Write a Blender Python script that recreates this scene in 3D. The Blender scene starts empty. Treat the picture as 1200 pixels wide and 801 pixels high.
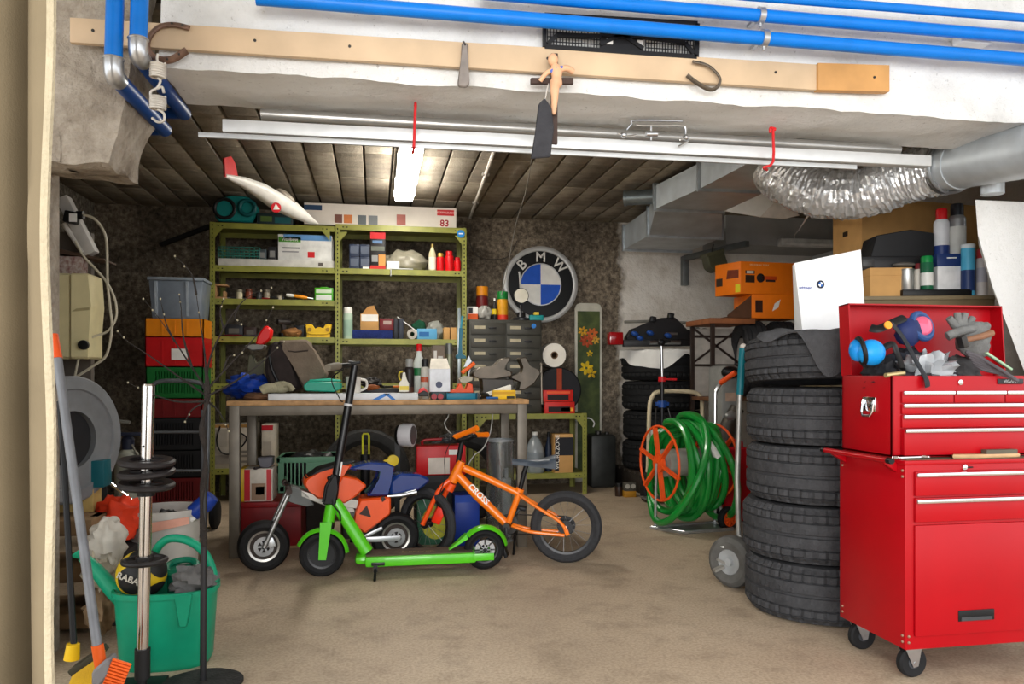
import bpy, bmesh, math, random
from mathutils import Vector, Matrix, Euler, noise
random.seed(7)
sc = bpy.context.scene
COL = sc.collection
# ------------------------------------------------------------------ camera
FPX, HC, VH = 900.0, 1.0, 440.0          # focal length in px, eye height, horizon row (frame 1200x801)
TH = math.atan2(160.0, 900.0)             # camera turned right of the room axis
ST, CT = math.sin(TH), math.cos(TH)
cd = bpy.data.cameras.new('camera'); cam = bpy.data.objects.new('camera', cd); COL.objects.link(cam)
cd.sensor_width = 36; cd.lens = 36*FPX/1200; cd.shift_y = (VH-400.5)/1200
cd.clip_start = .02
cam.location = (0, 0, HC); cam.rotation_euler = (math.pi/2, 0, -TH)
sc.camera = cam
# ------------------------------------------------------------------ light and exposure
w = bpy.data.worlds.new('overcast'); sc.world = w; w.use_nodes = True
_bg = w.node_tree.nodes['Background']
_bg.inputs[0].default_value = (.93, .965, 1, 1); _bg.inputs[1].default_value = 2.1
_s = bpy.data.lights.new('sky_opening', 'AREA'); _s.shape = 'RECTANGLE'; _s.size = 5.0; _s.size_y = 2.3
_s.energy = 300; _s.color = (1, .985, .96)
_o = bpy.data.objects.new('sky_opening', _s); COL.objects.link(_o)      # daylight through the open garage door behind the camera
_o.location = (-1.0, -4.2, 1.75); _o.rotation_euler = (math.radians(86), 0, math.radians(-16))
vs = sc.view_settings
vs.view_transform = 'Standard'; vs.look = 'None'; vs.exposure = 0.2; vs.gamma = 1.0; vs.use_curve_mapping = False
# ------------------------------------------------------------------ pixel -> place
def ray(u): a = (u-600)/FPX; return ST+a*CT, CT-a*ST
def dY(u, Y): return Y/ray(u)[1]
def dX(u, X): return X/ray(u)[0]
def dG(v, z=0): return (HC-z)*FPX/(v-VH)
def zat(v, d): return HC-(v-VH)/FPX*d
def P(u, v, d): r = ray(u); return Vector((d*r[0], d*r[1], zat(v, d)))
def PY(u, v, Y): return P(u, v, dY(u, Y))
def XatY(u, Y): return dY(u, Y)*ray(u)[0]
# ------------------------------------------------------------------ materials
def lin(c):
    return tuple(((x/255)/12.92 if x/255 <= .04045 else ((x/255+.055)/1.055)**2.4) for x in c)
_M = {}
def mat(col, rough=.5, metal=0, var=.12, scale=14, bump=0, bscale=None, trans=0, emit=0, alpha=1, coat=0, key='', dirt=None):
    """procedural principled material: base colour (0-255 sRGB), mottled by noise; optional bump, transmission, dirt colour"""
    k = (tuple(col), rough, metal, var, scale, bump, bscale, trans, emit, alpha, coat, key, dirt)
    if k in _M: return _M[k]
    m = bpy.data.materials.new('mat'); m.use_nodes = True
    nt = m.node_tree; N = nt.nodes; L = nt.links; b = N['Principled BSDF']
    c = lin(col)
    b.inputs['Base Color'].default_value = (*c, 1)
    b.inputs['Roughness'].default_value = rough; b.inputs['Metallic'].default_value = metal
    b.inputs['Transmission Weight'].default_value = trans
    b.inputs['Coat Weight'].default_value = coat
    if not metal and not coat and not trans and rough > .3: b.inputs['Specular IOR Level'].default_value = .28
    if alpha < 1: b.inputs['Alpha'].default_value = alpha
    if emit:
        b.inputs['Emission Color'].default_value = (*c, 1); b.inputs['Emission Strength'].default_value = emit
    tc = N.new('ShaderNodeTexCoord')
    if var or dirt:
        n = N.new('ShaderNodeTexNoise'); n.inputs['Scale'].default_value = scale; n.inputs['Detail'].default_value = 5
        L.new(tc.outputs['Object'], n.inputs['Vector'])
        r = N.new('ShaderNodeValToRGB'); r.color_ramp.elements[0].position = .3; r.color_ramp.elements[1].position = .7
        d = lin(dirt) if dirt else tuple(x*(1-var*1.6) for x in c)
        e = tuple(min(1, x*(1+var)) for x in c)
        r.color_ramp.elements[0].color = (*d, 1); r.color_ramp.elements[1].color = (*e, 1)
        L.new(n.outputs['Fac'], r.inputs['Fac']); L.new(r.outputs['Color'], b.inputs['Base Color'])
    if bump:
        n2 = N.new('ShaderNodeTexNoise'); n2.inputs['Scale'].default_value = bscale or scale*4; n2.inputs['Detail'].default_value = 6
        L.new(tc.outputs['Object'], n2.inputs['Vector'])
        bp = N.new('ShaderNodeBump'); bp.inputs['Strength'].default_value = bump; bp.inputs['Distance'].default_value = .02
        L.new(n2.outputs['Fac'], bp.inputs['Height']); L.new(bp.outputs['Normal'], b.inputs['Normal'])
    _M[k] = m
    return m
# ------------------------------------------------------------------ mesh builder (coordinates are multiplied by s when built)
def spline(pts, n=6, closed=False):
    pts = [Vector(p) for p in pts]; N = len(pts); out = []
    rng = range(N if closed else N-1)
    for i in rng:
        if closed: p0, p1, p2, p3 = pts[i-1], pts[i], pts[(i+1) % N], pts[(i+2) % N]
        else: p0, p1, p2, p3 = pts[max(i-1, 0)], pts[i], pts[i+1], pts[min(i+2, N-1)]
        for k in range(n):
            t = k/n
            out.append(.5*((2*p1)+(-p0+p2)*t+(2*p0-5*p1+4*p2-p3)*t*t+(-p0+3*p1-3*p2+p3)*t*t*t))
    if not closed: out.append(pts[-1])
    return out
class MB:
    def __init__(self, s=1.0): self.bm = bmesh.new(); self.s = s
    def _bev(self, vs, w, seg=2):
        if w <= 0: return
        es = set()
        for v in vs:
            for e in v.link_edges: es.add(e)
        bmesh.ops.bevel(self.bm, geom=list(es), offset=w, segments=seg, affect='EDGES', profile=.5)
    def box(self, x0, x1, y0, y1, z0, z1, bev=0):
        vs = [self.bm.verts.new(p) for p in [(x0,y0,z0),(x1,y0,z0),(x1,y1,z0),(x0,y1,z0),(x0,y0,z1),(x1,y0,z1),(x1,y1,z1),(x0,y1,z1)]]
        for f in [(3,2,1,0),(4,5,6,7),(0,1,5,4),(1,2,6,5),(2,3,7,6),(3,0,4,7)]: self.bm.faces.new([vs[i] for i in f])
        self._bev(vs, bev); return self
    def hexa(self, pts, bev=0):                    # 8 corners: bottom ring then top ring
        vs = [self.bm.verts.new(p) for p in pts]
        for f in [(3,2,1,0),(4,5,6,7),(0,1,5,4),(1,2,6,5),(2,3,7,6),(3,0,4,7)]: self.bm.faces.new([vs[i] for i in f])
        self._bev(vs, bev); return self
    def obox(self, c, size, rot=(0,0,0), bev=0):
        R = Euler([math.radians(a) for a in rot]).to_matrix(); c = Vector(c); hx, hy, hz = [q/2 for q in size]
        pts = [c+R@Vector(p) for p in [(-hx,-hy,-hz),(hx,-hy,-hz),(hx,hy,-hz),(-hx,hy,-hz),(-hx,-hy,hz),(hx,-hy,hz),(hx,hy,hz),(-hx,hy,hz)]]
        return self.hexa(pts, bev)
    def beam(self, p0, p1, w, h=None, up=(0,0,1), bev=0):
        p0, p1 = Vector(p0), Vector(p1); h = h or w; z = (p1-p0).normalized(); x = z.cross(Vector(up))
        if x.length < 1e-4: x = Vector((1,0,0))
        x.normalize(); y = x.cross(z); x *= w/2; y *= h/2
        return self.hexa([p0-x-y,p0+x-y,p0+x+y,p0-x+y,p1-x-y,p1+x-y,p1+x+y,p1-x+y], bev)
    def tube(self, pts, r, n=8, closed=False, caps=True, flat=1.0):
        pts = [Vector(p) for p in pts]; N = len(pts)
        rs = r if isinstance(r, (list, tuple)) else [r]*N
        tang = []
        for i in range(N):
            if closed: t = pts[(i+1) % N]-pts[i-1]
            else: t = pts[min(i+1, N-1)]-pts[max(i-1, 0)]
            tang.append(t.normalized() if t.length > 1e-9 else Vector((0,0,1)))
        a = tang[0].orthogonal().normalized(); rings = []
        for i in range(N):
            t = tang[i]; a = (a-t*a.dot(t))
            a = a.normalized() if a.length > 1e-6 else t.orthogonal().normalized()
            b = t.cross(a)
            rings.append([self.bm.verts.new(pts[i]+rs[i]*(a*math.cos(2*math.pi*k/n)+flat*b*math.sin(2*math.pi*k/n))) for k in range(n)])
        for i in range(N if closed else N-1):
            A, B = rings[i], rings[(i+1) % N]
            off = 0
            if closed and i == N-1:
                off = min(range(n), key=lambda o: (A[0].co-B[o].co).length)
            for k in range(n):
                self.bm.faces.new((A[k], A[(k+1) % n], B[(k+1+off) % n], B[(k+off) % n]))
        if caps and not closed:
            self.bm.faces.new(rings[0][::-1]); self.bm.faces.new(rings[-1])
        return self
    def cyl(self, p0, p1, r0, r1=None, n=16): return self.tube([p0, p1], [r0, r0 if r1 is None else r1], n)
    def lathe(self, prof, c=(0,0,0), axis=(0,0,1), n=24, a0=0, a1=360):
        q = Vector((0,0,1)).rotation_difference(Vector(axis).normalized()); c = Vector(c); full = abs(a1-a0) >= 359.9
        m = n if full else n+1; rings = []
        for r, z in prof:
            if r < 1e-6: rings.append([self.bm.verts.new(c+q@Vector((0,0,z)))]*m)
            else: rings.append([self.bm.verts.new(c+q@Vector((r*math.cos(math.radians(a0+(a1-a0)*k/n)), r*math.sin(math.radians(a0+(a1-a0)*k/n)), z))) for k in range(m)])
        for A, B in zip(rings, rings[1:]):
            for k in range(n):
                k2 = (k+1) % m
                f = []
                for v in (A[k], A[k2], B[k2], B[k]):
                    if v not in f: f.append(v)
                if len(f) > 2:
                    try: self.bm.faces.new(f)
                    except ValueError: pass
        for R, fl in ((rings[0], 1), (rings[-1], 0)):
            if len(set(R)) > 2 and full and prof[0] != prof[-1]:
                try: self.bm.faces.new(R[::-1] if fl else R)
                except ValueError: pass
        return self
    def ring(self, c, axis, ro, ri, w, n=28):       # flat ring with square section
        return self.lathe([(ri,-w/2),(ro,-w/2),(ro,w/2),(ri,w/2),(ri,-w/2)], c, axis, n)
    def torus(self, c, axis, R, r, n=28, m=8, flat=1.0):
        return self.lathe([(R+r*math.cos(2*math.pi*k/m), flat*r*math.sin(2*math.pi*k/m)) for k in range(m)]+[(R+r, 0)], c, axis, n)
    def prism(self, poly, y0, y1, bev=0, axis='y'):  # outline in (x,z), extruded along y  (axis 'x': outline in (y,z); 'z': outline in (x,y))
        f = {'y': lambda p, t: (p[0], t, p[1]), 'x': lambda p, t: (t, p[0], p[1]), 'z': lambda p, t: (p[0], p[1], t)}[axis]
        A = [self.bm.verts.new(f(p, y0)) for p in poly]; B = [self.bm.verts.new(f(p, y1)) for p in poly]; n = len(poly)
        self.bm.faces.new(A); self.bm.faces.new(B[::-1])
        for k in range(n): self.bm.faces.new((A[k], B[k], B[(k+1) % n], A[(k+1) % n]))
        self._bev(A+B, bev, 1) if bev else None
        return self
    def ball(self, c, r, n=14, rot=(0,0,0), amp=0, fq=1.0, seed=0):
        r = (r, r, r) if not isinstance(r, (tuple, list)) else r
        R = Euler([math.radians(a) for a in rot]).to_matrix(); c = Vector(c); m = n//2+1; rings = []
        def pt(th, ph):
            p = Vector((math.sin(th)*math.cos(ph), math.sin(th)*math.sin(ph), math.cos(th)))
            k = 1+(amp*noise.noise(p*fq*2+Vector((seed*7.1, seed*3.3, seed))) if amp else 0)
            return c+R@Vector((p.x*r[0]*k, p.y*r[1]*k, p.z*r[2]*k))
        for i in range(m+1):
            th = math.pi*i/m
            if i in (0, m): rings.append([self.bm.verts.new(pt(th, 0))]*n)
            else: rings.append([self.bm.verts.new(pt(th, 2*math.pi*k/n)) for k in range(n)])
        for A, B in zip(rings, rings[1:]):
            for k in range(n):
                f = []
                for v in (A[k], B[k], B[(k+1) % n], A[(k+1) % n]):
                    if v not in f: f.append(v)
                if len(f) > 2: self.bm.faces.new(f)
        return self
    def sheet(self, fn, nu, nv, thick=0):           # fn(i/nu, j/nv) -> point; solidified when thick
        g = [[self.bm.verts.new(fn(i/nu, j/nv)) for j in range(nv+1)] for i in range(nu+1)]
        fs = [self.bm.faces.new((g[i][j], g[i+1][j], g[i+1][j+1], g[i][j+1])) for i in range(nu) for j in range(nv)]
        if thick:
            bmesh.ops.recalc_face_normals(self.bm, faces=fs)
            bmesh.ops.solidify(self.bm, geom=fs, thickness=thick)
        return self
    def rough_box(self, x0, x1, y0, y1, z0, z1, res, amp, fq=3.0, seed=0):
        n = [max(1, round((b-a)/res)) for a, b in ((x0,x1),(y0,y1),(z0,z1))]; cache = {}
        def vert(i, j, k):
            if (i,j,k) not in cache:
                p = Vector((x0+(x1-x0)*i/n[0], y0+(y1-y0)*j/n[1], z0+(z1-z0)*k/n[2]))
                d = noise.noise_vector(p*fq+Vector((seed, 0, 0)))+.5*noise.noise_vector(p*fq*3+Vector((0, seed, 0)))
                cache[(i,j,k)] = self.bm.verts.new(p+d*amp)
            return cache[(i,j,k)]
        for a, (b, c) in ((0,(1,2)),(1,(2,0)),(2,(0,1))):
            for side in (0, n[a]):
                for p in range(n[b]):
                    for q in range(n[c]):
                        idx = []
                        for dp, dq in ((0,0),(1,0),(1,1),(0,1)):
                            t = [0,0,0]; t[a] = side; t[b] = p+dp; t[c] = q+dq; idx.append(vert(*t))
                        self.bm.faces.new(idx if side else idx[::-1])
        return self
    def mesh(self, smooth=35):
        bm = self.bm
        if self.s != 1: bmesh.ops.scale(bm, vec=(self.s,)*3, verts=bm.verts)
        bmesh.ops.recalc_face_normals(bm, faces=bm.faces)
        me = bpy.data.meshes.new('mesh'); bm.to_mesh(me); bm.free()
        if smooth:
            for p in me.polygons: p.use_smooth = True
            me.set_sharp_from_angle(angle=math.radians(smooth))
        return me
def link(name, data, parent=None, m=None):
    o = bpy.data.objects.new(name, data); COL.objects.link(o)
    if m is not None and data is not None: data.materials.clear(); data.materials.append(m)
    if parent is not None: o.parent = parent
    return o
def struct(name, mb, m, parent=None, smooth=35):
    o = link(name, mb.mesh(smooth), parent, m)
    if parent is None: o['kind'] = 'structure'
    return o
STUFFPARTS = {'slot_holes', 'rivets', 'screws', 'spokes', 'bristles', 'tread_blocks', 'print', 'perforation', 'twigs', 'rings', 'seams', 'knobbles', 'ribs'}
class T:
    """one thing: an Empty (or one mesh) standing at its base; s converts photo pixels at its distance to metres"""
    def __init__(self, name, label, cat, u=600, d=None, z=None, v=None, Y=None, yaw=0, room=False, group=None, loc=None, s=None):
        if loc is None:
            if d is None: d = dY(u, Y) if Y is not None else dG(v)
            if z is None: z = zat(v, d)
            r = ray(u); loc = Vector((d*r[0], d*r[1], z))
        self.loc = Vector(loc); self.rz = (0 if room else -TH)+math.radians(yaw)
        self.s = s if s is not None else (d/FPX if d else 1.0)
        self.meta = (name, label, cat, group); self.root = None
    def _tag(self, o):
        n, l, c, g = self.meta; o['label'] = l; o['category'] = c
        if g: o['group'] = g
        o.location = self.loc; o.rotation_euler = (0, 0, self.rz); self.root = o; return o
    def mb(self): return MB(self.s)
    def q(self, u, v, dy=0):                         # photo pixel -> local point on this thing's own upright plane, dy behind it
        ya = Vector((-math.sin(self.rz), math.cos(self.rz))); xa = Vector((math.cos(self.rz), math.sin(self.rz)))
        r = Vector(ray(u)); l = Vector((self.loc.x, self.loc.y)); d = (dy+l.dot(ya))/r.dot(ya)
        return Vector(((r*d-l).dot(xa), dy, zat(v, d)-self.loc.z))
    def poly(self, pts, dy=0): return [(p.x, p.z) for p in (self.q(u, v, dy) for u, v in pts)]
    def px(self): return Vector((self.loc.x, self.loc.y)).dot(Vector((ST, CT)))/FPX
    def solo(self, mb, m, smooth=35): return self._tag(link(self.meta[0], mb.mesh(smooth), None, m))
    def part(self, name, mb, m, parent=None, label=None, smooth=35):
        if self.root is None: self._tag(link(self.meta[0], None))
        o = link(name, mb.mesh(smooth), parent or self.root, m)
        if label: o['label'] = label
        if name in STUFFPARTS: o['kind'] = 'stuff'
        return o
def copy_tree(root, loc=None, rz=None, label=None, group=None):
    def cp(o, par):
        c = o.copy(); COL.objects.link(c); c.parent = par
        for ch in [k for k in bpy.data.objects if k.parent == o]: cp(ch, c)
        return c
    r = cp(root, None)
    if loc is not None: r.location = loc
    if rz is not None: r.rotation_euler = (0, 0, rz)
    if label: r['label'] = label
    if group: r['group'] = group
    return r
def text_mesh(txt, size, m, parent, loc, rot, name='lettering', ext=.0008, align='CENTER', sx=1.0, bold=0):
    c = bpy.data.curves.new('text', 'FONT'); c.body = txt; c.size = size; c.extrude = ext; c.align_x = align; c.align_y = 'CENTER'
    c.offset = bold
    o = bpy.data.objects.new('text', c); COL.objects.link(o)
    me = bpy.data.meshes.new_from_object(o.evaluated_get(bpy.context.evaluated_depsgraph_get()))
    bpy.data.objects.remove(o); bpy.data.curves.remove(c)
    t = link(name, me, parent, m); t.location = loc; t.rotation_euler = [math.radians(a) for a in rot]; t.scale = (sx, 1, 1)
    return t
# common materials
STEEL = mat((190,192,194), .28, 1, .08); CHROME = mat((225,226,228), .12, 1, .03); GALV = mat((196,203,208), .45, .35, .12, 6)
ALU = mat((205,207,208), .35, .7, .06); DARKMETAL = mat((62,60,58), .45, .8, .15)
BLACK = mat((17,17,18), .45, 0, .15); RUBBER = mat((24,24,25), .75, 0, .18, 30); BLACKM = mat((30,30,32), .35, .3, .1)
WHITE = mat((232,231,226), .45, 0, .05); CARD = mat((196,150,92), .8, 0, .08, 8); PAPER = mat((228,226,220), .7, 0, .05)
OLIVE = mat((132,132,52), .42, .1, .15, 10); WOOD = mat((205,168,115), .6, 0, .15, 9)
RED = mat((164,2,16), .36, 0, .05, 5); ORANGE = mat((240,104,12), .35, 0, .06); GREEN = mat((84,196,26), .32, 0, .06, coat=.3)
# ================================================================== the room
YB = 6.95; ZC = 2.44; XL = -2.32; XR = 4.25
def grid_plane(x0, x1, y0, y1, z, res, amp=0):
    m = MB(); nx, ny = int((x1-x0)/res), int((y1-y0)/res)
    m.sheet(lambda a, b: Vector((x0+(x1-x0)*a, y0+(y1-y0)*b, z+(amp*noise.noise(Vector((a*9, b*9, 0))) if amp else 0))), nx, ny)
    return m
def surf(fn):
    m = bpy.data.materials.new('surface'); m.use_nodes = True; nt = m.node_tree
    fn(nt.nodes, nt.links, nt.nodes['Principled BSDF'], nt.nodes.new('ShaderNodeTexCoord').outputs['Object']); return m
def nz(N, L, co, sc_, det=6, rough=.6):
    n = N.new('ShaderNodeTexNoise'); n.inputs['Scale'].default_value = sc_; n.inputs['Detail'].default_value = det; n.inputs['Roughness'].default_value = rough
    L.new(co, n.inputs['Vector']); return n.outputs['Fac']
def ramp(N, L, fac, stops):
    r = N.new('ShaderNodeValToRGB'); e = r.color_ramp.elements
    while len(e) < len(stops): e.new(.5)
    for k, (p, c) in enumerate(stops): e[k].position = p; e[k].color = (*lin(c), 1)
    L.new(fac, r.inputs['Fac']); return r.outputs['Color']
def mixc(N, L, f, a, b, mode='MIX'):
    m = N.new('ShaderNodeMix'); m.data_type = 'RGBA'; m.blend_type = mode
    if isinstance(f, float): m.inputs[0].default_value = f
    else: L.new(f, m.inputs[0])
    L.new(a, m.inputs[6]); L.new(b, m.inputs[7]); return m.outputs[2]
def bumpn(N, L, b, h, st, dist=.02):
    bp = N.new('ShaderNodeBump'); bp.inputs['Strength'].default_value = st; bp.inputs['Distance'].default_value = dist
    L.new(h, bp.inputs['Height']); L.new(bp.outputs['Normal'], b.inputs['Normal'])
def f_floor(N, L, b, co):
    c1 = ramp(N, L, nz(N, L, co, 1.1), [(.3, (170,152,130)), (.5, (184,165,141)), (.72, (196,178,154))])
    c2 = ramp(N, L, nz(N, L, co, 5.5, 8, .7), [(.34, (120,106,88)), (.5, (255,255,255))])
    c3 = ramp(N, L, nz(N, L, co, 90, 3), [(.35, (215,210,204)), (.6, (255,255,255))])
    c = mixc(N, L, .3, c1, c2, 'MULTIPLY'); c = mixc(N, L, .8, c, c3, 'MULTIPLY'); L.new(c, b.inputs['Base Color'])
    r = N.new('ShaderNodeMapRange'); r.inputs[3].default_value = .42; r.inputs[4].default_value = .75
    L.new(nz(N, L, co, 2.3), r.inputs[0]); L.new(r.outputs[0], b.inputs['Roughness'])
    bumpn(N, L, b, nz(N, L, co, 55), .12)
M_FLOOR = surf(f_floor)
def f_conc(N, L, b, co):
    c1 = ramp(N, L, nz(N, L, co, 26, 7, .75), [(.34, (62,54,45)), (.5, (118,107,93)), (.62, (152,140,123)), (.72, (186,176,160))])
    c2 = ramp(N, L, nz(N, L, co, 1.3, 5), [(.32, (110,102,92)), (.62, (255,252,246))])
    c = mixc(N, L, .75, c1, c2, 'MULTIPLY')
    # white limewash to the right of a ragged line
    sx = N.new('ShaderNodeSeparateXYZ'); L.new(co, sx.inputs[0])
    ad = N.new('ShaderNodeMath'); ad.operation = 'MULTIPLY_ADD'; ad.inputs[1].default_value = .22; L.new(nz(N, L, co, 5), ad.inputs[0]); L.new(sx.outputs[0], ad.inputs[2])
    mr = N.new('ShaderNodeMapRange'); mr.inputs[1].default_value = 2.36; mr.inputs[2].default_value = 2.42; L.new(ad.outputs[0], mr.inputs[0])
    wc = ramp(N, L, nz(N, L, co, 3.5, 7), [(.3, (196,186,172)), (.55, (228,222,213))])
    c = mixc(N, L, mr.outputs[0], c, wc); L.new(c, b.inputs['Base Color']); b.inputs['Roughness'].default_value = .9
    bumpn(N, L, b, nz(N, L, co, 30, 8), .8)
M_CONC = surf(f_conc)
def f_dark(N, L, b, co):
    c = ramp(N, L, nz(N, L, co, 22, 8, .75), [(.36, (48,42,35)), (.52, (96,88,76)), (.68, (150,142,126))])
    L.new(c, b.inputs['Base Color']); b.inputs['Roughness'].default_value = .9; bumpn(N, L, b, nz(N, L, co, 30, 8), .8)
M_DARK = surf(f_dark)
def f_plaster(N, L, b, co):
    c = ramp(N, L, nz(N, L, co, 2.2, 7), [(.3, (202,201,198)), (.5, (230,230,228))])
    c2 = ramp(N, L, nz(N, L, co, 60, 4), [(.30, (130,122,112)), (.36, (255,255,255))])
    c = mixc(N, L, .35, c, c2, 'MULTIPLY')
    L.new(c, b.inputs['Base Color']); b.inputs['Roughness'].default_value = .85
    bumpn(N, L, b, nz(N, L, co, 14, 9, .7), .8)
M_WHITE = surf(f_plaster)
def f_render(N, L, b, co):
    c = ramp(N, L, nz(N, L, co, 7, 8, .7), [(.3, (120,108,94)), (.5, (166,155,140)), (.7, (196,186,172))])
    L.new(c, b.inputs['Base Color']); b.inputs['Roughness'].default_value = .92; bumpn(N, L, b, nz(N, L, co, 22, 8), 1.0, .03)
M_RENDER = surf(f_render)
def f_block(N, L, b, co):
    oi = N.new('ShaderNodeObjectInfo')
    c = ramp(N, L, nz(N, L, co, 9, 7), [(.3, (132,124,112)), (.6, (172,163,148))])
    c2 = ramp(N, L, oi.outputs['Random'], [(0, (176,170,160)), (1, (255,252,246))])
    c = mixc(N, L, .9, c, c2, 'MULTIPLY'); L.new(c, b.inputs['Base Color']); b.inputs['Roughness'].default_value = .9
    bumpn(N, L, b, nz(N, L, co, 90, 6), .5)
M_BLOCK = surf(f_block)

struct('floor', grid_plane(-7, 9, -6, YB+.1, 0, .5), M_FLOOR)
m = MB(); m.box(XL-.3, XR+.3, YB, YB+.25, 0, ZC+.3); struct('wall_back', m, M_CONC)
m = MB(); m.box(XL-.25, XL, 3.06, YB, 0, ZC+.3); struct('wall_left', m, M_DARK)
m = MB(); m.box(XR, XR+.25, 3.3, YB, 0, ZC+.3); struct('wall_right', m, M_WHITE)
m = MB(); m.box(XL-.25, -1.14, 2.72, 3.06, 0, 2.9); struct('wall_front_left', m, M_RENDER)
# ceiling: slab with rows of hollow blocks hung below it, joints running to the back wall
ce = MB(); ce.box(XL-.3, XR+.3, 2.8, YB+.25, ZC+.03, ZC+.3); slab = struct('ceiling', ce, mat((70,64,56), .9))
bw, bl = .187, .62
bm_ = MB(); bm_.box(-bw/2+.007, bw/2-.007, -bl/2+.002, bl/2-.002, ZC, ZC+.031, .004); blk = bm_.mesh()
blk.materials.append(M_BLOCK); i = 0
x = XL+bw/2
while x < XR:
    nrow = int((YB-3.06)/bl)+1
    for j in range(nrow):
        y = YB-bl/2-j*bl-(.0 if i % 2 else 0)
        if y-bl/2 < 3.0: break
        o = link('ceiling_block', blk, slab); o.location = (x, y, random.uniform(0, .006)); o.rotation_euler = (0, 0, random.uniform(-.006, .006))
    x += bw; i += 1
# the white downstand beam across the opening
m = MB(); m.rough_box(-.70, XR+.2, 2.7, 3.06, 2.02, 2.95, .04, .010, 5.0); struct('trim_beam', m, M_WHITE, smooth=60)
# front part of the garage: ceiling towards the door, side walls
m = MB(); m.box(XL-.3, XR+.3, .5, 2.75, 2.62, 2.9); struct('ceiling_front', m, M_WHITE)
# rough rendered corbel under the left end of the beam
m = MB(); m.rough_box(-1.5, -.80, 2.72, 3.02, 1.70, 2.75, .035, .026, 4.5, 3)
for v_ in m.bm.verts:                       # undercut its lower right corner
    t = max(0, min(1, (1.92-v_.co.z)/.2)); v_.co.x -= t*.07 if v_.co.x > -1.0 else 0; v_.co.z += .1*max(0, -.95-v_.co.x) if v_.co.z < 1.8 else 0
struct('trim_corbel', m, M_RENDER, smooth=70)
# white buttress on the right whose edge leans outwards
a = PY(1143, 234, 3.12); b_ = PY(1206, 450, 3.12)
m = MB(); edge = [(1143, 234), (1146, 275), (1163, 335), (1206, 450), (1216, 640)]
F_ = [PY(u_, v_, 3.1) for u_, v_ in edge]; B_ = [PY(u_+1, v_, 3.36) for u_, v_ in edge]
F_[-1].z = B_[-1].z = 0; z_t = F_[0].z; B_[0].z = z_t
for k in range(len(edge)-1):
    ra = lambda p: Vector((XR, p.y, p.z))
    m.hexa([F_[k+1], ra(F_[k+1]), Vector((XR, 3.36, F_[k+1].z)), Vector((B_[k+1].x, 3.36, F_[k+1].z)), F_[k], ra(F_[k]), Vector((XR, 3.36, F_[k].z)), Vector((B_[k].x, 3.36, F_[k].z))])
bmesh.ops.remove_doubles(m.bm, verts=m.bm.verts, dist=.0005)
struct('wall_right_buttress', m, M_WHITE)
m = MB(); m.box(2.98, XR+.3, 2.62, 3.0, 0, 2.9); struct('wall_front_right', m, M_WHITE)
# downstand along the back wall on the right, above the orange boxes
m = MB(); m.box(XatY(826, 6.9), XR, 6.45, YB, 2.18, ZC); struct('trim_lintel', m, mat((170,170,168), .7, 0, .15, 3))
# ================================================================== workbench
BY0, BY1 = 4.40, 5.06; BX0, BX1 = XatY(268, BY0), XatY(617.5, BY0); BZ = .862
FRAME = mat((104,96,84), .45, .3, .12)
t = T('workbench', 'long workbench with brown steel frame and thin wooden top, loaded with tools', 'workbench', loc=((BX0+BX1)/2, BY0, 0), room=True, s=1)
hw = (BX1-BX0)/2; dep = BY1-BY0
m = MB(); m.box(-hw-.01, hw+.01, -.012, dep, BZ-.026, BZ, .003); t.part('tabletop', m, mat((176,136,92), .55, 0, .25, 22))
for x0 in (-hw, hw-.056):
    for y0 in (0, dep-.056):
        m = MB(); m.box(x0, x0+.056, y0, y0+.056, .0, BZ-.026, .003); t.part('leg', m, FRAME)
m = MB(); m.box(-hw+.056, hw-.056, .004, .05, BZ-.082, BZ-.026, .003); t.part('front_rail', m, FRAME)
m = MB(); m.box(-hw+.056, hw-.056, dep-.05, dep-.004, BZ-.082, BZ-.026, .003); t.part('rear_rail', m, FRAME)
for x0 in (-hw, hw-.05):
    m = MB(); m.box(x0+.003, x0+.047, .056, dep-.056, BZ-.082, BZ-.026, .003); t.part('side_rail', m, FRAME)
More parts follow.
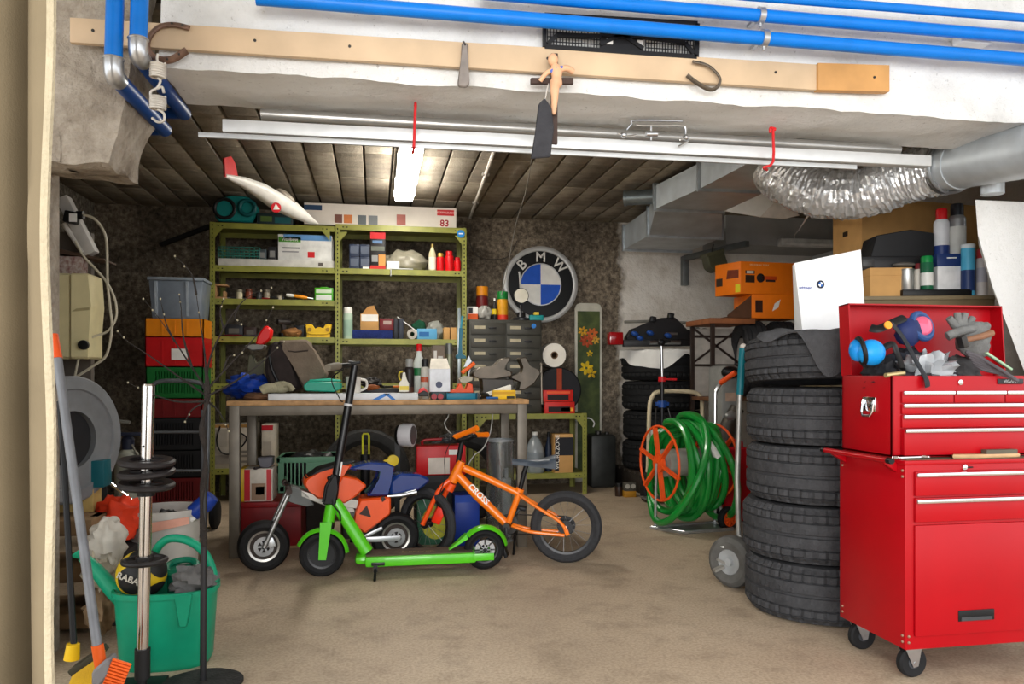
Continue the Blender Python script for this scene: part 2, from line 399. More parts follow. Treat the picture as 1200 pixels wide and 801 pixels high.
# ================================================================== green slotted-angle shelving
SY = 6.30; SD = .44
def angle_post(m, x, y, z0, z1, sx, sy, w=.04, th=.003):
    m.box(min(x, x+sx*w), max(x, x+sx*w), min(y, y+sy*th), max(y, y+sy*th), z0, z1)
    m.box(min(x, x+sx*th), max(x, x+sx*th), min(y, y+sy*w), max(y, y+sy*w), z0, z1)
def holes(m, x, z0, z1, y, step=.033):
    z = z0+.03
    while z < z1-.02:
        m.obox((x, y-.0008, z), (.009, .0012, .014)); z += step
HOLE = mat((24,24,14), .8)
def shelf_unit(name, label, posts, levels, ztop, depth, bays):
    x0 = posts[0]; t = T(name, label, 'shelving', loc=(x0, SY, 0), room=True, s=1)
    for k, px in enumerate(posts):
        sx = -1 if k == len(posts)-1 and len(posts) > 1 else 1
        for yy, sy in ((0, 1), (depth, -1)):
            m = MB(); angle_post(m, px-x0+(0 if sx > 0 else .0), yy, 0, ztop, sx, sy)
            p = t.part('post', m, OLIVE)
            if yy == 0:
                h = MB(); holes(h, px-x0+sx*.021, 0, ztop, 0); t.part('slot_holes', h, HOLE, p)
    for b, zs in enumerate(bays):
        xa, xb = posts[b]-x0+.004, posts[b+1]-x0-.004
        for z in zs:
            m = MB(); m.box(xa, xb, .004, depth-.004, z-.004, z); m.box(xa, xb, .004, .007, z-.045, z-.004); m.box(xa, xb, depth-.008, depth-.005, z-.045, z-.004)
            s_ = t.part('shelf', m, OLIVE)
            h = MB()
            for q in (xa+.06, xa+.09, xb-.06, xb-.09): h.obox((q, .0034, z-.024), (.012, .001, .009))
            t.part('slot_holes', h, HOLE, s_)
        # gusset plates at the top corners
        for q, sg in ((xa+.036, 1), (xb-.036, -1)):
            m = MB(); m.prism([(q, ztop-.045), (q+sg*.06, ztop-.045), (q, ztop-.12)], .0015, .004); t.part('gusset', m, OLIVE)
    return t
def zS(u, v): return zat(v, dY(u, SY))
PX = [XatY(245.5, SY), XatY(392.5, SY), XatY(547, SY)]
ZL = [zS(320, 262.5), zS(320, 312), zS(320, 350.5), zS(320, 394.5), zS(260, 549)]
ZR = [zS(470, 264.5), zS(470, 315.5), zS(470, 397)]
ZL2 = [zS(320, 449)]
su = shelf_unit('slotted_angle_shelf', 'tall olive green slotted steel shelving with two bays', PX, None, ZL[0]+.002, SD, [ZL[:1]+ZL[1:]+ZL2, ZR+[zS(470, 449)]])
m = MB(); c = Vector((PX[2]-PX[0]-.05, -.004, ZR[0]-.05)); m.cyl(c, c+Vector((0, -.004, 0)), .032, n=20); st_ = su.part('sticker', m, mat((30,120,190), .4), label='round blue sticker on the post')
m = MB(); m.box(c.x-.018, c.x+.018, -.009, -.0085, c.z-.004, c.z+.006); su.part('sticker_mark', m, WHITE, st_)
LX = [XatY(556, SY), XatY(688, SY)]; LZ = [zS(640, 484.5), zS(640, 554.5)]
shelf_unit('slotted_angle_shelf', 'low olive green slotted steel rack holding the drawer cabinet', LX, None, LZ[0]+.002, SD, [LZ])
# ================================================================== drawer cabinet
DC = mat((60,58,50), .5, .2, .12, 8)
x0, x1 = XatY(546, SY+.03)+.03, XatY(635, SY+.03); zb, zt = LZ[0], zS(590, 374)
t = T('drawer_cabinet', 'dark grey steel cabinet with two columns of small labelled drawers', 'cabinet', loc=((x0+x1)/2, SY+.03, zb), room=True, s=1)
W2 = (x1-x0)/2; Hh = zt-zb
m = MB(); m.box(-W2, W2, .012, .38, 0, Hh, .002); t.part('body', m, DC)
rows = 7; rp = (Hh-.03)/rows
for r in range(rows):
    for cidx in (0, 1):
        xa = -W2+.012+cidx*(W2-.006); xb = xa+W2-.018; zz = .014+r*rp
        m = MB(); m.box(xa, xb, 0, .02, zz, zz+rp-.012, .003); dr = t.part('drawer', m, DC)
        m = MB(); m.box(xa+.03, xa+.12, -.003, 0, zz+rp*.42, zz+rp*.42+.026); t.part('label_card', m, mat((176,166,140), .7), dr)
        m = MB(); m.obox((xa+.18, -.012, zz+rp*.5), (.06, .024, .012), (0,0,0), .003); t.part('pull', m, BLACKM, dr)
m = MB(); m.lathe([(.0, 0), (.02, 0), (.02, .003), (0, .003)], (W2-.07, -.001, Hh-.05), (0, -1, 0), 16); t.part('sticker', m, mat((40,120,200), .4))
# ================================================================== round illuminated sign on the back wall
YW = YB
c = PY(633, 333.5, YW-.05); R = 44.5*dY(633, YW-.05)/FPX
t = T('round_sign', 'round black, white and blue roundel sign with grey rim on the concrete wall', 'sign', loc=(c.x, YW-.004, c.z), room=True, s=R)
m = MB(R); m.lathe([(0, 0), (.985, 0), (1, .03), (1, .22), (.965, .245), (.9, .25), (.87, .235), (.87, .18), (0, .18)], (0,0,0), (0,-1,0), 64); t.part('rim', m, mat((186,186,184), .4, .3, .06))
m = MB(R); m.ring((0, -.19, 0), (0,1,0), .868, .545, .02, 64); t.part('black_ring', m, mat((16,16,17), .35, 0, .05))
m = MB(R); m.ring((0, -.2, 0), (0,1,0), .555, .53, .03, 64); t.part('inner_ring', m, mat((200,200,200), .3, .6))
for k, cc in enumerate(((228,226,220), (26,84,190), (228,226,220), (26,84,190))):
    m = MB(R); pts = [(0, 0)]+[(.53*math.cos(math.radians(90*k+q*6)), .53*math.sin(math.radians(90*k+q*6))) for q in range(16)]
    m.prism(pts, -.195, -.17); t.part('quadrant', m, mat(cc, .35, 0, .06))
LET = mat((222,220,214), .4)
for ch, an in (('B', 135), ('M', 90), ('W', 45)):
    a_ = math.radians(an); text_mesh(ch, .36*R, LET, t.root, (.708*R*math.cos(a_), -.203*R, .708*R*math.sin(a_)), (90, -(an-90), 0), bold=.006*R)
# ================================================================== car tyres
TREAD = mat((58,58,60), .72, 0, .16, 24, .25, 120)
def tyre_mesh(R, W, ri, n=160):
    hw = W/2; prof = []
    prof += [(ri+.004, -hw*.55), (ri, -hw*.66), (ri+.012, -hw*.8), (ri+(R-ri)*.3, -hw*.97), (ri+(R-ri)*.55, -hw), (ri+(R-ri)*.8, -hw*.95), (R-.016, -hw*.87), (R-.004, -hw*.76)]
    ribs = [(-.70, -.5), (-.42, -.07), (.07, .42), (.5, .70)]
    for a_, b_ in ribs:
        prof += [(R-.009, hw*(a_-.03)), (R, hw*a_), (R+.001, hw*(a_+b_)/2), (R, hw*b_), (R-.009, hw*(b_+.03))]
    prof += [(R-.004, hw*.76), (R-.016, hw*.87), (ri+(R-ri)*.8, hw*.95), (ri+(R-ri)*.55, hw), (ri+(R-ri)*.3, hw*.97), (ri+.012, hw*.8), (ri, hw*.66), (ri+.004, hw*.55)]
    prof += [(R-.03, hw*.5), (R-.025, 0), (R-.03, -hw*.5)]
    m = MB(); rings = []
    for pi_, (r, z) in enumerate(prof):
        ring = []
        sh = abs(z) > hw*.44 and r > R-.02
        mid = abs(z) <= hw*.44 and r > R-.005
        for k in range(n):
            rr = r
            if sh and k % 4 == 0: rr -= .008
            if mid and (k+round(z/hw*7)) % 4 == 0: rr -= .0045
            an = 2*math.pi*k/n
            ring.append(m.bm.verts.new((rr*math.cos(an), rr*math.sin(an), z)))
        rings.append(ring)
    for A, B in zip(rings, rings[1:]+rings[:1]):
        for k in range(n): m.bm.faces.new((A[k], A[(k+1) % n], B[(k+1) % n], B[k]))
    return m.mesh(25)
TW = .238
TY = tyre_mesh(.31, TW-.004, .2); TY.materials.append(TREAD)
TXc, TYc = 1.89, 3.04
names = ['lowest', 'second lowest', 'middle', 'second highest']
for k in range(4):
    o = link('car_tyre', TY); o.location = (TXc+(.004, -.004, .008, .012)[k], TYc+(.0, .006, -.004, .002)[k], TW*(k+.5)); o.rotation_euler = (0, 0, k*.37)
    o['label'] = 'black car tyre, %s of the stack beside the red tool cabinet' % names[k]; o['category'] = 'tyre'; o['group'] = 'tyres stacked on the floor beside the tool cabinet'
TY5 = tyre_mesh(.305, .19, .2); TY5.materials.append(TREAD)
o = link('car_tyre', TY5); o.location = (TXc+.004, TYc+.015, TW*4+.113); o.rotation_euler = (math.radians(-3), math.radians(2), .3)
o['label'] = 'black car tyre lying askew on top of the stack under a grey cloth'; o['category'] = 'tyre'; o['group'] = 'tyres stacked on the floor beside the tool cabinet'
# tyres against the back wall, half covered by a white cloth
bx, by = XatY(776, 6.57), 6.57
TW2 = .262; PZ = .17
TY2 = tyre_mesh(.355, TW2-.006, .21); TY2.materials.append(RUBBER)
t = T('low_pallet', 'dark wooden pallet under the tyres by the white wall', 'pallet', loc=(bx, by, 0), room=True, s=1)
for k in range(5): m = MB(); m.box(-.33, .33, -.33+k*.14, -.23+k*.14, PZ-.025, PZ-.001, .002); t.part('slat', m, mat((60,52,44), .8, 0, .2))
for k in range(3): m = MB(); m.box(-.33+k*.28, -.23+k*.28, -.33, .33, 0, PZ-.025, .002); t.part('bearer', m, mat((52,45,38), .8, 0, .2))
nn = ['bottom', 'second from bottom', 'third from bottom', 'top']
for k in range(4):
    o = link('car_tyre', TY2); o.location = (bx+(.0, .006, -.004, -.008)[k], by, PZ+TW2*(k+.5)); o.rotation_euler = (0, 0, k)
    o['label'] = 'wide black tyre, %s of the stack against the white wall' % nn[k]; o['category'] = 'tyre'; o['group'] = 'tyres stacked against the white wall'
# ================================================================== red rolling tool cabinet and top chest
RX0, RX1, RY0, RY1 = 1.70, 2.36, 2.24, 2.60
t = T('tool_cabinet', 'red steel rolling tool cabinet with two drawers on casters', 'cabinet', loc=(RX0, RY0, 0), room=True, s=1)
Wc, Dc = RX1-RX0, RY1-RY0
m = MB(); m.box(0, Wc, .0, Dc, .105, .712, .004); t.part('body', m, RED)
m = MB(); m.box(-.004, Wc+.004, -.004, Dc+.004, .708, .7225, .003); t.part('top_rim', m, RED)
m = MB(); m.box(.012, Wc-.012, .01, Dc-.02, .7225, .7245); t.part('top_mat', m, mat((92,80,62), .8, 0, .2))
for z0, z1 in ((.608, .688), (.522, .602)):
    m = MB(); m.box(.03, Wc-.03, -.012, .0, z0, z1, .003); dr = t.part('drawer', m, RED)
    m = MB(); m.box(.03, Wc-.03, -.022, -.012, z1-.018, z1-.004, .004); t.part('pull_trim', m, CHROME, dr)
m = MB(); m.box(.03, Wc-.03, -.01, .0, .15, .512, .003); door = t.part('door', m, RED)
hx = XatY(1120, RY0)-RX0; hx1 = XatY(1162, RY0)-RX0
m = MB(); m.box(hx, hx1, -.013, -.009, .192, .228, .002); hd = t.part('recessed_handle', m, BLACK, door)
m = MB(); m.box(hx+.01, hx1-.01, -.015, -.012, .194, .206); t.part('grip', m, mat((60,60,62), .5), hd)
m = MB(); c = Vector((XatY(1129, RY0)-RX0, 0, .698)); m.lathe([(0,0),(.009,0),(.009,.008),(.005,.01),(0,.01)], c, (0,-1,0), 16); lk = t.part('lock', m, CHROME)
m = MB(); m.cyl(c+Vector((.01, -.006, 0)), c+Vector((.03, -.006, 0)), .0025, n=8); t.part('key', m, BLACK, lk)
m = MB()
for z in (.69, .67, .15, .13):
    for y in (.012, Dc-.02): m.ball((-.001, y, z), .005, 8)
for z in (.15, .13): m.ball((.012, -.001, z), .005, 8)
t.part('rivets', m, mat((150,110,90), .5, .4))
# push handle on the left side
m = MB(); m.tube([(-.045, .02, .722), (-.045, Dc+.02, .722)], .0095, 12); hb = t.part('push_handle', m, RED)
for y in (.05, Dc-.03):
    m = MB(); m.hexa([(-.05, y-.012, .712), (0, y-.012, .68), (0, y+.012, .68), (-.05, y+.012, .712), (-.05, y-.012, .732), (0, y-.012, .712), (0, y+.012, .712), (-.05, y+.012, .732)], .002); t.part('handle_bracket', m, RED, hb)
for y in (.005, Dc+.02):
    m = MB(); m.cyl((-.045, y, .722), (-.045, y+.02, .722), .0105, n=12); t.part('end_cap', m, BLACK, hb)
for cx_, cy_ in ((.05, .045), (.05, Dc-.05), (Wc-.05, .045), (Wc-.05, Dc-.05)):
    m = MB(); m.box(cx_-.035, cx_+.035, cy_-.03, cy_+.03, .1, .105); 
    for sx in (-.019, .019):
        m.prism([(cx_-.03, .1), (cx_+.03, .1), (cx_+.018, .04), (cx_+.0, .036)], cy_+sx-.0015, cy_+sx+.0015)
    m.cyl((cx_+.006, cy_-.022, .05), (cx_+.006, cy_+.022, .05), .006, n=10)
    cs = t.part('caster', m, STEEL)
    m = MB(); m.lathe([(.018, -.013), (.044, -.015), (.05, -.009), (.05, .009), (.044, .015), (.018, .013), (.018, -.013)], (cx_+.006, cy_, .05), (0,1,0), 28); t.part('wheel', m, RUBBER, cs)
    m = MB(); m.lathe([(0, -.014), (.02, -.014), (.02, .014), (0, .014)], (cx_+.006, cy_, .05), (0,1,0), 18); t.part('hub', m, mat((60,62,66), .5), cs)
CY0, CY1, CZ0, CZ1 = 2.31, 2.59, .7255, 1.0
t = T('tool_chest', 'red steel tool chest with open lid standing on the rolling cabinet', 'tool chest', loc=(RX0+.005, CY0, CZ0), room=True, s=1)
Wt, Dt, Ht = .645, CY1-CY0, CZ1-CZ0
m = MB()
m.box(0, Wt, 0, .012, 0, Ht, .002); m.box(0, Wt, Dt-.006, Dt, 0, Ht); m.box(0, .006, 0, Dt, 0, Ht, .002); m.box(Wt-.006, Wt, 0, Dt, 0, Ht, .002); m.box(0, Wt, 0, Dt, 0, .008); m.box(.006, Wt-.006, .012, Dt-.006, Ht-.06, Ht-.055)
t.part('body', m, RED)
zs = [.222, .179, .142, .096, .004]
for r in range(4):
    za, zb_ = zs[r+1]+.004, zs[r]+.002
    cols = 3 if r == 0 else 1
    for q in range(cols):
        xa = .03+(Wt-.05)/cols*q; xb = .03+(Wt-.05)/cols*(q+1)-.004
        m = MB(); m.box(xa, xb, -.01 if r < 3 else -.02, 0, za, zb_-.002, .002); dr = t.part('drawer', m, RED)
        yy = -.01 if r < 3 else -.02
        m = MB(); m.box(xa, xb, yy-.01, yy, zb_-.014, zb_-.001, .003); t.part('pull_trim', m, CHROME, dr)
# side handle
hy = .12
m = MB(); m.box(-.004, 0, hy-.035, hy+.035, .15, .2, .001); hn = t.part('side_handle', m, CHROME)
m = MB(); m.tube([(-.006, hy-.03, .19), (-.012, hy-.03, .15), (-.014, hy-.02, .135), (-.014, hy+.02, .135), (-.012, hy+.03, .15), (-.006, hy+.03, .19)], .0045, 8); t.part('bail', m, CHROME, hn)
m = MB(); c = Vector((XatY(1123, CY0)-RX0, 0, .252)); m.lathe([(0,0),(.009,0),(.009,.006),(.004,.008),(0,.008)], c, (0,-1,0), 16); t.part('lock', m, CHROME)
nx0, nx1 = XatY(1167, CY0)-RX0, XatY(1197, CY0)-RX0
m = MB(); m.box(nx0, nx1, -.004, 0, .246, .264, .001); npz = t.part('nameplate', m, mat((40,38,40), .4))
text_mesh('VIGANT', .016, mat((170,170,170), .4), t.root, ((nx0+nx1)/2, -.005, .255), (90, 0, 0), 'lettering')
# lid, opened upwards at the back
m = MB(); la = math.radians(4)
def lp(x, y, z): return (x, Dt+y*math.cos(la)+z*math.sin(la)*1.0, Ht+z*math.cos(la)-y*math.sin(la))
LH = .262
m.hexa([lp(0,0,0), lp(Wt,0,0), lp(Wt,.006,0), lp(0,.006,0), lp(0,0,LH), lp(Wt,0,LH), lp(Wt,.006,LH), lp(0,.006,LH)])
for x in (0, Wt-.005): m.hexa([lp(x,-.055,0), lp(x+.005,-.055,0), lp(x+.005,0,0), lp(x,0,0), lp(x,-.055,LH), lp(x+.005,-.055,LH), lp(x+.005,0,LH), lp(x,0,LH)])
m.hexa([lp(0,-.055,LH-.005), lp(Wt,-.055,LH-.005), lp(Wt,0,LH-.005), lp(0,0,LH-.005), lp(0,-.055,LH), lp(Wt,-.055,LH), lp(Wt,0,LH), lp(0,0,LH)])
t.part('lid', m, RED)
# ================================================================== beam furniture: board, pipes, long aluminium bars
BF = 2.685
def onbeam(u, v, off=0): return PY(u, v, BF-off)
a0, a1, b0, b1 = onbeam(85, 24), onbeam(85, 53), onbeam(1036, 80), onbeam(1036, 111)
s1, s0 = onbeam(953, 78), onbeam(953, 108)
t = T('wooden_board', 'long pale wooden board screwed across the white beam', 'board', loc=((a0.x+b0.x)/2, BF, a1.z), room=True, s=1)
o_ = t.loc
def rel(p): return (p-o_)
m = MB(); m.hexa([(a1.x-o_.x, -.024, a1.z-o_.z), (s0.x-o_.x, -.024, s0.z-o_.z), (s0.x-o_.x, -.002, s0.z-o_.z), (a1.x-o_.x, -.002, a1.z-o_.z), (a0.x-o_.x, -.024, a0.z-o_.z), (s1.x-o_.x, -.024, s1.z-o_.z), (s1.x-o_.x, -.002, s1.z-o_.z), (a0.x-o_.x, -.002, a0.z-o_.z)], .003); t.part('long_plank', m, mat((206,180,148), .6, 0, .10, 5))
m = MB(); m.hexa([(s0.x-o_.x, -.034, s0.z-o_.z-.003), (b1.x-o_.x, -.034, b1.z-o_.z), (b1.x-o_.x, -.002, b1.z-o_.z), (s0.x-o_.x, -.002, s0.z-o_.z-.003), (s1.x-o_.x, -.034, s1.z-o_.z+.002), (b0.x-o_.x, -.034, b0.z-o_.z), (b0.x-o_.x, -.002, b0.z-o_.z), (s1.x-o_.x, -.002, s1.z-o_.z+.002)], .003); t.part('end_block', m, mat((200,150,92), .6, 0, .12, 6), label='shorter darker plank end')
m = MB()
for u_ in (112, 300, 410, 640, 905, 1018):
    p = onbeam(u_, 38+(u_-85)*.0605, 0)-o_; m.lathe([(0,0),(.005,0),(.005,.002),(0,.003)], (p.x, -.024 if u_ < 950 else -.034, p.z), (0,-1,0), 10)
t.part('screws', m, DARKMETAL)
PIPE = mat((6,118,214), .35, 0, .05); CLAMP = mat((190,192,195), .35, .8)
def pipe(name, label, pts, r, clampu=None):
    t = T(name, label, 'pipe', loc=pts[0], room=True, s=1)
    m = MB(); m.tube([p-pts[0] for p in pts], r, 14); t.part('pipe', m, PIPE)
    return t
def run(u0, v0, u1, v1, Yp): return [PY(u0, v0, Yp), PY(u1, v1, Yp)]
rp1 = run(300, -3, 1290, 77, 2.60); t1 = pipe('water_pipe', 'blue pipe, lowest of three running along the white beam', rp1, .0245)
rp2 = run(560, -9, 1290, 51, 2.60); t2 = pipe('water_pipe', 'blue pipe, middle of three running along the white beam', rp2, .023)
rp3 = run(820, -9, 1290, 28, 2.56); t3 = pipe('water_pipe', 'thin blue pipe, uppermost of three running along the white beam', rp3, .016)
for tt, rr, uu, r in ((t1, rp1, 895, .0245), (t2, rp2, 891, .023)):
    f = (XatY(uu, 2.6)-rr[0].x)/(rr[1].x-rr[0].x); p = (rr[1]-rr[0])*f; ax = (rr[1]-rr[0]).normalized()
    m = MB(); m.ring(p, ax, r+.007, r-.002, .022, 24); m.box(p.x-.008, p.x+.008, p.y+r, p.y+.09, p.z-.006, p.z+.006); m.cyl(p+Vector((0,0,-r-.018)), p+Vector((0,0,-r)), .006, n=8); tt.part('pipe_clamp', m, CLAMP)
# left pipes dropping and turning to the back
def drop(label, u, vtop, vb, r, ue, ve, dq):
    d0 = dY(u, 2.55); top = P(u+2, vtop, d0); low = P(u, vb, d0); end = P(ue, ve, d0+dq)
    t = T('water_pipe', label, 'pipe', loc=low, room=True, s=1)
    m = MB(); m.cyl(top-low, Vector((0,0,.045)), r, n=14); t.part('upper_pipe', m, PIPE)
    dirv = (end-low).normalized()
    m = MB(); m.tube(spline([Vector((0,0,.05)), Vector((0,0,.02)), Vector((0,0,0))+dirv*.012, dirv*.045], 5), r+.003, 14); m.torus((0,0,.05), (0,0,1), r+.002, .004, 18, 6); t.part('elbow', m, mat((188,190,192), .3, .8))
    m = MB(); m.cyl(dirv*.04, end-low, r*1.02, n=14); t.part('lower_pipe', m, mat((8,66,140), .4, 0, .05))
    e2 = end-low; m = MB(); m.cyl(e2+Vector((.0,0,0)), e2+Vector((-.2,.02,-.004)), r*.8, n=12); m.cyl(e2+Vector((-.14,.014,-.003)), e2+Vector((-.3,.03,-.006)), r*1.05, n=12); t.part('branch', m, mat((8,58,125), .45, 0, .1))
    return t
drop('blue water pipe bending under the beam, nearer the beige curtain', 133, -6, 88, .026, 193, 152, .55)
drop('blue water pipe bending under the beam behind the coiled spring', 162, -6, 65, .026, 216, 133, .6)
# long aluminium bars hung under the beam
BRY = 2.93
t = T('aluminium_bar', 'long pale aluminium rail hanging from red hooks below the beam', 'rail', loc=PY(262, 152, BRY), room=True, s=1)
q0, q1 = PY(262, 149, BRY)-t.loc, PY(1087, 190, BRY)-t.loc
l0, l1 = PY(234, 156, BRY)-t.loc, PY(1000, 193, BRY)-t.loc
m = MB(); m.beam(q0, q1, .05, .046, bev=.003); t.part('box_section', m, mat((214,216,216), .4, .35, .05))
m = MB(); m.beam(l0-Vector((0,.02,.012)), l1-Vector((0,.02,.016)), .012, .018, bev=.001); t.part('flange', m, mat((190,192,192), .4, .4, .05))
# rounder tube behind it, right under the beam
r0, r1 = PY(306, 134, 3.0), PY(1053, 176, 3.0)
t = T('aluminium_tube', 'round aluminium tube hanging behind the pale rail under the beam', 'tube', loc=r0, room=True, s=1)
m = MB(); m.tube([Vector((0,0,0)), r1-r0], .023, 16); t.solo(m, mat((176,174,170), .32, .7, .06))
HK = mat((206,36,40), .45)
for lab, u_, va, vb, kick in (('red steel hook holding the rail near the hanging cloth side', 487, 122, 171, 0), ('red bent steel hook holding the rail by the silver duct', 908, 150, 195, 1)):
    ta = PY(u_, va, 2.86); tb = PY(u_-2, vb, 2.86)
    t = T('rail_hook', lab, 'hook', loc=tb, room=True, s=1); h = ta.z-tb.z
    m = MB()
    if kick: pts = [(.0, .05, -.0), (-.04, 0, -.005), (.0, 0, .02), (.0, 0, h-.01), (.01, 0, h-.006), (-.012, 0, h), (-.012, .0, h-.02)]
    else: pts = [(0, .08, -.004), (0, 0, 0), (.003, 0, h*.5), (.006, 0, h), (.006, .03, h+.004)]
    m.tube(spline(pts, 3), .0055, 8); t.solo(m, HK)
# ================================================================== ducts
def loft(m, rings):
    for A, B in zip(rings, rings[1:]): m.hexa(A+B)
def rect(xa, xb, y, za, zb): return [Vector((xa, y, za)), Vector((xb, y, za)), Vector((xb, y, zb)), Vector((xa, y, zb))]
DZ = 2.12
t = T('air_duct', 'galvanised rectangular sheet metal duct hanging below the ceiling', 'duct', loc=(2.2, 5.4, DZ), room=True, s=1); o_ = t.loc
def RR(xa, xb, y, za, zb): return [p-o_ for p in rect(xa, xb, y, za, zb)]
yA = 6.55; xa0 = XatY(731, yA); 
zA = zat(292, dY(731, yA))
secs = [RR(xa0, xa0+.62, yA, zA, zA+.2), RR(xa0-.02, xa0+.60, 5.85, zA, zA+.215)]
m = MB(); loft(m, secs); t.part('rear_section', m, GALV)
xb0, xb1 = XatY(768, 5.35), XatY(846, 5.35); zB = zat(246, dY(800, 5.35))
secs = [RR(xa0-.02, xa0+.60, 5.85, zA, zA+.215), RR(xb0, xb1, 5.35, zB, zB+.17)]
m = MB(); loft(m, secs); t.part('transition', m, GALV)
xc0, xc1 = XatY(820, 4.75), XatY(906, 4.75); zC = zat(221, dY(820, 4.75))
secs = [RR(xb0, xb1, 5.35, zB, zB+.17), RR(xc0, xc1, 4.75, zC, zC+.17)]
m = MB(); loft(m, secs); t.part('middle_section', m, GALV)
xd0, xd1 = XatY(845, 3.9), XatY(975, 3.9)
secs = [RR(xc0, xc1, 4.75, zC, zC+.17), RR(xc0+.03, xc1+.05, 3.98, zC, zC+.17)]
m = MB(); loft(m, secs); t.part('front_section', m, GALV)
for xa, xb, y, za, h in ((xa0, xa0+.62, 6.54, zA, .2), (xa0-.02, xa0+.6, 5.86, zA, .215), (xb0, xb1, 5.35, zB, .17), (xc0, xc1, 4.75, zC, .17)):
    m = MB(); g = .018; q = Vector((0, .012, 0))
    for (x0, x1, z0, z1) in ((xa-g, xb+g, za-g, za), (xa-g, xb+g, za+h, za+h+g), (xa-g, xa, za, za+h), (xb, xb+g, za, za+h)):
        m.box(x0-o_.x, x1-o_.x, y-o_.y-.012, y-o_.y+.012, z0-o_.z, z1-o_.z)
    t.part('flange', m, mat((196,204,210), .35, .8))
m = MB(); p = PY(733, 232, 5.6)-o_; p2 = PY(767, 230, 5.5)-o_; m.cyl(p, p2, .055, n=20); m.ring(p, p2-p, .06, .05, .02, 20); m.ring(p2, p2-p, .066, .05, .02, 20); t.part('side_spigot', m, mat((150,164,172), .35, .85))
# angle bracket under the duct, fixed to the wall
p = PY(803, 334, 6.9); q = PY(803, 300, 6.9); e = PY(848, 285, 6.2)
t = T('duct_bracket', 'grey steel channel bracket carrying the duct on the white wall', 'bracket', loc=p, room=True, s=1)
m = MB(); m.box(-.03, .03, -.02, .045, 0, q.z-p.z, .003); t.part('upright', m, mat((122,126,126), .5, .6))
m = MB(); m.beam(q-p+Vector((0,0,-.02)), Vector((.25, -.75, q.z-p.z+.0)), .05, .05, bev=.003); t.part('arm', m, mat((122,126,126), .5, .6))
# crinkled foil hose and smooth pipe
FOIL = mat((226,228,230), .2, .6, .08, 10, .5, 30)
path = [PY(905, 196, 3.86), PY(925, 212, 3.78), PY(962, 226, 3.68), PY(1010, 226, 3.55), PY(1060, 208, 3.4), PY(1105, 196, 3.25)]
t = T('foil_duct_hose', 'crinkled silver foil hose curving between duct and smooth pipe', 'duct hose', loc=path[2], room=True, s=1)
sp = spline([p-path[2] for p in path], 26); rs = [.126+.0025*math.sin(k*1.9)+.002*random.random() for k in range(len(sp))]
m = MB(); m.tube(sp, rs, 40)
for v_ in m.bm.verts: v_.co += noise.noise_vector(v_.co*18)*.009+noise.noise_vector(v_.co*45)*.007+noise.noise_vector(v_.co*90)*.003
t.part('hose', m, FOIL, smooth=12)
pe = path[-1]; pd = (PY(1290, 160, 2.42)-pe)
m = MB(); pdn = pd.normalized()
for k, q in enumerate((.0, .035, .06)): m.ring(pe-path[2]+pdn*q, pd, .131, .12, .012, 32)
t.part('hose_clamp', m, STEEL)
t = T('round_duct_pipe', 'smooth round galvanised pipe coming from the foil hose', 'pipe', loc=pe+pdn*.02, room=True, s=1)
m = MB(); m.cyl((0,0,0), pd, .112, n=40); t.part('pipe', m, GALV)
m = MB(); m.ring(pdn*.1, pd, .117, .105, .02, 36); t.part('seam', m, GALV)
c = PY(1163, 212, 3.05)-t.loc; m = MB(); m.cyl(c+Vector((0,0,-.06)), c+Vector((0,0,.02)), .048, n=22); t.part('stub', m, GALV)
# ================================================================== fluorescent lamp on the ceiling
p = PY(465, 229, 5.35); p0 = Vector((0,0,0)); ln = PY(482, 168, 4.15)
xm = (p.x+ln.x)/2
t = T('fluorescent_lamp', 'glowing white fluorescent batten lamp on the ceiling', 'lamp', loc=(XatY(478, 5.2), 5.2, ZC-.105), room=True, s=1)
m = MB(); m.box(-.075, .075, -.78, .78, .055, .102, .006); t.part('housing', m, mat((200,200,198), .5))
m = MB(); m.box(-.07, .07, -.76, .76, .0, .056, .02); t.part('diffuser', m, mat((255,250,240), .5, 0, 0, emit=42))
for y in (-.68, -.3, .3, .68):
    for sx in (-1, 1):
        m = MB(); m.box(sx*.07-.01, sx*.07+.012, y-.025, y+.025, .03, .07, .003); t.part('clip', m, mat((235,235,235), .4))
# ================================================================== curtain in the foreground
pe = P(66, 440, 1.35)
t = T('curtain', 'heavy beige canvas curtain hanging at the edge of the opening', 'curtain', loc=(pe.x-.62, pe.y-.02, .04), room=True, s=1)
def cur(a, b):
    z = 2.5*b
    x = a*.62+(.003*math.sin(b*9)+.004*math.sin(b*23) if a > .97 else 0)
    f = .03*math.sin(a*15+.8*math.sin(b*3.1)+.6)+.012*math.sin(a*37+2*b)
    f += .11*math.exp(-((a-.90)/.032)**2)*(1-.3*b)               # deep fold beside the hem
    k = max(0, min(1, (b-.50)/.3)); f -= .13*k*max(0, min(1, (.93-a-.22*(1-k))/.12))   # swag gathered towards the top
    return Vector((x, f, z))
m = MB(); m.sheet(cur, 110, 70, .005); t.part('cloth', m, mat((120,107,84), .88, 0, .08, 5, .07, 300), smooth=80)
m = MB(); m.tube([cur(1, k/60)+Vector((.002, 0, 0)) for k in range(61)], .008, 8); t.part('hem', m, mat((176,164,138), .85, 0, .06, 20, .3, 120))
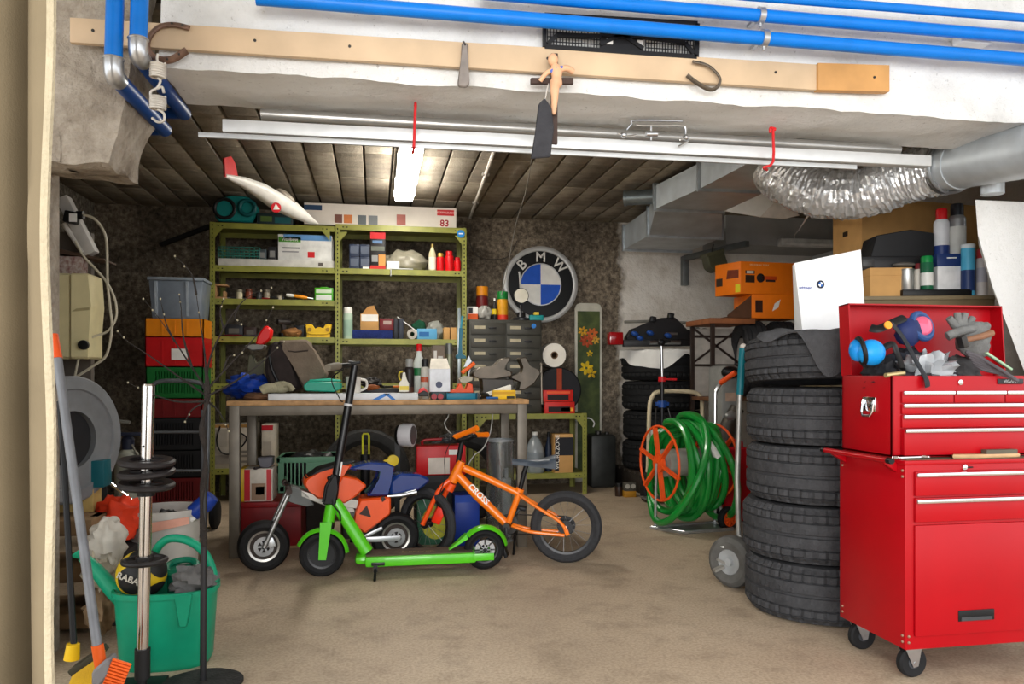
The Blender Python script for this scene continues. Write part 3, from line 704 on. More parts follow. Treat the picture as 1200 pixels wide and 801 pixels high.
# ================================================================== green kick scooter
SCY = 3.94
t = T('kick_scooter', 'lime green electric kick scooter with black stem parked before the bench', 'scooter', loc=(XatY(470, SCY), SCY, 0), room=True, s=1); q = t.q
GRIP = mat((120,112,98), .7, 0, .1)
def wheel(t, c, R, w, ri, axis, rimcol, parent=None, hubr=.02, disc=False, tyrecol=RUBBER, n=40):
    m = MB(); m.lathe([(ri, -w*.32), (ri+(R-ri)*.45, -w*.5), (R-w*.18, -w*.42), (R, -w*.15), (R, w*.15), (R-w*.18, w*.42), (ri+(R-ri)*.45, w*.5), (ri, w*.32), (ri, -w*.32)], c, axis, n)
    ty = t.part('tyre', m, tyrecol, parent)
    m = MB(); m.lathe([(ri-.008, -w*.3), (ri+.003, -w*.34), (ri+.003, w*.34), (ri-.008, w*.3), (ri-.008, -w*.3)], c, axis, n); t.part('rim', m, rimcol, parent)
    m = MB(); m.lathe([(0, -w*.6), (hubr*.5, -w*.6), (hubr*.5, -w*.4), (hubr, -w*.4), (hubr, w*.4), (hubr*.5, w*.4), (hubr*.5, w*.6), (0, w*.6)], c, axis, 20); t.part('hub', m, BLACKM, parent)
    return ty
AX = (0, 1, 0)
cf = q(377.5, 648.5); cf.z = .112; wheel(t, cf, .112, .05, .07, AX, BLACKM)
m = MB(); m.lathe([(.02, -.012), (.068, -.014), (.068, .014), (.02, .012), (.02, -.012)], cf, AX, 30); t.part('wheel_disc', m, mat((34,34,36), .5))
cr = q(567.5, 644); cr.z = .104; wheel(t, cr, .104, .05, .07, AX, BLACKM)
m = MB(); m.ring(cr+Vector((0, -.022, 0)), AX, .052, .028, .003, 30)
for k in range(8):
    a_ = k*math.pi/4; m.beam(cr+Vector((0,-.022,0)), cr+Vector((math.cos(a_)*.052, -.022, math.sin(a_)*.052)), .006, .003, up=(0,1,0))
t.part('brake_disc', m, STEEL)
# deck
z0, z1 = .052, .104
pd = t.poly([(416, 645), (575, 645)]); xl, xr = pd[0][0], pd[1][0]
m = MB(); m.box(xl+.05, xr-.085, -.085, .085, z0, z1, .012); m.box(xl, xl+.08, -.06, .06, z0+.008, z1, .02); t.part('deck', m, GREEN)
for y in (-.088, .078):
    m = MB(); m.box(xr-.1, xr+.005, y, y+.01, z0+.012, z1-.004, .003); t.part('rear_fork', m, GREEN)
m = MB(); m.box(xl+.055, xr-.1, -.074, .074, z1, z1+.004, .001); gp = t.part('grip_tape', m, mat((84,72,60), .85, 0, .12, 40))
text_mesh('DENVER', .045, mat((118,104,66), .7), t.root, ((xl+xr)/2-.03, -.02, z1+.0045), (0, 0, 0), 'deck_lettering', .0003)
# neck and down tube
hb, ht = q(384.5, 612), q(389, 585)
m = MB(); m.tube([hb, ht], [.030, .026], 20); t.part('head_tube', m, GREEN)
m = MB(); m.tube([q(393, 586), q(401, 601), q(426, 640), q(430, 646)], [.024, .032, .034, .036], 16, flat=.9); t.part('down_tube', m, GREEN)
m = MB(); m.tube(spline([q(389, 583, -.03), q(391, 592, -.035), q(398, 601, -.04), q(399, 610, -.03)], 5), .004, 8); t.part('cable', m, BLACK)
# fork and fender
for y in (-.036, .030):
    m = MB(); a_, b_, c_, d_ = [q(u, v, y) for u, v in ((375, 612), (389, 612), (382, 656), (373, 656))]
    m.prism([(a_.x, a_.z), (b_.x, b_.z), (c_.x, c_.z), (d_.x, d_.z)], y, y+.006); t.part('fork_blade', m, GREEN)
m = MB(); m.tube([q(384, 618), q(383.5, 611)], .034, 18); t.part('headset', m, BLACKM)
def fender(m, c, R, a0, a1, w, n=20, th=.004):
    def f(i, j):
        an = math.radians(a0+(a1-a0)*i); y = (j-.5)*w; rr = R-.25*w*(2*(j-.5))**2
        return Vector((c[0]+rr*math.cos(an), c[1]+y, c[2]+rr*math.sin(an)))
    m.sheet(f, n, 6, th)
m = MB(); fender(m, cf, .132, 158, 2, .06); t.part('front_fender', m, GREEN)
m = MB(); fender(m, cr, .126, 10, 140, .07)
cc = cr+Vector((.126*math.cos(math.radians(140)), 0, .126*math.sin(math.radians(140)))); e_ = q(526, 642)
m.hexa([Vector((e_.x, -.02, z1+.004)), Vector((cc.x+.01, -.03, cc.z-.02)), Vector((cc.x+.01, .03, cc.z-.02)), Vector((e_.x, .02, z1+.004)), Vector((e_.x, -.02, z1+.009)), Vector((cc.x, -.03, cc.z+.002)), Vector((cc.x, .03, cc.z+.002)), Vector((e_.x, .02, z1+.009))]); t.part('rear_fender', m, GREEN)
# stem, latch, handlebar
m = MB(); m.tube([q(389.5, 584), q(391, 574), q(392.5, 566), q(416, 428)], [.026, .026, .021, .019], 18); stm = t.part('stem', m, mat((20,20,22), .3, .2, .05))
m = MB(); m.prism(t.poly([(379, 590), (381, 572), (388, 556), (396, 555), (396, 572), (394, 590)]), -.034, .03, .006); m.tube([q(379, 588, -.04), q(382, 570, -.042), q(390, 556, -.036)], .008, 10); m.ball(q(386, 560, -.04), .012, 10); t.part('folding_latch', m, BLACK)
m = MB(); m.beam(q(398.2, 557, -.022), q(400.6, 541, -.022), .008, .004, up=(0,1,0)); t.part('reflector', m, PAPER, stm)
m = MB(); m.ring(q(408.2, 474), q(416, 428)-q(392.5, 566), .0215, .018, .012, 20); t.part('stem_band', m, mat((200,200,200), .4), stm)
hbz = q(411, 428); m = MB(); m.tube([q(416.5, 427), q(408, 426)], .017, 14); m.tube(spline([hbz+Vector((-.05, -.19, -.005)), hbz+Vector((-.012, -.09, 0)), hbz+Vector((-.012, .09, 0)), hbz+Vector((-.04, .2, .0))], 6), .0125, 12); bar = t.part('handlebar', m, BLACK)
for sy in (-1, 1):
    m = MB(); a_ = hbz+Vector((-.05, sy*.19, -.005)); m.tube([a_, a_+Vector((-.02, sy*.05, -.004)), a_+Vector((-.045, sy*.11, -.01))], [.018, .019, .017], 14); t.part('grip', m, GRIP, bar)
    m = MB(); m.tube(spline([hbz+Vector((-.03, sy*.13, -.005)), hbz+Vector((-.06, sy*.15, -.02)), hbz+Vector((-.085, sy*.24, -.025))], 4), .004, 8); t.part('brake_lever', m, BLACKM, bar)
m = MB(); m.tube(spline([hbz+Vector((-.03, -.1, -.02)), hbz+Vector((-.09, -.06, -.07)), hbz+Vector((-.05, -.03, -.17)), q(402, 470, -.01)], 8), .003, 6); t.part('brake_cable', m, BLACK, bar)
m = MB(); m.obox(hbz+Vector((.02, 0, .012)), (.06, .05, .014), (0, -8, 0), .004); t.part('display', m, BLACK, bar)
a_ = q(440, 656, -.09); m = MB(); m.box(a_.x-.02, a_.x+.045, -.094, -.087, .062, .078, .001); m.obox((a_.x, -.1, .052), (.02, .014, .034)); ks = t.part('kickstand_bracket', m, BLACKM)
m = MB(); m.tube([(a_.x, -.1, .05), (a_.x-.004, -.15, .006)], .007, 8); t.part('kickstand', m, BLACK, ks)
# ================================================================== orange kids bicycle
t = T('kids_bicycle', 'orange childrens bicycle with black saddle leaning before the bench', 'bicycle', loc=(1.005, 4.0, 0), room=True, yaw=-16.8, s=1); q = t.q
OR = mat((246,122,10), .3, 0, .04, coat=.3); OR2 = mat((238,78,14), .3, 0, .05, coat=.3)
R = .192
rw = q(663.3, 618); rw = Vector((rw.x, 0, R))
def spoke_wheel(t, c, R, axis, parent=None):
    axis = Vector(axis).normalized()
    m = MB(); w = .046; ri = R-.045
    m.lathe([(ri, -w*.3), (ri+.016, -w*.5), (R-.012, -w*.44), (R, -w*.14), (R, w*.14), (R-.012, w*.44), (ri+.016, w*.5), (ri, w*.3), (ri, -w*.3)], c, axis, 56); ty = t.part('tyre', m, mat((48,48,50), .7, 0, .15, 40, .3, 200))
    m = MB(); m.lathe([(ri-.012, -.011), (ri+.004, -.014), (ri+.004, .014), (ri-.012, .011), (ri-.012, -.011)], c, axis, 48); t.part('rim', m, BLACKM)
    m = MB(); a_ = axis.orthogonal().normalized(); b_ = axis.cross(a_)
    for k in range(18):
        an = 2*math.pi*k/18; sg = 1 if k % 2 else -1; d_ = a_*math.cos(an)+b_*math.sin(an); e_ = a_*math.cos(an+.5*sg)+b_*math.sin(an+.5*sg)
        m.tube([c+e_*.022+axis*.02*sg, c+d_*(ri-.008)], .0013, 5)
    t.part('spokes', m, mat((150,150,150), .3, .8))
    m = MB(); m.lathe([(0, -.045), (.007, -.045), (.007, -.028), (.025, -.026), (.025, -.018), (.014, -.016), (.014, .016), (.025, .018), (.025, .026), (.007, .028), (.007, .045), (0, .045)], c, axis, 22); t.part('hub', m, BLACKM)
spoke_wheel(t, rw, R, (0, 1, 0))
fa = q(500.5, 613); fa = Vector((fa.x, 0, R)); yaw_f = math.radians(-26)
spoke_wheel(t, fa, R, (math.sin(-yaw_f), math.cos(yaw_f), 0))
m = MB(); m.lathe([(.016, -.004), (.05, -.004), (.05, .004), (.016, .004), (.016, -.004)], rw+Vector((0, .034, 0)), AX, 26); m.lathe([(.016, -.003), (.038, -.003), (.038, .003), (.016, .003), (.016, -.003)], rw+Vector((0, -.03, 0)), AX, 24); t.part('sprocket', m, BLACKM)
bb = q(594.5, 615.5); sj = q(608.5, 577); hd = q(533, 553); hd2 = q(540, 541)
m = MB(); m.tube([bb, sj], [.016, .018], 14); m.ring(q(609, 574), sj-bb, .024, .016, .02, 18); t.part('seat_tube', m, OR)
m = MB(); m.tube([q(544, 548), q(575, 562), q(608, 578)], [.021, .019, .018], 14); t.part('top_tube', m, OR)
m = MB(); m.tube([q(543, 545.5, -.003), q(560, 552, -.0), q(577, 560), q(598, 570)], [.006, .006, .006, .005], 10); t.part('upper_stay', m, mat((250,160,30), .3, 0, .04))
m = MB(); m.tube([q(536, 556), q(560, 581), q(592, 612)], [.024, .026, .022], 16); dt = t.part('down_tube', m, OR)
p_ = q(561, 579, -.028); an = math.degrees(math.atan2(q(592, 612).z-q(540, 560).z, q(592, 612).x-q(540, 560).x))
text_mesh('CROSS', .045, mat((250,236,226), .4), t.root, p_, (90, -an, 0), 'frame_lettering', .0004, bold=.0012)
m = MB(); m.tube([q(530, 564), q(535, 553), q(541, 540)], [.027, .027, .022], 16); t.part('head_tube', m, OR)
for y in (-.035, .035):
    m = MB(); m.tube(spline([q(600, 615)+Vector((0,y*.4,0)), q(622, 621)+Vector((0,y,0)), q(662, 625)+Vector((0,y*1.2,0))], 5), .009, 10); t.part('chain_stay', m, OR)
    m = MB(); m.tube(spline([q(610, 580)+Vector((0,y*.4,0)), q(632, 594)+Vector((0,y,0)), q(655, 608)+Vector((0,y*1.2,0)), q(664, 619)+Vector((0,y*1.2,0))], 5), .009, 10); t.part('seat_stay', m, OR)
    m = MB(); c = q(664, 620)+Vector((0, y*1.25, 0)); m.obox(c, (.022, .006, .05), (0, -20, 0), .002); t.part('dropout', m, OR)
    # fork blade, bent to the turned wheel
    off = Vector((math.sin(-yaw_f), math.cos(yaw_f), 0))*y*1.15
    m = MB(); m.tube(spline([q(530, 562)+off*.6, q(520, 573)+off, q(508, 597)+off, fa+off], 5), [.015]*16 if False else .0135, 12); t.part('fork_blade', m, OR2)
m = MB(); m.tube([q(530, 566), q(526, 574)], [.024, .026], 14); t.part('fork_crown', m, OR2)
m = MB(); m.obox(q(514, 604, -.055), (.05, .012, .09), (0, 24, 0), .006); t.part('brake_arm', m, mat((226,44,16), .4))
# stem, bars
ax_f = Vector((math.sin(-yaw_f), math.cos(yaw_f), 0)); st0 = q(536, 540); st1 = q(541.5, 516)
m = MB(); m.tube([q(537, 541), q(540, 524), st1], .014, 12); t.part('stem', m, BLACK)
m = MB(); m.tube(spline([st1+ax_f*-.09+Vector((.02,0,.03)), st1+ax_f*-.04, st1+ax_f*.04, st1+ax_f*.1+Vector((.01,0,.02))], 5), .011, 12); hbar = t.part('handlebar', m, BLACK)
for sy, e_ in ((-1, q(559, 501.5, -.17)), (1, None)):
    a_ = st1+ax_f*.09*sy+Vector((.015, 0, .025)); e2 = e_ if e_ is not None else st1+ax_f*.19+Vector((.03, 0, .02))
    m = MB(); m.tube([a_, a_.lerp(e2, .5), e2], [.015, .014, .016], 14); t.part('grip', m, OR, hbar)
    m = MB(); m.ball(a_+Vector((0,0,-.005)), (.018,.018,.014), 10); m.tube(spline([a_+Vector((-.01,0,0)), a_+Vector((-.05, sy*.02, .0)), a_+Vector((-.06, sy*.07, .01))], 4), .004, 6); t.part('brake_lever', m, BLACKM, hbar)
m = MB(); m.obox(st1+Vector((-.045, .01, .008)), (.07, .05, .03), (0, 10, 20), .01); m.ball(st1+Vector((-.09,.02,.0)), (.028,.022,.016), 12); t.part('bell', m, mat((40,42,46), .4), hbar)
m = MB(); m.tube(spline([st1+Vector((-.05,-.02,.01)), st1+Vector((-.085,-.05,-.08)), q(521, 560, -.05), q(513, 585, -.05), q(512, 598, -.05)], 8), .0025, 6); t.part('brake_cable', m, BLACK, hbar)
# seat post, saddle
m = MB(); m.tube([sj, q(616, 547)], .0125, 12); m.tube([q(613, 556), q(617, 545)], .013, 10); t.part('seat_post', m, BLACK)
def saddle(i, j):
    L_ = i; w = .018+.055*max(0, min(1, (L_-.35)/.5))**1.3*(1 if L_ < .93 else .85); an = math.pi*(j*1.0)
    zc = .0+.018*(L_-.4)**2*4
    return Vector((L_*.235, -w*math.cos(an), zc+(.022+.012*L_)*math.sin(an)))
p0 = q(600.5, 542); m = MB(); m.sheet(lambda i, j: p0+saddle(i, j)+Vector((0,0,-.008)), 18, 12); m.prism([(p0.x, p0.z-.01), (p0.x+.1, p0.z-.016), (p0.x+.235, p0.z-.03), (p0.x+.235, p0.z+.02), (p0.x, p0.z)], -.017, .017); t.part('saddle', m, mat((58,66,76), .4))
m = MB(); m.cyl(bb+Vector((0,-.05,0)), bb+Vector((0,.05,0)), .02, n=18); m.lathe([(.02,-.003),(.055,-.003),(.055,.003),(.02,.003),(.02,-.003)], bb+Vector((0,.045,0)), AX, 28); cr_ = t.part('chainring', m, DARKMETAL)
for sy, dx, dz in ((-1, .0, -.11), (1, .06, .08)):
    e_ = bb+Vector((dx, sy*.06, dz)); m = MB(); m.beam(bb+Vector((0, sy*.055, 0)), e_, .016, .01, up=(0,1,0), bev=.002); t.part('crank_arm', m, BLACK)
    m = MB(); m.obox(e_+Vector((0, sy*.05, 0)), (.065, .07, .02), (0, 70 if sy < 0 else 10, 0), .004); t.part('pedal', m, BLACK)
m = MB()
for sg in (-1, 1): m.tube([bb+Vector((0, .045, sg*.054)), rw+Vector((0, .034, sg*.049))], .004, 6)
t.part('chain', m, DARKMETAL)
a_ = q(604, 618, .05); m = MB(); m.tube([a_, a_+Vector((-.02, .08, -a_.z+.006))], .007, 8); t.part('kickstand', m, BLACK)
# ================================================================== mini motorcycle (pocket bike)
t = T('mini_motorcycle', 'blue and orange mini motorcycle parked under the workbench', 'mini motorcycle', loc=(-.56, 4.10, 0), room=True, yaw=9.5, s=1); q = t.q
OF = mat((236,84,22), .35, 0, .05, coat=.2); BF_ = mat((22,52,118), .22, 0, .06, coat=.6); GP = mat((104,106,104), .5)
cf = Vector((q(309, 638).x, 0, .13)); cr = Vector((q(463, 627).x, 0, .13))
MT = mat((26,25,25), .7, 0, .2, 30)
for c in (cf, cr):
    wheel(t, c, .13, .075, .076, AX, mat((170,166,160), .3, .8), hubr=.022, tyrecol=MT)
    m = MB(); m.lathe([(.02, -.006), (.074, -.008), (.074, .008), (.02, .006), (.02, -.006)], c, AX, 30); t.part('wheel_centre', m, mat((58,48,42), .6))
    m = MB(); m.ring(c+Vector((0,-.03,0)), AX, .05, .03, .003, 30)
    for k in range(6): a_ = k*math.pi/3; m.beam(c+Vector((0,-.03,0)), c+Vector((.05*math.cos(a_), -.03, .05*math.sin(a_))), .01, .004, up=(0,1,0))
    t.part('brake_disc', m, mat((150,150,150), .35, .8))
m = MB(); m.obox(cf+Vector((.035, -.04, .02)), (.035, .02, .05), (0, -20, 0), .004); t.part('brake_caliper', m, ALU)
for y in (-.055, .055):
    m = MB(); m.tube([cf+Vector((0, y, 0)), q(337, 578)+Vector((0, y, 0))], .012, 12); t.part('fork_leg', m, mat((170,170,168), .3, .8))
m = MB(); m.prism(t.poly([(334, 585), (341, 568), (352, 571), (360, 579), (368, 590), (358, 592), (345, 588)]), -.05, .05, .006); t.part('front_mask', m, GP)
m = MB(); m.prism(t.poly([(352, 572), (395, 587), (413, 592), (415, 600), (404, 600), (352, 580)]), -.05, .05, .003); m.prism(t.poly([(398, 580), (418, 584), (420, 594), (398, 592)]), -.055, .055, .002); t.part('frame', m, mat((176,172,164), .4, .7))
m = MB(); a_ = q(336, 569); m.tube([a_+Vector((0, -.16, .0)), a_+Vector((.01, 0, .004)), a_+Vector((0, .16, 0))], .011, 10); hb_ = t.part('handlebar', m, BLACK)
for sy in (-1, 1):
    m = MB(); m.tube([a_+Vector((0, sy*.1, 0)), a_+Vector((0, sy*.19, -.004))], .016, 12); t.part('grip', m, mat((60,48,44), .7), hb_)
m = MB(); m.prism(t.poly([(354, 566), (357, 558), (374, 551), (400, 543), (411, 541), (409, 547), (398, 553), (399, 558), (388, 580), (372, 583), (361, 573)]), -.075, .075, .012); t.part('nose_fairing', m, OF)
m = MB(); m.prism(t.poly([(357, 559), (372, 548), (400, 540), (415, 538), (411, 541), (374, 551)]), -.07, .07, .003); t.part('windscreen', m, BLACK)
m = MB(); m.prism(t.poly([(399, 555), (418, 559), (428, 567), (414, 580), (401, 588), (388, 580)]), -.07, .07, .008); t.part('side_fairing', m, OF)
m = MB(); m.prism(t.poly([(419, 582), (455, 579), (455, 599), (425, 622), (411, 612), (415, 596)]), -.085, .085, .01); bf = t.part('belly_fairing', m, OF)
m = MB(); m.prism(t.poly([(421, 602), (430, 592), (435, 606)], -.088), -.0895, -.0855); m.prism(t.poly([(446, 583), (450, 581), (452, 585), (448, 588)], -.088), -.0893, -.0855); t.part('decal', m, mat((60,40,36), .5), bf)
m = MB(); m.prism(t.poly([(404, 547), (430, 540), (452, 541), (461, 545), (456, 562), (454, 579), (427, 579), (444, 560), (446, 549), (432, 546), (415, 550)]), -.065, .065, .01); t.part('fuel_tank', m, BF_)
m = MB(); m.prism(t.poly([(455, 562), (466, 553), (490, 554), (502, 560), (498, 565), (486, 574), (455, 581)]), -.06, .06, .012); t.part('tail_seat', m, BF_)
m = MB(); m.tube([q(454, 581, -.07), q(470, 580, -.08), q(488, 576, -.085)], [.01, .014, .016], 12); t.part('exhaust', m, STEEL)
for y in (-.05, .05):
    m = MB(); m.beam(q(424, 630)+Vector((0, y, 0)), cr+Vector((.02, y, 0)), .012, .028, up=(0,0,1), bev=.003); m.beam(q(424, 627)+Vector((0, y, 0)), q(446, 616)+Vector((0, y, 0)), .012, .018, bev=.003); t.part('swingarm', m, ALU)
m = MB(); m.box(q(400, 600).x, q(440, 600).x, -.05, .05, .14, .3, .015); t.part('engine', m, DARKMETAL)
m = MB(); a_ = q(460, 539, -.03); m.lathe([(0,0),(.03,0),(.03,.02),(0,.024)], a_, (0,-1,0), 20); m.prism(t.poly([(448, 539), (457, 534), (458, 542)]), -.05, -.02); t.part('fuel_cap', m, mat((190,164,30), .4))
# ================================================================== generic makers for small goods
def at(u, Y, z): return (XatY(u, Y), Y, z)
def carton(name, label, cat, u0, u1, vt, Y, z, dep, m_, prints=(), yaw=0, group=None, bev=.002, tape=None, vb=None):
    um = (u0+u1)/2; d = dY(um, Y)
    t = T(name, label, cat, loc=at(um, Y, z), room=True, yaw=yaw, s=1, group=group)
    W = (u1-u0)*d/FPX/2; H = zat(vt, d)-z if vb is None else (vb-vt)*d/FPX
    m = MB(); m.box(-W, W, 0, dep, 0, H, bev)
    if not prints and not tape: t.solo(m, m_)
    else:
        t.part('body', m, m_)
        for k, (a, b, c, e, col) in enumerate(prints):
            m = MB(); m.box(-W+2*W*a, -W+2*W*b, -.0012, 0, H*c, H*e); t.part('printed_panel', m, mat(col, .55, 0, .06))
        if tape: m = MB(); m.box(-W*.12, W*.12, -.001, dep, H-.0002, H+.0008); t.part('tape', m, mat(tape, .4))
    t.W, t.H = W, H
    return t
def can(name, label, cat, u, w, vt, Y, z, kind, cols, group=None, tilt=None):
    d = dY(u, Y); r = w*d/FPX/2; H = zat(vt, d)-z
    t = T(name, label, cat, loc=(XatY(u, Y), Y+r, z), room=True, s=1, group=group)
    P_ = {'spray': ([(0,0),(.96,0),(1,.02),(1,.72),(.97,.75),(.72,.8),(0,.8)], [(0,.78),(.74,.78),(.74,.97),(.66,1),(0,1)]),
          'bottle': ([(0,0),(.92,0),(1,.03),(1,.55),(.9,.66),(.45,.8),(.36,.88),(0,.88)], [(0,.87),(.42,.87),(.42,.99),(.36,1),(0,1)]),
          'can': ([(0,0),(.96,0),(1,.02),(1,.93),(0,.93)], [(0,.92),(1.03,.92),(1.03,.99),(.93,1),(.9,.97),(0,.97)]),
          'jar': ([(0,0),(.95,0),(1,.04),(1,.66),(.88,.74),(0,.74)], [(0,.73),(.98,.73),(.98,.98),(.93,1),(0,1)]),
          'thermos': ([(0,0),(.95,0),(1,.02),(1,.78),(.9,.81),(0,.81)], [(0,.8),(.92,.8),(.92,.96),(.8,1),(0,1)]),
          'jug': ([(0,0),(.93,0),(1,.03),(1,.5),(.9,.62),(.5,.82),(.26,.88),(.26,.93),(0,.93)], [(0,.92),(.3,.92),(.3,1),(0,1)])}[kind]
    n = 26
    m = MB(); m.lathe([(a*r, b*H) for a, b in P_[0]], n=n); t.part('body', m, cols[0])
    m = MB(); m.lathe([(a*r, b*H) for a, b in P_[1]], n=n); t.part('lid' if kind in ('jar', 'can') else 'cap', m, cols[1])
    if len(cols) > 2 and cols[2] is not None:
        z0, z1 = cols[3] if len(cols) > 3 else (.15, .5)
        m = MB(); m.lathe([(r*1.003, H*z0), (r*1.008, H*z0), (r*1.008, H*z1), (r*1.003, H*z1), (r*1.003, H*z0)], n=n); t.part('label_band', m, cols[2])
    return t
def plastic(c, r=.4): return mat(c, r, 0, .06)
CLEAR = mat((225,232,235), .12, 0, 0, trans=.85); HAZY = mat((206,214,220), .3, 0, .04, trans=.5)
def lumpy(name, label, cat, u0, u1, v0, v1, Y, z, dep, m_, amp=.35, seed=1, fq=1.2, group=None, sub=None):
    um = (u0+u1)/2; d = dY(um, Y); W = (u1-u0)*d/FPX/2; H = (v1-v0)*d/FPX
    t = T(name, label, cat, loc=(XatY(um, Y), Y+dep/2, z), room=True, s=1, group=group)
    m = MB(); m.ball((0, 0, H*.5), (W, dep/2, H*.5), 28, amp=amp, fq=fq, seed=seed)
    for v_ in m.bm.verts: v_.co.z = max(0.0005, v_.co.z); v_.co += Vector(noise.noise_vector(v_.co*40))*.006*(1 if v_.co.z > .002 else 0)
    if sub: t.part('body', m, m_, smooth=60)
    else: t.solo(m, m_, smooth=60)
    t.W, t.H = W, H
    return t
def rod(name, label, cat, u, Y, z, pts, r, m_, group=None, ends=()):
    """a bar-like tool lying near (u,Y,z); pts are local metres; ends: list of (i, j, radius, material, partname) for handle sections"""
    t = T(name, label, cat, loc=at(u, Y, z), room=True, s=1, group=group)
    m = MB(); m.tube([Vector(p) for p in pts], r, 10)
    if not ends: t.solo(m, m_); return t
    t.part('shaft', m, m_)
    for a, b, rr, mm, nm in ends:
        m = MB(); m.tube([Vector(a), Vector(a).lerp(Vector(b), .25), Vector(a).lerp(Vector(b), .7), Vector(b)], [rr*.8, rr*1.05, rr, rr*.75], 12); t.part(nm, m, mm)
    return t
TEAL = plastic((14,106,104)); NAVY = plastic((26,38,74), .5); YEL = plastic((232,186,20), .4); DKRED = plastic((120,22,26), .5)
# ---------------- top of the shelving
Y0 = SY+.02; z = ZL[0]
t = T('cable_reel', 'dark teal plastic cable reel on top of the green shelving', 'cable reel', loc=at(275, Y0, z), room=True, s=1); q = t.q
m = MB(); m.prism(t.poly([(250, 252), (251, 238), (258, 230), (270, 227), (290, 229), (300, 238), (300, 250), (294, 259), (255, 259)]), .04, .2, .012); t.part('body', m, TEAL)
m = MB(); c = q(289, 242); m.torus(c+Vector((0, .035, 0)), AX, .058, .016, 28, 10); t.part('hub_ring', m, plastic((10,74,76)))
m = MB(); c = q(262, 243); m.torus(c+Vector((0, .04, 0)), AX, .075, .014, 28, 10); t.part('wound_cable', m, BLACK)
m = MB(); m.box(q(252, 260).x, q(300, 260).x, .02, .22, 0, .014, .003); t.part('foot', m, BLACK)
carton('tool_case', 'dark low case beside the teal cable reel on the shelving', 'case', 302, 342, 250, Y0+.03, z, .2, plastic((30,44,46)), prints=((.1,.42,.3,.75,(70,92,40)), (.5,.95,.2,.7,(20,80,84))))
t = T('model_glider', 'white model glider with red tail fin hung nose down above shelving', 'model aircraft', loc=PY(318, 230, 5.0), room=True, s=1); q = t.q
def gd(u): return -.15+(u-262)/111*1.2
def gq(u, v, e=0): return q(u, v, gd(u)+e)
m = MB(); pts = [gq(u, v) for u, v in ((264, 206), (285, 213), (305, 223), (325, 236), (345, 247), (362, 257), (373, 262))]
m.tube(pts, [.012, .035, .055, .066, .058, .03, .004], 20, flat=.8); t.part('fuselage', m, mat((214,212,206), .35, 0, .05))
m = MB(); A_ = [gq(u, v) for u, v in ((263, 207), (262, 185), (270, 183), (275, 192), (278, 208), (302, 219), (290, 216))]
vs_ = [m.bm.verts.new(p+Vector((s_*.006, -s_*.004, 0))) for s_ in (1, -1) for p in A_]; n_ = len(A_)
m.bm.faces.new(vs_[:n_]); m.bm.faces.new(vs_[n_:][::-1])
for k in range(n_): m.bm.faces.new((vs_[k], vs_[n_+k], vs_[n_+(k+1) % n_], vs_[(k+1) % n_]))
t.part('tail_fin', m, mat((190,30,32), .4))
m = MB(); m.ball(gq(334, 231), (.09, .05, .035), 16, (0, 30, 40)); t.part('canopy', m, mat((150,140,126), .2, 0, .1))
c = gq(323.5, 243, -.085); nrm = Vector((.35, -.9, -.25)).normalized(); m = MB(); m.lathe([(0,0),(.034,0),(.034,.003),(0,.003)], c, nrm, 24); rd = t.part('roundel', m, mat((206,22,36), .4))
m = MB(); m.lathe([(0,0),(.026,0),(.026,.002),(0,.002)], c+nrm*.0032, nrm, 3, 0, 360); t.part('roundel_triangle', m, WHITE, rd)
m = MB(); w0 = gq(330, 236); m.hexa([w0+Vector((-.1,-.12,.02)), w0+Vector((.05,.12,.0)), w0+Vector((.5,.0,.1)), w0+Vector((.42,-.12,.1)), w0+Vector((-.1,-.12,.032)), w0+Vector((.05,.12,.012)), w0+Vector((.5,.0,.106)), w0+Vector((.42,-.12,.106))]) if False else m.ball(gq(345, 240), (.03, .06, .02), 12); t.part('wing_root', m, mat((206,200,190), .4))
m = MB(); a_ = gq(272, 209); m.tube([a_, Vector((q(222, 142, -.5).x, -.5, ZC-t.loc.z))], .002, 5); m.tube([gq(340, 240), Vector((gq(340, 240).x, gq(340, 240).y, ZC-t.loc.z))], .0015, 5); t.part('hanging_line', m, mat((120,116,108), .6))
t = carton('long_box', 'long white printed carton lying on top of the green shelving', 'box', 359, 535, 240.5, Y0+.04, ZR[0]+.001, .34, mat((214,206,196), .7, 0, .06, 6), prints=((.0,.115,.66,.9,(36,62,92)), (.195,.245,.1,.5,(110,70,60)), (.255,.31,.1,.5,(190,112,60)), (.345,.4,.06,.5,(90,96,100)), (.415,.475,.06,.5,(120,124,126)), (.87,.985,.62,.9,(190,40,44)), (.6,.66,.1,.6,(160,90,80))))
text_mesh('83', .075, mat((150,24,40), .5), t.root, (t.W*.84, -.002, t.H*.24), (90,0,0), 'lettering', .0004, bold=.002)
text_mesh('DECKENLEUCHTE', .022, mat((238,210,206), .5), t.root, (t.W*.86, -.002, t.H*.76), (90,0,0), 'lettering', .0004)
# ---------------- upper left bay
z = ZL[1]
tr = carton('flat_box', 'flat pale grey box under the white carton in the shelving', 'box', 259, 390, 304, Y0, z, .3, mat((196,194,186), .6), prints=((.86,.9,.25,.7,(90,84,76)),))
zt_ = z+tr.H
t = T('mesh_basket', 'small teal mesh basket on the flat grey box', 'basket', loc=at(280, Y0+.02, zt_), room=True, s=1); q = t.q
m = MB(); W_ = .155; Hb = zat(289, dY(280, Y0))-zt_
for k in range(9):
    x = -W_+2*W_*k/8; m.box(x-.003, x+.003, 0, .004, 0, Hb); m.box(x-.003, x+.003, .146, .15, 0, Hb)
for k in range(5):
    zz = Hb*k/4; m.box(-W_, W_, 0, .004, max(0,zz-.003), zz+.003); m.box(-W_, W_, .146, .15, max(0,zz-.003), zz+.003); m.box(-W_, -W_+.004, 0, .15, max(0,zz-.003), zz+.003); m.box(W_-.004, W_, 0, .15, max(0,zz-.003), zz+.003)
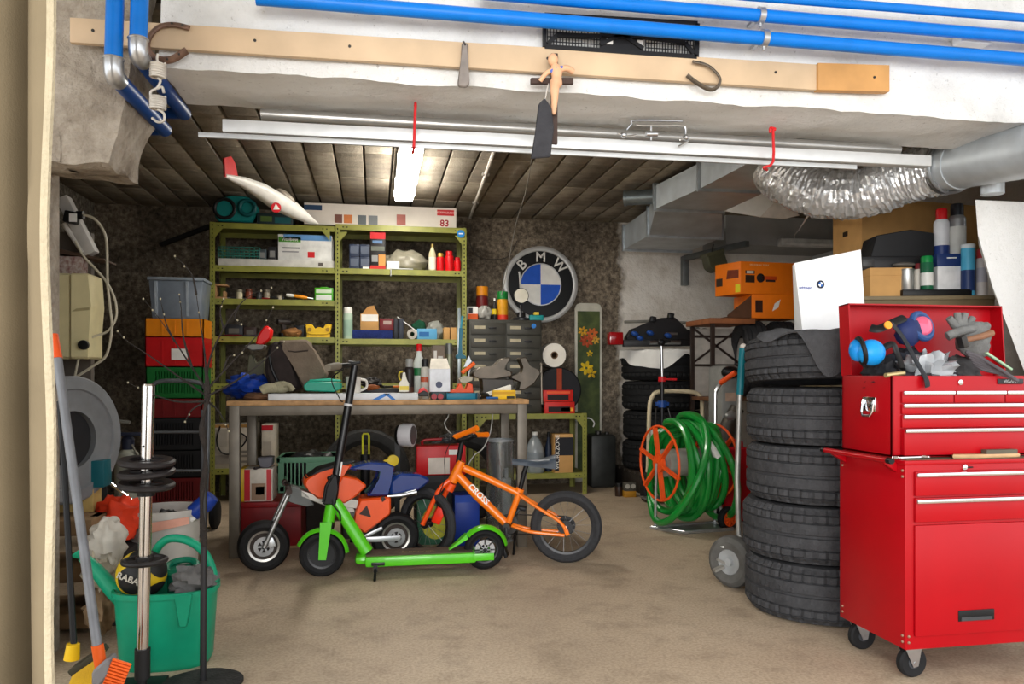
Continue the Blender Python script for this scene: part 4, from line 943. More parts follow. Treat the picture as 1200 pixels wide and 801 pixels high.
m.box(-W_, W_, 0, .15, 0, .003); t.solo(m, plastic((52,120,106)))
for k, (u0, u1, vt, c) in enumerate(((302, 312, 292, (60,70,74)), (314, 324, 289, (34,34,36)))):
    carton('small_box', ('grey','black')[k]+' small open box next to the teal mesh basket', 'box', u0, u1, vt, Y0+.03, zt_, .1, plastic(c), prints=((.2,.8,.2,.7,(120,120,118)),))
t = carton('white_carton', 'white carton with green and blue label on the flat grey box', 'box', 327, 388, 275, Y0+.01, zt_, .28, mat((216,216,212), .6), prints=((.1,.99,.78,1.0,(92,140,190)), (.01,.42,.7,.9,(70,140,40)), (.55,.68,.12,.34,(200,30,36)), (.08,.4,.44,.5,(110,110,112)), (.08,.38,.3,.35,(140,140,142))))
text_mesh('Vitalbest', .036, WHITE, t.root, (-t.W*.57, -.002, t.H*.8), (90,0,0), 'lettering', .0004)
# ---------------- upper right bay
z = ZR[1]
k = 0
for r_ in range(2):
    for c_ in range(2):
        zz = z+r_*.101
        carton('small_carton', ('lower','upper')[r_]+' dark blue-grey carton, '+('outer','inner')[c_]+' of four stacked beside the red and black box', 'box', 409.5+c_*12.2, 421+c_*12.2, 0, Y0+.02, zz, .13, mat((42,52,74), .5, 0, .1), prints=((.1,.9,.25,.85,(84,92,108)),)+(((.3,.95,.05,.2,(220,220,216)),) if k == 1 else ()), vb=14.4, bev=.001); k += 1
carton('tool_box_carton', 'tall black and red printed carton in the upper shelf bay', 'box', 434, 451.5, 272, Y0+.01, z, .15, mat((30,26,26), .5), prints=((.0,1,.82,1,(196,26,32)), (.05,.95,.5,.62,(96,100,90)), (.55,1,.1,.4,(206,140,70)), (0,1,0,.1,(190,40,30)), (.1,.5,.2,.38,(140,140,140)), (.15,.8,.7,.78,(90,120,160))))
t = lumpy('plastic_bag', 'crumpled clear plastic bag with grey parts on the shelf', 'bag', 452, 502, 290, 315, Y0+.04, z, .2, mat((172,166,146), .25, 0, .12, 20, trans=.15), seed=4)
carton('small_box', 'flat white box in front of the crumpled plastic bag', 'box', 453, 468, 306, Y0, z, .05, WHITE)
rod('metal_strip', 'pale metal strip hanging over the edge of the shelf', 'strip', 458, SY-.012, z-.01, [(0, 0, -.05), (0, 0, .014), (.0, .012, .0145), (.18, .02, .0148)], .005, ALU)
can('spray_bottle', 'cream bottle with brass coloured cap beside the red cans', 'bottle', 507, 9, 285, Y0, z, 'bottle', (plastic((206,196,160)), mat((150,130,70), .4, .5), plastic((226,222,206)), (.05,.5)))
for u_, w_, vt, lb in ((516.5, 9, 296, 'small red can with gold cap beside the cream bottle'), (527, 10.5, 293.5, 'tallest red can on the shelf'), (536.5, 8, 301, 'shortest red can, against the shelf post')):
    can('red_can', lb, 'can', u_, w_, vt, Y0, z, 'spray', (plastic((206,20,26), .35), mat((190,150,60), .4, .4) if u_ < 520 else plastic((190,22,28)),), group='red cans on the upper shelf')
# ---------------- third level, left bay
z = ZL[2]
t = T('wooden_bracket', 'light wooden open block near the left shelf post', 'block', loc=at(258, Y0, z), room=True, s=1)
m = MB(); m.box(-.05, .05, 0, .1, 0, .015, .002); m.box(-.05, -.03, 0, .1, .015, .1, .002); m.box(-.05, .05, 0, .1, .1, .115, .002); m.box(.02, .035, 0, .1, .015, .06, .002); t.solo(m, mat((164,124,84), .6, 0, .15))
rod('screwdriver', 'screwdriver with white and orange handle on the third shelf', 'screwdriver', 340, Y0+.02, z+.016, [(.02, 0, .02), (.18, .03, 0.0)], .006, STEEL, ends=(((-.03, 0, .024), (.035, .005, .018), .014, WHITE, 'handle'), ((.03, .003, .019), (.13, .02, .006), .014, plastic((226,140,20)), 'grip')))
t = carton('green_white_box', 'green and white box near the middle shelf post', 'box', 369, 390, 337, Y0, z, .14, plastic((76,160,40)), prints=((.08,.92,.05,.42,(216,220,214)), (.08,.92,.58,.85,(200,214,190))))
m = MB(); m.box(-.03, .03, .04, .07, t.H, t.H+.012, .003); t.part('hang_tab', m, plastic((76,160,40)))
def knob(u, vt, Y, z, c, lab, wpx=7, group=None): return can('jar', lab, 'jar', u, wpx, vt, Y, z, 'jar', (plastic(c), plastic(tuple(int(x*.7) for x in c))), group=group)
knob(280, 339, Y0, z, (190,180,150), 'small cream jar on the third shelf'); knob(291, 338, Y0+.03, z, (120,60,40), 'small brown red jar on the third shelf', 8)
knob(303, 342, Y0, z, (60,60,60), 'small black jar on the third shelf', 7); knob(312, 339, Y0+.04, z, (150,140,120), 'small beige jar on the third shelf', 7); knob(327, 345, Y0, z, (170,160,140), 'tiny beige jar before the screwdriver', 6)
def pliers(u, Y, z, ang, c, lab, group=None, sc_=1.0, name='pliers'):
    t = T(name, lab, 'pliers', loc=at(u, Y, z), room=True, yaw=ang, s=1, group=group)
    for sy in (-1, 1):
        m = MB(); m.tube(spline([(0,0,.009), (.05*sc_, sy*.022*sc_, .009), (.14*sc_, sy*.024*sc_, .009)], 5), .0075*sc_, 8, flat=.8); t.part('handle', m, c)
    m = MB(); m.prism([(.01, -.012), (-.012, -.013), (-.06*sc_, -.004), (-.06*sc_, .004), (-.012, .013), (.01, .012)], 0.003, .016, .002, axis='z'); t.part('jaws', m, DARKMETAL)
    return t
pliers(268, Y0+.03, z, 20, plastic((50,50,54)), 'black handled pliers beside the wooden block'); pliers(318, Y0+.02, z, 160, plastic((130,30,30)), 'red handled pliers on the third shelf')
t = carton('tool_tray', 'low black tray of small parts on the third shelf', 'tray', 286, 332, 347, Y0+.1, z, .2, BLACK)
# ---------------- fourth level, left bay
z = ZL[3]
t = T('plastic_caddy', 'yellow plastic tool rail with rounded ends on the fourth shelf', 'tool rail', loc=at(373, Y0, z), room=True, s=1); q = t.q
m = MB(); m.prism(t.poly([(358, 380), (366, 380), (369, 386), (372, 383), (376, 383), (379, 386), (381, 380), (389, 380), (387, 390), (382, 392), (364, 392), (359, 390)]), .0, .06, .004); 
m.box(-.09, .09, .01, .05, -.0, .03); t.part('rail', m, YEL)
for u_ in (363, 384): m = MB(); m.lathe([(0,0),(.016,0),(.016,.004),(0,.004)], q(u_, 386, -.001), (0,-1,0), 16); t.part('cap', m, plastic((160,120,10)))
def drill(u, Y, z, c, lab, yaw=0, sc_=1.0):
    t = T('cordless_drill', lab, 'drill', loc=at(u, Y, z), room=True, yaw=yaw, s=1)
    m = MB(); m.box(-.045*sc_, .045*sc_, -.03, .03, 0, .045*sc_, .006); t.part('battery', m, BLACK)
    m = MB(); m.prism([(-.02*sc_, .045*sc_), (.02*sc_, .045*sc_), (.01*sc_, .13*sc_), (-.035*sc_, .13*sc_)], -.018, .018, .006); t.part('handle', m, c)
    m = MB(); m.tube([(-.07*sc_, 0, .155*sc_), (.06*sc_, 0, .155*sc_)], [.03*sc_, .028*sc_], 16); t.part('motor_housing', m, c)
    m = MB(); m.tube([(.06*sc_, 0, .155*sc_), (.1*sc_, 0, .155*sc_)], [.022*sc_, .012*sc_], 14); t.part('chuck', m, DARKMETAL)
    return t
drill(333, Y0+.08, z, plastic((52,46,44)), 'dark cordless drill lying among tools on the fourth shelf', 30, .8)
t = lumpy('work_glove', 'tan leather glove heap on the fourth shelf', 'glove', 330, 352, 384, 395, Y0+.0, z, .12, mat((150,104,60), .8, 0, .2, 20), seed=6)
pliers(292, Y0+.03, z, 10, plastic((44,40,60)), 'dark blue handled pliers on the fourth shelf'); pliers(262, Y0+.02, z, -15, plastic((90,20,20)), 'dark red handled pliers by the left post')
for k, (u0, u1, vt, c, lb) in enumerate(((264, 284, 380, (38,38,42), 'black parts box on the fourth shelf by the left post'), (286, 300, 383, (58,44,40), 'brown parts box on the fourth shelf'), (344, 356, 381, (30,32,36), 'black parts box beside the yellow rail'))):
    carton('parts_box', lb, 'box', u0, u1, vt, Y0+.12, z, .16, plastic(c), prints=((.2,.8,.3,.7,(90,86,80)),))
# ---------------- right bay, lower open shelf
z = ZR[2]
can('thermos_flask', 'pale green white flask standing beside the middle post', 'flask', 407.5, 11, 359.5, Y0, z, 'thermos', (plastic((170,190,170)), plastic((222,220,212)), plastic((150,178,158)), (.1,.6)))
fb = carton('folded_cloth', 'dark blue folded overalls under the cardboard box', 'cloth', 413, 460, 386.5, Y0+.02, z, .26, mat((30,44,100), .9, 0, .2, 20, .4), bev=.012)
t = T('cardboard_box', 'small open cardboard box with raised flap on blue overalls', 'box', loc=at(433, Y0+.03, z+fb.H), room=True, s=1); q = t.q
W_ = 10.5*dY(433, Y0)/FPX; Hb = 19*dY(433, Y0)/FPX
m = MB(); m.box(-W_, W_, 0, .14, 0, Hb, .001); t.part('body', m, CARD)
m = MB(); m.hexa([(-W_, .138, Hb), (W_, .138, Hb), (W_, .14, Hb), (-W_, .14, Hb), (-W_*.2, .12, Hb+.07), (W_*.5, .12, Hb+.08), (W_*.5, .122, Hb+.08), (-W_*.2, .122, Hb+.07)]); t.part('flap', m, CARD)
m = MB(); m.box(-W_*.9, W_*.95, -.001, 0, Hb*.55, Hb*.97); t.part('white_label', m, PAPER)
carton('red_box', 'dark red tin leaning by the cardboard box', 'tin', 445, 462, 373, Y0+.05, z+fb.H, .12, plastic((110,30,34)), prints=((.25,.8,.5,.8,(170,150,140)),))
for k, (u0, u1) in enumerate(((461.5, 466.5), (467.5, 473))):
    carton('ring_binder', 'slim dark grey case standing upright beside the red tin' if k else 'slim black case standing upright beside the red tin', 'case', u0, u1, 373, Y0, z, .2, plastic((40,44,56) if k else (30,32,40)))
t = T('masking_roll', 'grey tape roll on the shelf beside the light blue carton', 'tape roll', loc=at(483, Y0, z), room=True, s=1)
m = MB(); m.lathe([(.02, 0), (.042, 0), (.042, .05), (.02, .05), (.02, 0)], (0, .0, .042), (0,1,0), 26); t.solo(m, mat((180,174,164), .6))
carton('blue_carton', 'light blue glove carton lying on the lower shelf', 'box', 489, 512, 385, Y0, z, .12, plastic((90,160,200)), prints=((.1,.6,.25,.7,(40,100,160)),))
lumpy('glass_jar_bag', 'clear bag of fittings behind the light blue carton', 'bag', 500, 522, 375, 397, Y0+.14, z, .14, mat((170,170,160), .3, 0, .1, trans=.2), seed=9)
lumpy('green_rag', 'dark green rag heap behind the tape roll', 'rag', 482, 500, 374, 397, Y0+.16, z, .14, mat((24,74,50), .9, 0, .2), seed=11)
rod('white_stick', 'thin white stick leaning across the lower shelf goods', 'stick', 466, Y0-.01, z, [(0, .12, .19), (.235, .02, .006)], .004, WHITE)
for k, (u0, u1) in enumerate(((520, 527), (528, 535))):
    carton('small_carton', 'small brown cardboard carton beside the '+('light blue carton' if k == 0 else 'right shelf post'), 'box', u0, u1, 383.5, Y0, z, .1, CARD)
# ---------------- drawer cabinet top
zc = zt; Yc = SY+.06
can('orange_lid_jar', 'dark red jar with wide orange lid on the drawer cabinet', 'jar', 566, 14.5, 335, Yc+.12, zc, 'jar', (plastic((110,28,26)), plastic((226,140,20))))
t = carton('small_carton', 'orange and white small carton on the drawer cabinet', 'box', 548, 560, 359, Yc, zc, .1, WHITE, prints=((0,1,0,.45,(206,84,30)), (.1,.5,.5,.9,(40,40,44))))
lumpy('plastic_bag', 'small clear plastic bag on the drawer cabinet', 'bag', 560, 577, 357, 374, Yc-.02, zc, .1, mat((190,188,180), .25, 0, .1, trans=.3), seed=3)
can('glue_bottle', 'slim black and yellow glue bottle on the drawer cabinet', 'bottle', 580, 5.5, 349, Yc, zc, 'bottle', (plastic((30,30,30)), plastic((225,225,220)), plastic((220,190,30)), (.25,.5)))
can('cleaner_bottle', 'bottle with green top and yellow label beside the lamp', 'bottle', 590, 13, 341, Yc, zc, 'jar', (plastic((214,150,30)), plastic((20,120,50)), plastic((200,50,30)), (.0,.18)))
t = T('desk_lamp', 'black desk lamp with round white face before the roundel sign', 'lamp', loc=at(611, Yc+.05, zc), room=True, s=1); q = t.q
m = MB(); m.lathe([(0,0),(.075,0),(.075,.018),(.04,.03),(.03,.07),(0,.07)], n=28); t.part('base', m, BLACKM)
m = MB(); c = q(610.5, 346.5); m.lathe([(0,.06),(.05,.055),(.066,.01),(.066,-.01),(.0,-.01)], c, (0,1,0), 28); hd_ = t.part('lamp_head', m, BLACK)
m = MB(); m.lathe([(0,0),(.056,0),(.06,.006),(0,.01)], c+Vector((0,-.011,0)), (0,-1,0), 28); t.part('reflector', m, mat((214,208,190), .3, 0, .05), hd_)
m = MB(); m.tube([(0, .01, .06), c+Vector((0,.03,-.03))], .008, 8); t.part('neck', m, BLACKM)
m = MB(); m.tube(spline([c+Vector((0,.02,.05)), q(609, 322, .02), q(608, 318, .02)], 4), .008, 8); t.part('handle', m, mat((180,180,176), .4))
t = T('toy_block', 'small teal and yellow plastic clip on the drawer cabinet', 'clip', loc=at(629, Yc, zc), room=True, s=1)
m = MB(); m.box(-.06, .06, 0, .05, 0, .045, .006); t.part('body', m, plastic((30,140,140)))
m = MB(); m.box(-.02, .02, -.003, .05, .045, .07, .004); t.part('knob', m, plastic((220,190,60)))
# ---------------- low rack
z = LZ[0]
t = T('paper_roll', 'white paper towel roll lying on the low rack beside the cabinet', 'paper roll', loc=at(649, SY+.2, zS(649, 430)), room=True, s=1)
r_ = 14*dY(649, SY+.1)/FPX; t.loc = Vector(PY(649, 416, SY+.1)); t.loc.z -= r_
m = MB(); m.lathe([(r_*.3, 0), (r_, 0), (r_, .2), (r_*.3, .2), (r_*.3, 0)], (0, -.02, r_), (0,1,0), 36); t.part('roll', m, mat((226,220,208), .8, 0, .05))
m = MB(); m.lathe([(r_*.22, -.002), (r_*.31, -.002), (r_*.31, .2), (r_*.22, .2), (r_*.22, -.002)], (0, -.02, r_), (0,1,0), 24); t.part('core', m, mat((110,84,60), .8))
rz_ = t.loc.z
t = T('grinding_disc', 'large round black case with orange stripe on the low rack', 'disc case', loc=at(656, SY+.05, z), room=True, s=1); q = t.q
r_ = (rz_-z)/2-.001; m = MB(); m.lathe([(0,0),(r_*.94,0),(r_,.01),(r_,.11),(r_*.94,.12),(0,.12)], (0, .02, r_), (0,1,0), 44); t.part('case', m, mat((26,26,30), .6))
m = MB(); m.box(-.022, .022, .012, .0195, r_*.9, r_*1.95); t.part('stripe', m, mat((150,56,26), .6))
for k in range(2):
    tb = carton('red_screw_box', ('lower','upper')[k]+' red and black carton before the round black case', 'box', 637-(0 if k else -1), 672+(0 if k else 2), 0, SY+.005, z+k*.1, .05, plastic((196,36,28), .45), prints=((.12,.85,.15,.6,(34,20,22)), (.55,.95,.2,.5,(230,150,40)) if k == 0 else (.1,.9,.7,.9,(230,90,50))), vb=13.6)
z = LZ[1]
can('water_jug', 'clear plastic water jug on the lower board of the low rack', 'jug', 629, 23, 506.5, SY+.03, z, 'jug', (mat((190,198,202), .2, 0, .04, trans=.55), WHITE, mat((150,160,168), .3, 0, .05, trans=.4), (.36,.5)))
t = carton('workzone_carton', 'brown and black printed carton standing on the low rack', 'box', 650, 672, 508.5, SY+.02, z, .16, CARD, prints=((.0,1,.45,.92,(28,28,34)), (.0,.22,.05,.45,(34,34,40))))
text_mesh('WORKZONE', .05, mat((230,226,220), .5), t.root, (-t.W*.72, -.003, t.H*.55), (90,-90,0), 'lettering', .0004, sx=1.0)
can('dark_bottle', 'dark blue bottle between jug and printed carton on the rack', 'bottle', 643.5, 8, 506, SY+.12, z, 'bottle', (plastic((30,40,60)), BLACK))
# ---------------- on the wall: painted board and things below
t = T('painted_board', 'tall narrow board painted with yellow and orange flowers on dark green', 'painted board', loc=at(689.5, YB-.055, .02), room=True, s=1); q = t.q
xl_, xr_ = q(674, 400).x, q(705.5, 400).x; ztp = q(690, 355).z; rr = .05
m = MB(); m.prism([(xl_, 0), (xr_, 0), (xr_, ztp-rr), (xr_-rr*.3, ztp-rr*.3), (xr_-rr, ztp), (xl_+rr, ztp), (xl_+rr*.3, ztp-rr*.3), (xl_, ztp-rr)], 0, .03, .003); t.part('board', m, mat((190,186,172), .5, 0, .1))
m = MB(); m.box(xl_+.022, xr_-.022, -.003, 0, .05, ztp-.075); t.part('painting', m, mat((32,44,22), .5, 0, .5, 9, dirt=(84,96,50)))
def flower(m, c, r, n, y):
    for k in range(n):
        a_ = 2*math.pi*k/n+.3; m.ball((c.x+math.cos(a_)*r*.6, y, c.z+math.sin(a_)*r*.6), (r*.45, .003, r*.26), 8, (0, -math.degrees(a_), 0))
for (u_, v_, r_, n_, c_) in ((683, 388, .045, 6, (206,150,30)), (694, 391, .055, 7, (196,96,40)), (688, 399, .06, 7, (170,70,34)), (698, 398, .04, 6, (210,160,60)), (691, 414, .03, 5, (220,180,30)), (687, 431, .065, 6, (226,190,30)), (693, 437, .05, 5, (214,170,24)), (684, 398, .04, 6, (150,60,30))):
    m = MB(); flower(m, q(u_, v_), r_, n_, -.004); t.part('flower', m, mat(c_, .6, 0, .15, 30))
t = T('fuel_canister', 'dark lumpy metal canister on the floor beside the low rack', 'canister', loc=(XatY(707, 6.62), 6.62, 0), room=True, s=1); q = t.q
m = MB(); w_ = 15.5*dY(707, 6.62)/FPX; hh = q(707, 509).z; m.box(-w_, w_, -.02, .2, 0, hh, .03); t.part('body', m, mat((44,46,44), .5, .3, .25, 12))
m = MB(); m.cyl((-.03, .06, hh), (-.03, .06, hh+.03), .03, n=14); m.cyl((.05, .06, hh-.01), (.05, .06, hh+.02), .02, n=14); t.part('cap', m, DARKMETAL)
t = T('white_cable', 'white cable end curling from behind the low rack', 'cable', loc=PY(690, 500, 6.72), room=True, s=1)
m = MB(); m.tube(spline([(0-.12, .0, .06), (0, 0, .08), (.05, 0, .04), (.04, 0, .0)], 6), .006, 8); m.tube(spline([(-.12, .0, .06), (-.1, .1, .03)], 3), .006, 8); t.solo(m, WHITE)
# ================================================================== on the workbench
z = BZ
def bx_(u, Y): return at(u, Y, BZ)
YF = 4.43                                     # front row
t = T('alu_plank', 'long pale grey plank with blue tape lying along the bench edge', 'plank', loc=bx_(402, YF), room=True, s=1); q = t.q
xa, xb = q(314, 462).x, q(490, 462).x; hP = .038
m = MB(); m.box(xa, xb, 0, .12, 0, hP, .003); t.part('plank', m, mat((204,206,208), .5, .1, .06))
for (u0, u1, u2, u3) in ((436, 444, 458, 450), (450, 455, 464, 459)):
    m = MB(); p0, p1, p2, p3 = [q(u_, 462).x for u_ in (u0, u1, u2, u3)]
    pl = [(p0, .001), (p1, .001), (p2, hP-.001), (p3, hP-.001)] if u0 < 445 else [(p2, .001), (p3, .001), (p0, hP-.001), (p1, hP-.001)]
    m.prism(pl, -.0012, 0.0); t.part('blue_tape', m, plastic((30,110,190)))
zP = BZ+hP
lumpy('blue_tarp', 'crumpled blue plastic tarp at the left end of the bench', 'tarp', 262, 318, 436, 466, 4.52, z, .3, mat((24,60,150), .35, 0, .25, 12), amp=.5, seed=13, fq=1.6)
lumpy('brown_rag', 'brown rag tucked beneath the blue tarp on the bench', 'rag', 284, 314, 458, 467, YF, z, .09, mat((92,64,44), .9, 0, .2), amp=.4, seed=5)
# work glove: palm and fingers
t = T('work_glove', 'pale canvas work glove lying on the bench before the bag', 'glove', loc=(XatY(328, YF+.03), YF+.03, zP), room=True, s=1)
GL = mat((156,150,124), .9, 0, .12, 30, .3)
m = MB(); m.ball((0, .04, .035), (.05, .04, .035), 18, amp=.2, seed=2); m.tube(spline([(-.02, .03, .03), (-.07, .02, .03), (-.1, .02, .015)], 4), .028, 12)
for k in range(4): m.tube(spline([(.02-.012*k, .01+.016*k, .045), (.045, -.0+.018*k, .05-.006*k), (.075-.01*k, .0+.02*k, .02)], 4), .013, 10)
t.solo(m, GL, smooth=60)
t = T('tool_bag', 'slouching grey brown canvas tool bag with dark side on the bench', 'bag', loc=(XatY(345, 4.62), 4.62, z), room=True, s=1); q = t.q
m = MB(); m.prism(t.poly([(312, 420), (318, 401), (330, 400), (336, 410), (356, 456), (330, 458), (316, 452), (311, 436)]), -.05, .2, .02); t.part('side_panel', m, mat((46,38,36), .9, 0, .15, 20))
m = MB(); m.prism(t.poly([(326, 399), (362, 398), (366, 412), (380, 432), (384, 440), (372, 452), (357, 457), (345, 430), (335, 408)]), -.06, .17, .014); t.part('body', m, mat((112,98,84), .9, 0, .12, 16, .3))
m = MB(); m.tube([q(338, 411, -.062), q(346, 412, -.066), q(361, 410.5, -.064)], .004, 6); t.part('seam', m, mat((60,50,44), .9))
m = MB(); m.tube(spline([q(322, 402, .02), q(316, 412, -.04), q(318, 430, -.055), q(326, 448, -.05)], 6), .009, 8); t.part('strap', m, BLACK)
t = T('angle_grinder', 'red and grey power tool standing behind the blue tarp', 'power tool', loc=(XatY(306, 4.86), 4.86, z), room=True, s=1); q = t.q
m = MB(); m.prism(t.poly([(300, 404), (303, 393), (312, 381), (320, 386), (318, 397), (308, 405)]), -.04, .04, .01); t.part('housing', m, plastic((226,24,22)))
m = MB(); m.prism(t.poly([(287, 405), (298, 403), (312, 404), (310, 410), (296, 411)]), -.05, .05, .006); t.part('guard', m, mat((120,118,112), .5, .4))
m = MB(); m.prism(t.poly([(292, 416), (297, 415), (300, 428), (311, 418), (311, 440), (294, 462), (288, 462)]), -.03, .03, .006); t.part('stand', m, mat((92,90,70), .6))
m = MB(); m.tube([q(296, 420), q(297.5, 428)], .012, 10); t.part('trigger', m, WHITE)
t = T('first_aid_case', 'flat turquoise plastic case with handle on the bench', 'case', loc=(XatY(378, YF+.02), YF+.02, zP), room=True, s=1); q = t.q
m = MB(); m.prism(t.poly([(355, 452), (361, 446), (399, 448), (400, 455), (392, 459), (358, 458)]), 0, .16, .006); t.part('case', m, plastic((20,150,124)))
m = MB(); m.prism(t.poly([(362, 444.5), (384, 443), (399, 445), (399, 447), (362, 446)]), .02, .14, .003); t.part('lid', m, plastic((30,170,140)))
t = T('mug', 'white ceramic mug behind the scooter stem on the bench', 'mug', loc=(XatY(414, YF+.06), YF+.06, zP), room=True, s=1); q = t.q
r_ = .042; hm = q(414, 441).z
m = MB(); m.lathe([(0,0),(r_*.9,0),(r_,.008),(r_,hm),(r_-.005,hm),(r_-.005,.01),(0,.01)], n=30); t.part('cup', m, mat((216,212,204), .25))
m = MB(); m.tube(spline([(r_-.003, 0, hm*.85), (r_+.03, 0, hm*.75), (r_+.032, 0, hm*.35), (r_-.003, 0, hm*.15)], 6), .007, 10); t.part('handle', m, mat((216,212,204), .25))
YM = 4.62
carton('parts_tray', 'black tray heaped with dark tools behind the mug on the bench', 'tray', 420, 466, 455, YM+.05, z, .22, BLACK)
zT = zat(455, dY(443, YM+.05))
lumpy('cable_heap', 'tangled heap of black cables in the tray on the bench', 'cables', 424, 446, 443, 455, YM+.1, zT, .14, mat((40,36,34), .7, 0, .3, 40), amp=.6, seed=8, fq=2)
lumpy('leather_pouch', 'brown leather pouch in the tray on the bench', 'pouch', 428, 444, 449, 456, YM+.03, z+.05, .05, mat((130,70,30), .7, 0, .2), seed=18)
pliers(458, YM+.14, zT, 40, plastic((196,100,30)), 'orange handled pliers in the tray on the bench'); pliers(449, YM+.22, zT, 100, plastic((60,20,20)), 'maroon handled pliers in the tray on the bench')
# bottles and cans
t = T('oil_bottle', 'small white oil bottle with handle and yellow label on bench', 'bottle', loc=(XatY(473.5, YF+.03), YF+.03, zP), room=True, s=1); q = t.q
m = MB(); m.prism(t.poly([(467.5, 459), (479, 459), (479.5, 449), (476.5, 445.5), (475, 436), (471.5, 436.5), (471.5, 445), (467.5, 449)]), 0, .03, .003); t.part('body', m, plastic((226,222,206)))
m = MB(); x0_, x1_ = q(468.2, 455).x, q(479, 455).x; m.box(x0_, x1_, -.001, 0, q(470, 457).z, q(470, 452).z); t.part('label_band', m, plastic((222,196,60)))
m = MB(); m.tube(spline([q(471.5, 446, .015), q(468, 443, .015), q(468, 437, .015), q(472, 435, .015)], 4), .005, 8); t.part('handle', m, plastic((200,180,60)))
can('spray_can', 'black can with grey cap standing behind the oil bottle', 'can', 480, 11.5, 420, YF+.16, z, 'spray', (plastic((40,34,32)), plastic((150,150,146)), plastic((90,60,50)), (.1,.3)))
can('cleaner_bottle', 'tall white bottle with red cap on the bench', 'bottle', 491.5, 15, 402.5, YF+.2, z, 'bottle', (plastic((206,212,204)), plastic((206,14,20)), plastic((30,110,60)), (.42,.56)))
can('spray_can', 'white spray can with black cap beside the white carton', 'can', 498.5, 10.5, 420, YF+.13, z, 'spray', (plastic((196,194,184)), plastic((30,30,32)), plastic((190,90,60)), (.42,.55)))
t = T('white_carton', 'white carton with open top and round grey logo on bench', 'box', loc=(XatY(515, YF+.02), YF+.02, z), room=True, s=1); q = t.q
m = MB(); pb = t.poly([(503.5, 457), (527.5, 457), (527.5, 432), (503.5, 432)]); zb_ = .045
m.box(pb[0][0], pb[1][0], 0, .12, zb_, pb[2][1], .002); t.part('box', m, mat((224,226,230), .5))
m = MB(); a_ = pb[2][1]; x0_, x1_ = pb[0][0], pb[1][0]; m.hexa([(x0_, 0, a_), (x1_, 0, a_), (x1_, .002, a_), (x0_, .002, a_), (x0_+.012, .07, a_+.062), (x1_-.012, .07, a_+.062), (x1_-.012, .072, a_+.062), (x0_+.012, .072, a_+.062)])
t.part('flap', m, mat((214,206,190), .6))
m = MB(); m.lathe([(0,0),(.019,0),(.019,.001),(0,.001)], q(514.5, 450.5, 0), (0,-1,0), 24); t.part('logo', m, mat((76,80,104), .5))
m = MB(); m.box(x0_+.01, x1_-.02, .01, .11, 0, zb_, .004); t.part('tin_below', m, plastic((40,60,64)))
for k, u_ in enumerate((508.5, 516)):
    m = MB(); m.lathe([(0,0),(.017,0),(.017,.02),(0,.02)], (q(u_, 460).x, 0, .018), (0,-1,0), 18); t.part('roller', m, plastic((150,34,44)))
t = carton('printed_carton', 'brown grey printed carton behind the white carton', 'box', 507, 521, 404.5, YF+.2, z, .1, mat((120,106,92), .7), prints=((.1,.35,.6,.9,(210,206,196)), (.45,.85,.68,.8,(200,196,186))))
can('steel_thermos', 'grey green steel flask leaning behind the cartons', 'flask', 526.5, 9, 402, YF+.34, z, 'thermos', (mat((116,118,96), .35, .5), mat((110,112,108), .4, .5)))
t = T('stapler', 'small red and white hand tool at the bench edge', 'stapler', loc=(XatY(496, YF+.01), YF+.01, z), room=True, s=1); q = t.q
m = MB(); m.prism(t.poly([(490, 464), (502, 464), (502, 460), (497, 457), (490, 461)]), 0, .05, .003); t.part('body', m, BLACK)
m = MB(); m.prism(t.poly([(490, 461), (492, 455), (497, 453.5), (501, 458), (502, 460)]), .005, .045, .003); t.part('lever', m, plastic((210,40,40)))
t = T('bar_clamp', 'tall teal bar clamp standing upright at the back of the bench', 'clamp', loc=(XatY(540, 4.98), 4.98, z), room=True, s=1); q = t.q
m = MB(); a_ = q(537, 361); m.box(a_.x-.004, a_.x+.016, -.004, .004, 0, a_.z, .001); t.part('bar', m, mat((150,160,160), .35, .6))
m = MB(); m.prism(t.poly([(534, 420), (546, 420), (546, 417), (541, 415), (541, 400), (543, 385), (538, 384), (537, 415), (534, 416)]), -.015, .015, .003); t.part('jaw', m, plastic((14,100,124)))
m = MB(); m.tube([q(539, 392), q(542, 370)], .008, 10); t.part('screw_handle', m, plastic((60,150,170)))
m = MB(); m.box(a_.x-.02, a_.x+.03, -.015, .015, 0, .012); t.part('foot', m, DARKMETAL)
t = T('mitre_tool', 'orange and grey hand tool with raised handle on a teal plate', 'hand tool', loc=(XatY(545, YF+.03), YF+.03, z+.026), room=True, s=1); q = t.q
m = MB(); m.prism(t.poly([(527, 460), (555, 460), (554, 450), (549, 448), (547, 456), (543, 456), (541, 449), (538, 450), (536, 456), (528, 457)]), 0.01, .09, .003); t.part('base', m, plastic((226,74,16)))
m = MB(); m.prism(t.poly([(540, 448), (538, 444), (545, 440), (555, 441), (554, 446), (546, 449)]), .02, .07, .003); t.part('head', m, mat((150,144,126), .5, .3))
m = MB(); m.beam(q(541, 437, .05), q(556, 425, .05), .03, .022, bev=.006); t.part('handle', m, plastic((236,96,20)))
m = MB(); m.prism(t.poly([(544, 430), (550.5, 416), (554, 423), (549, 429)]), .045, .055, .001); t.part('blade', m, mat((150,154,156), .35, .6))
m = MB(); m.tube([q(548, 446, .05), q(551, 432, .05)], .006, 8); t.part('link', m, STEEL)
carton('teal_plate', 'flat teal plastic plate under the orange hand tool', 'plate', 523.5, 557.5, 460.2, YF, z, .14, plastic((10,110,136)), bev=.003)
t = T('socket_lamp', 'small black and chrome torch lying beside the yellow case', 'torch', loc=(XatY(565, YF+.02), YF+.02, z), room=True, s=1)
m = MB(); m.tube([(-.02, .0, .02), (.05, .1, .02)], [.02, .016], 14); t.part('barrel', m, BLACK)
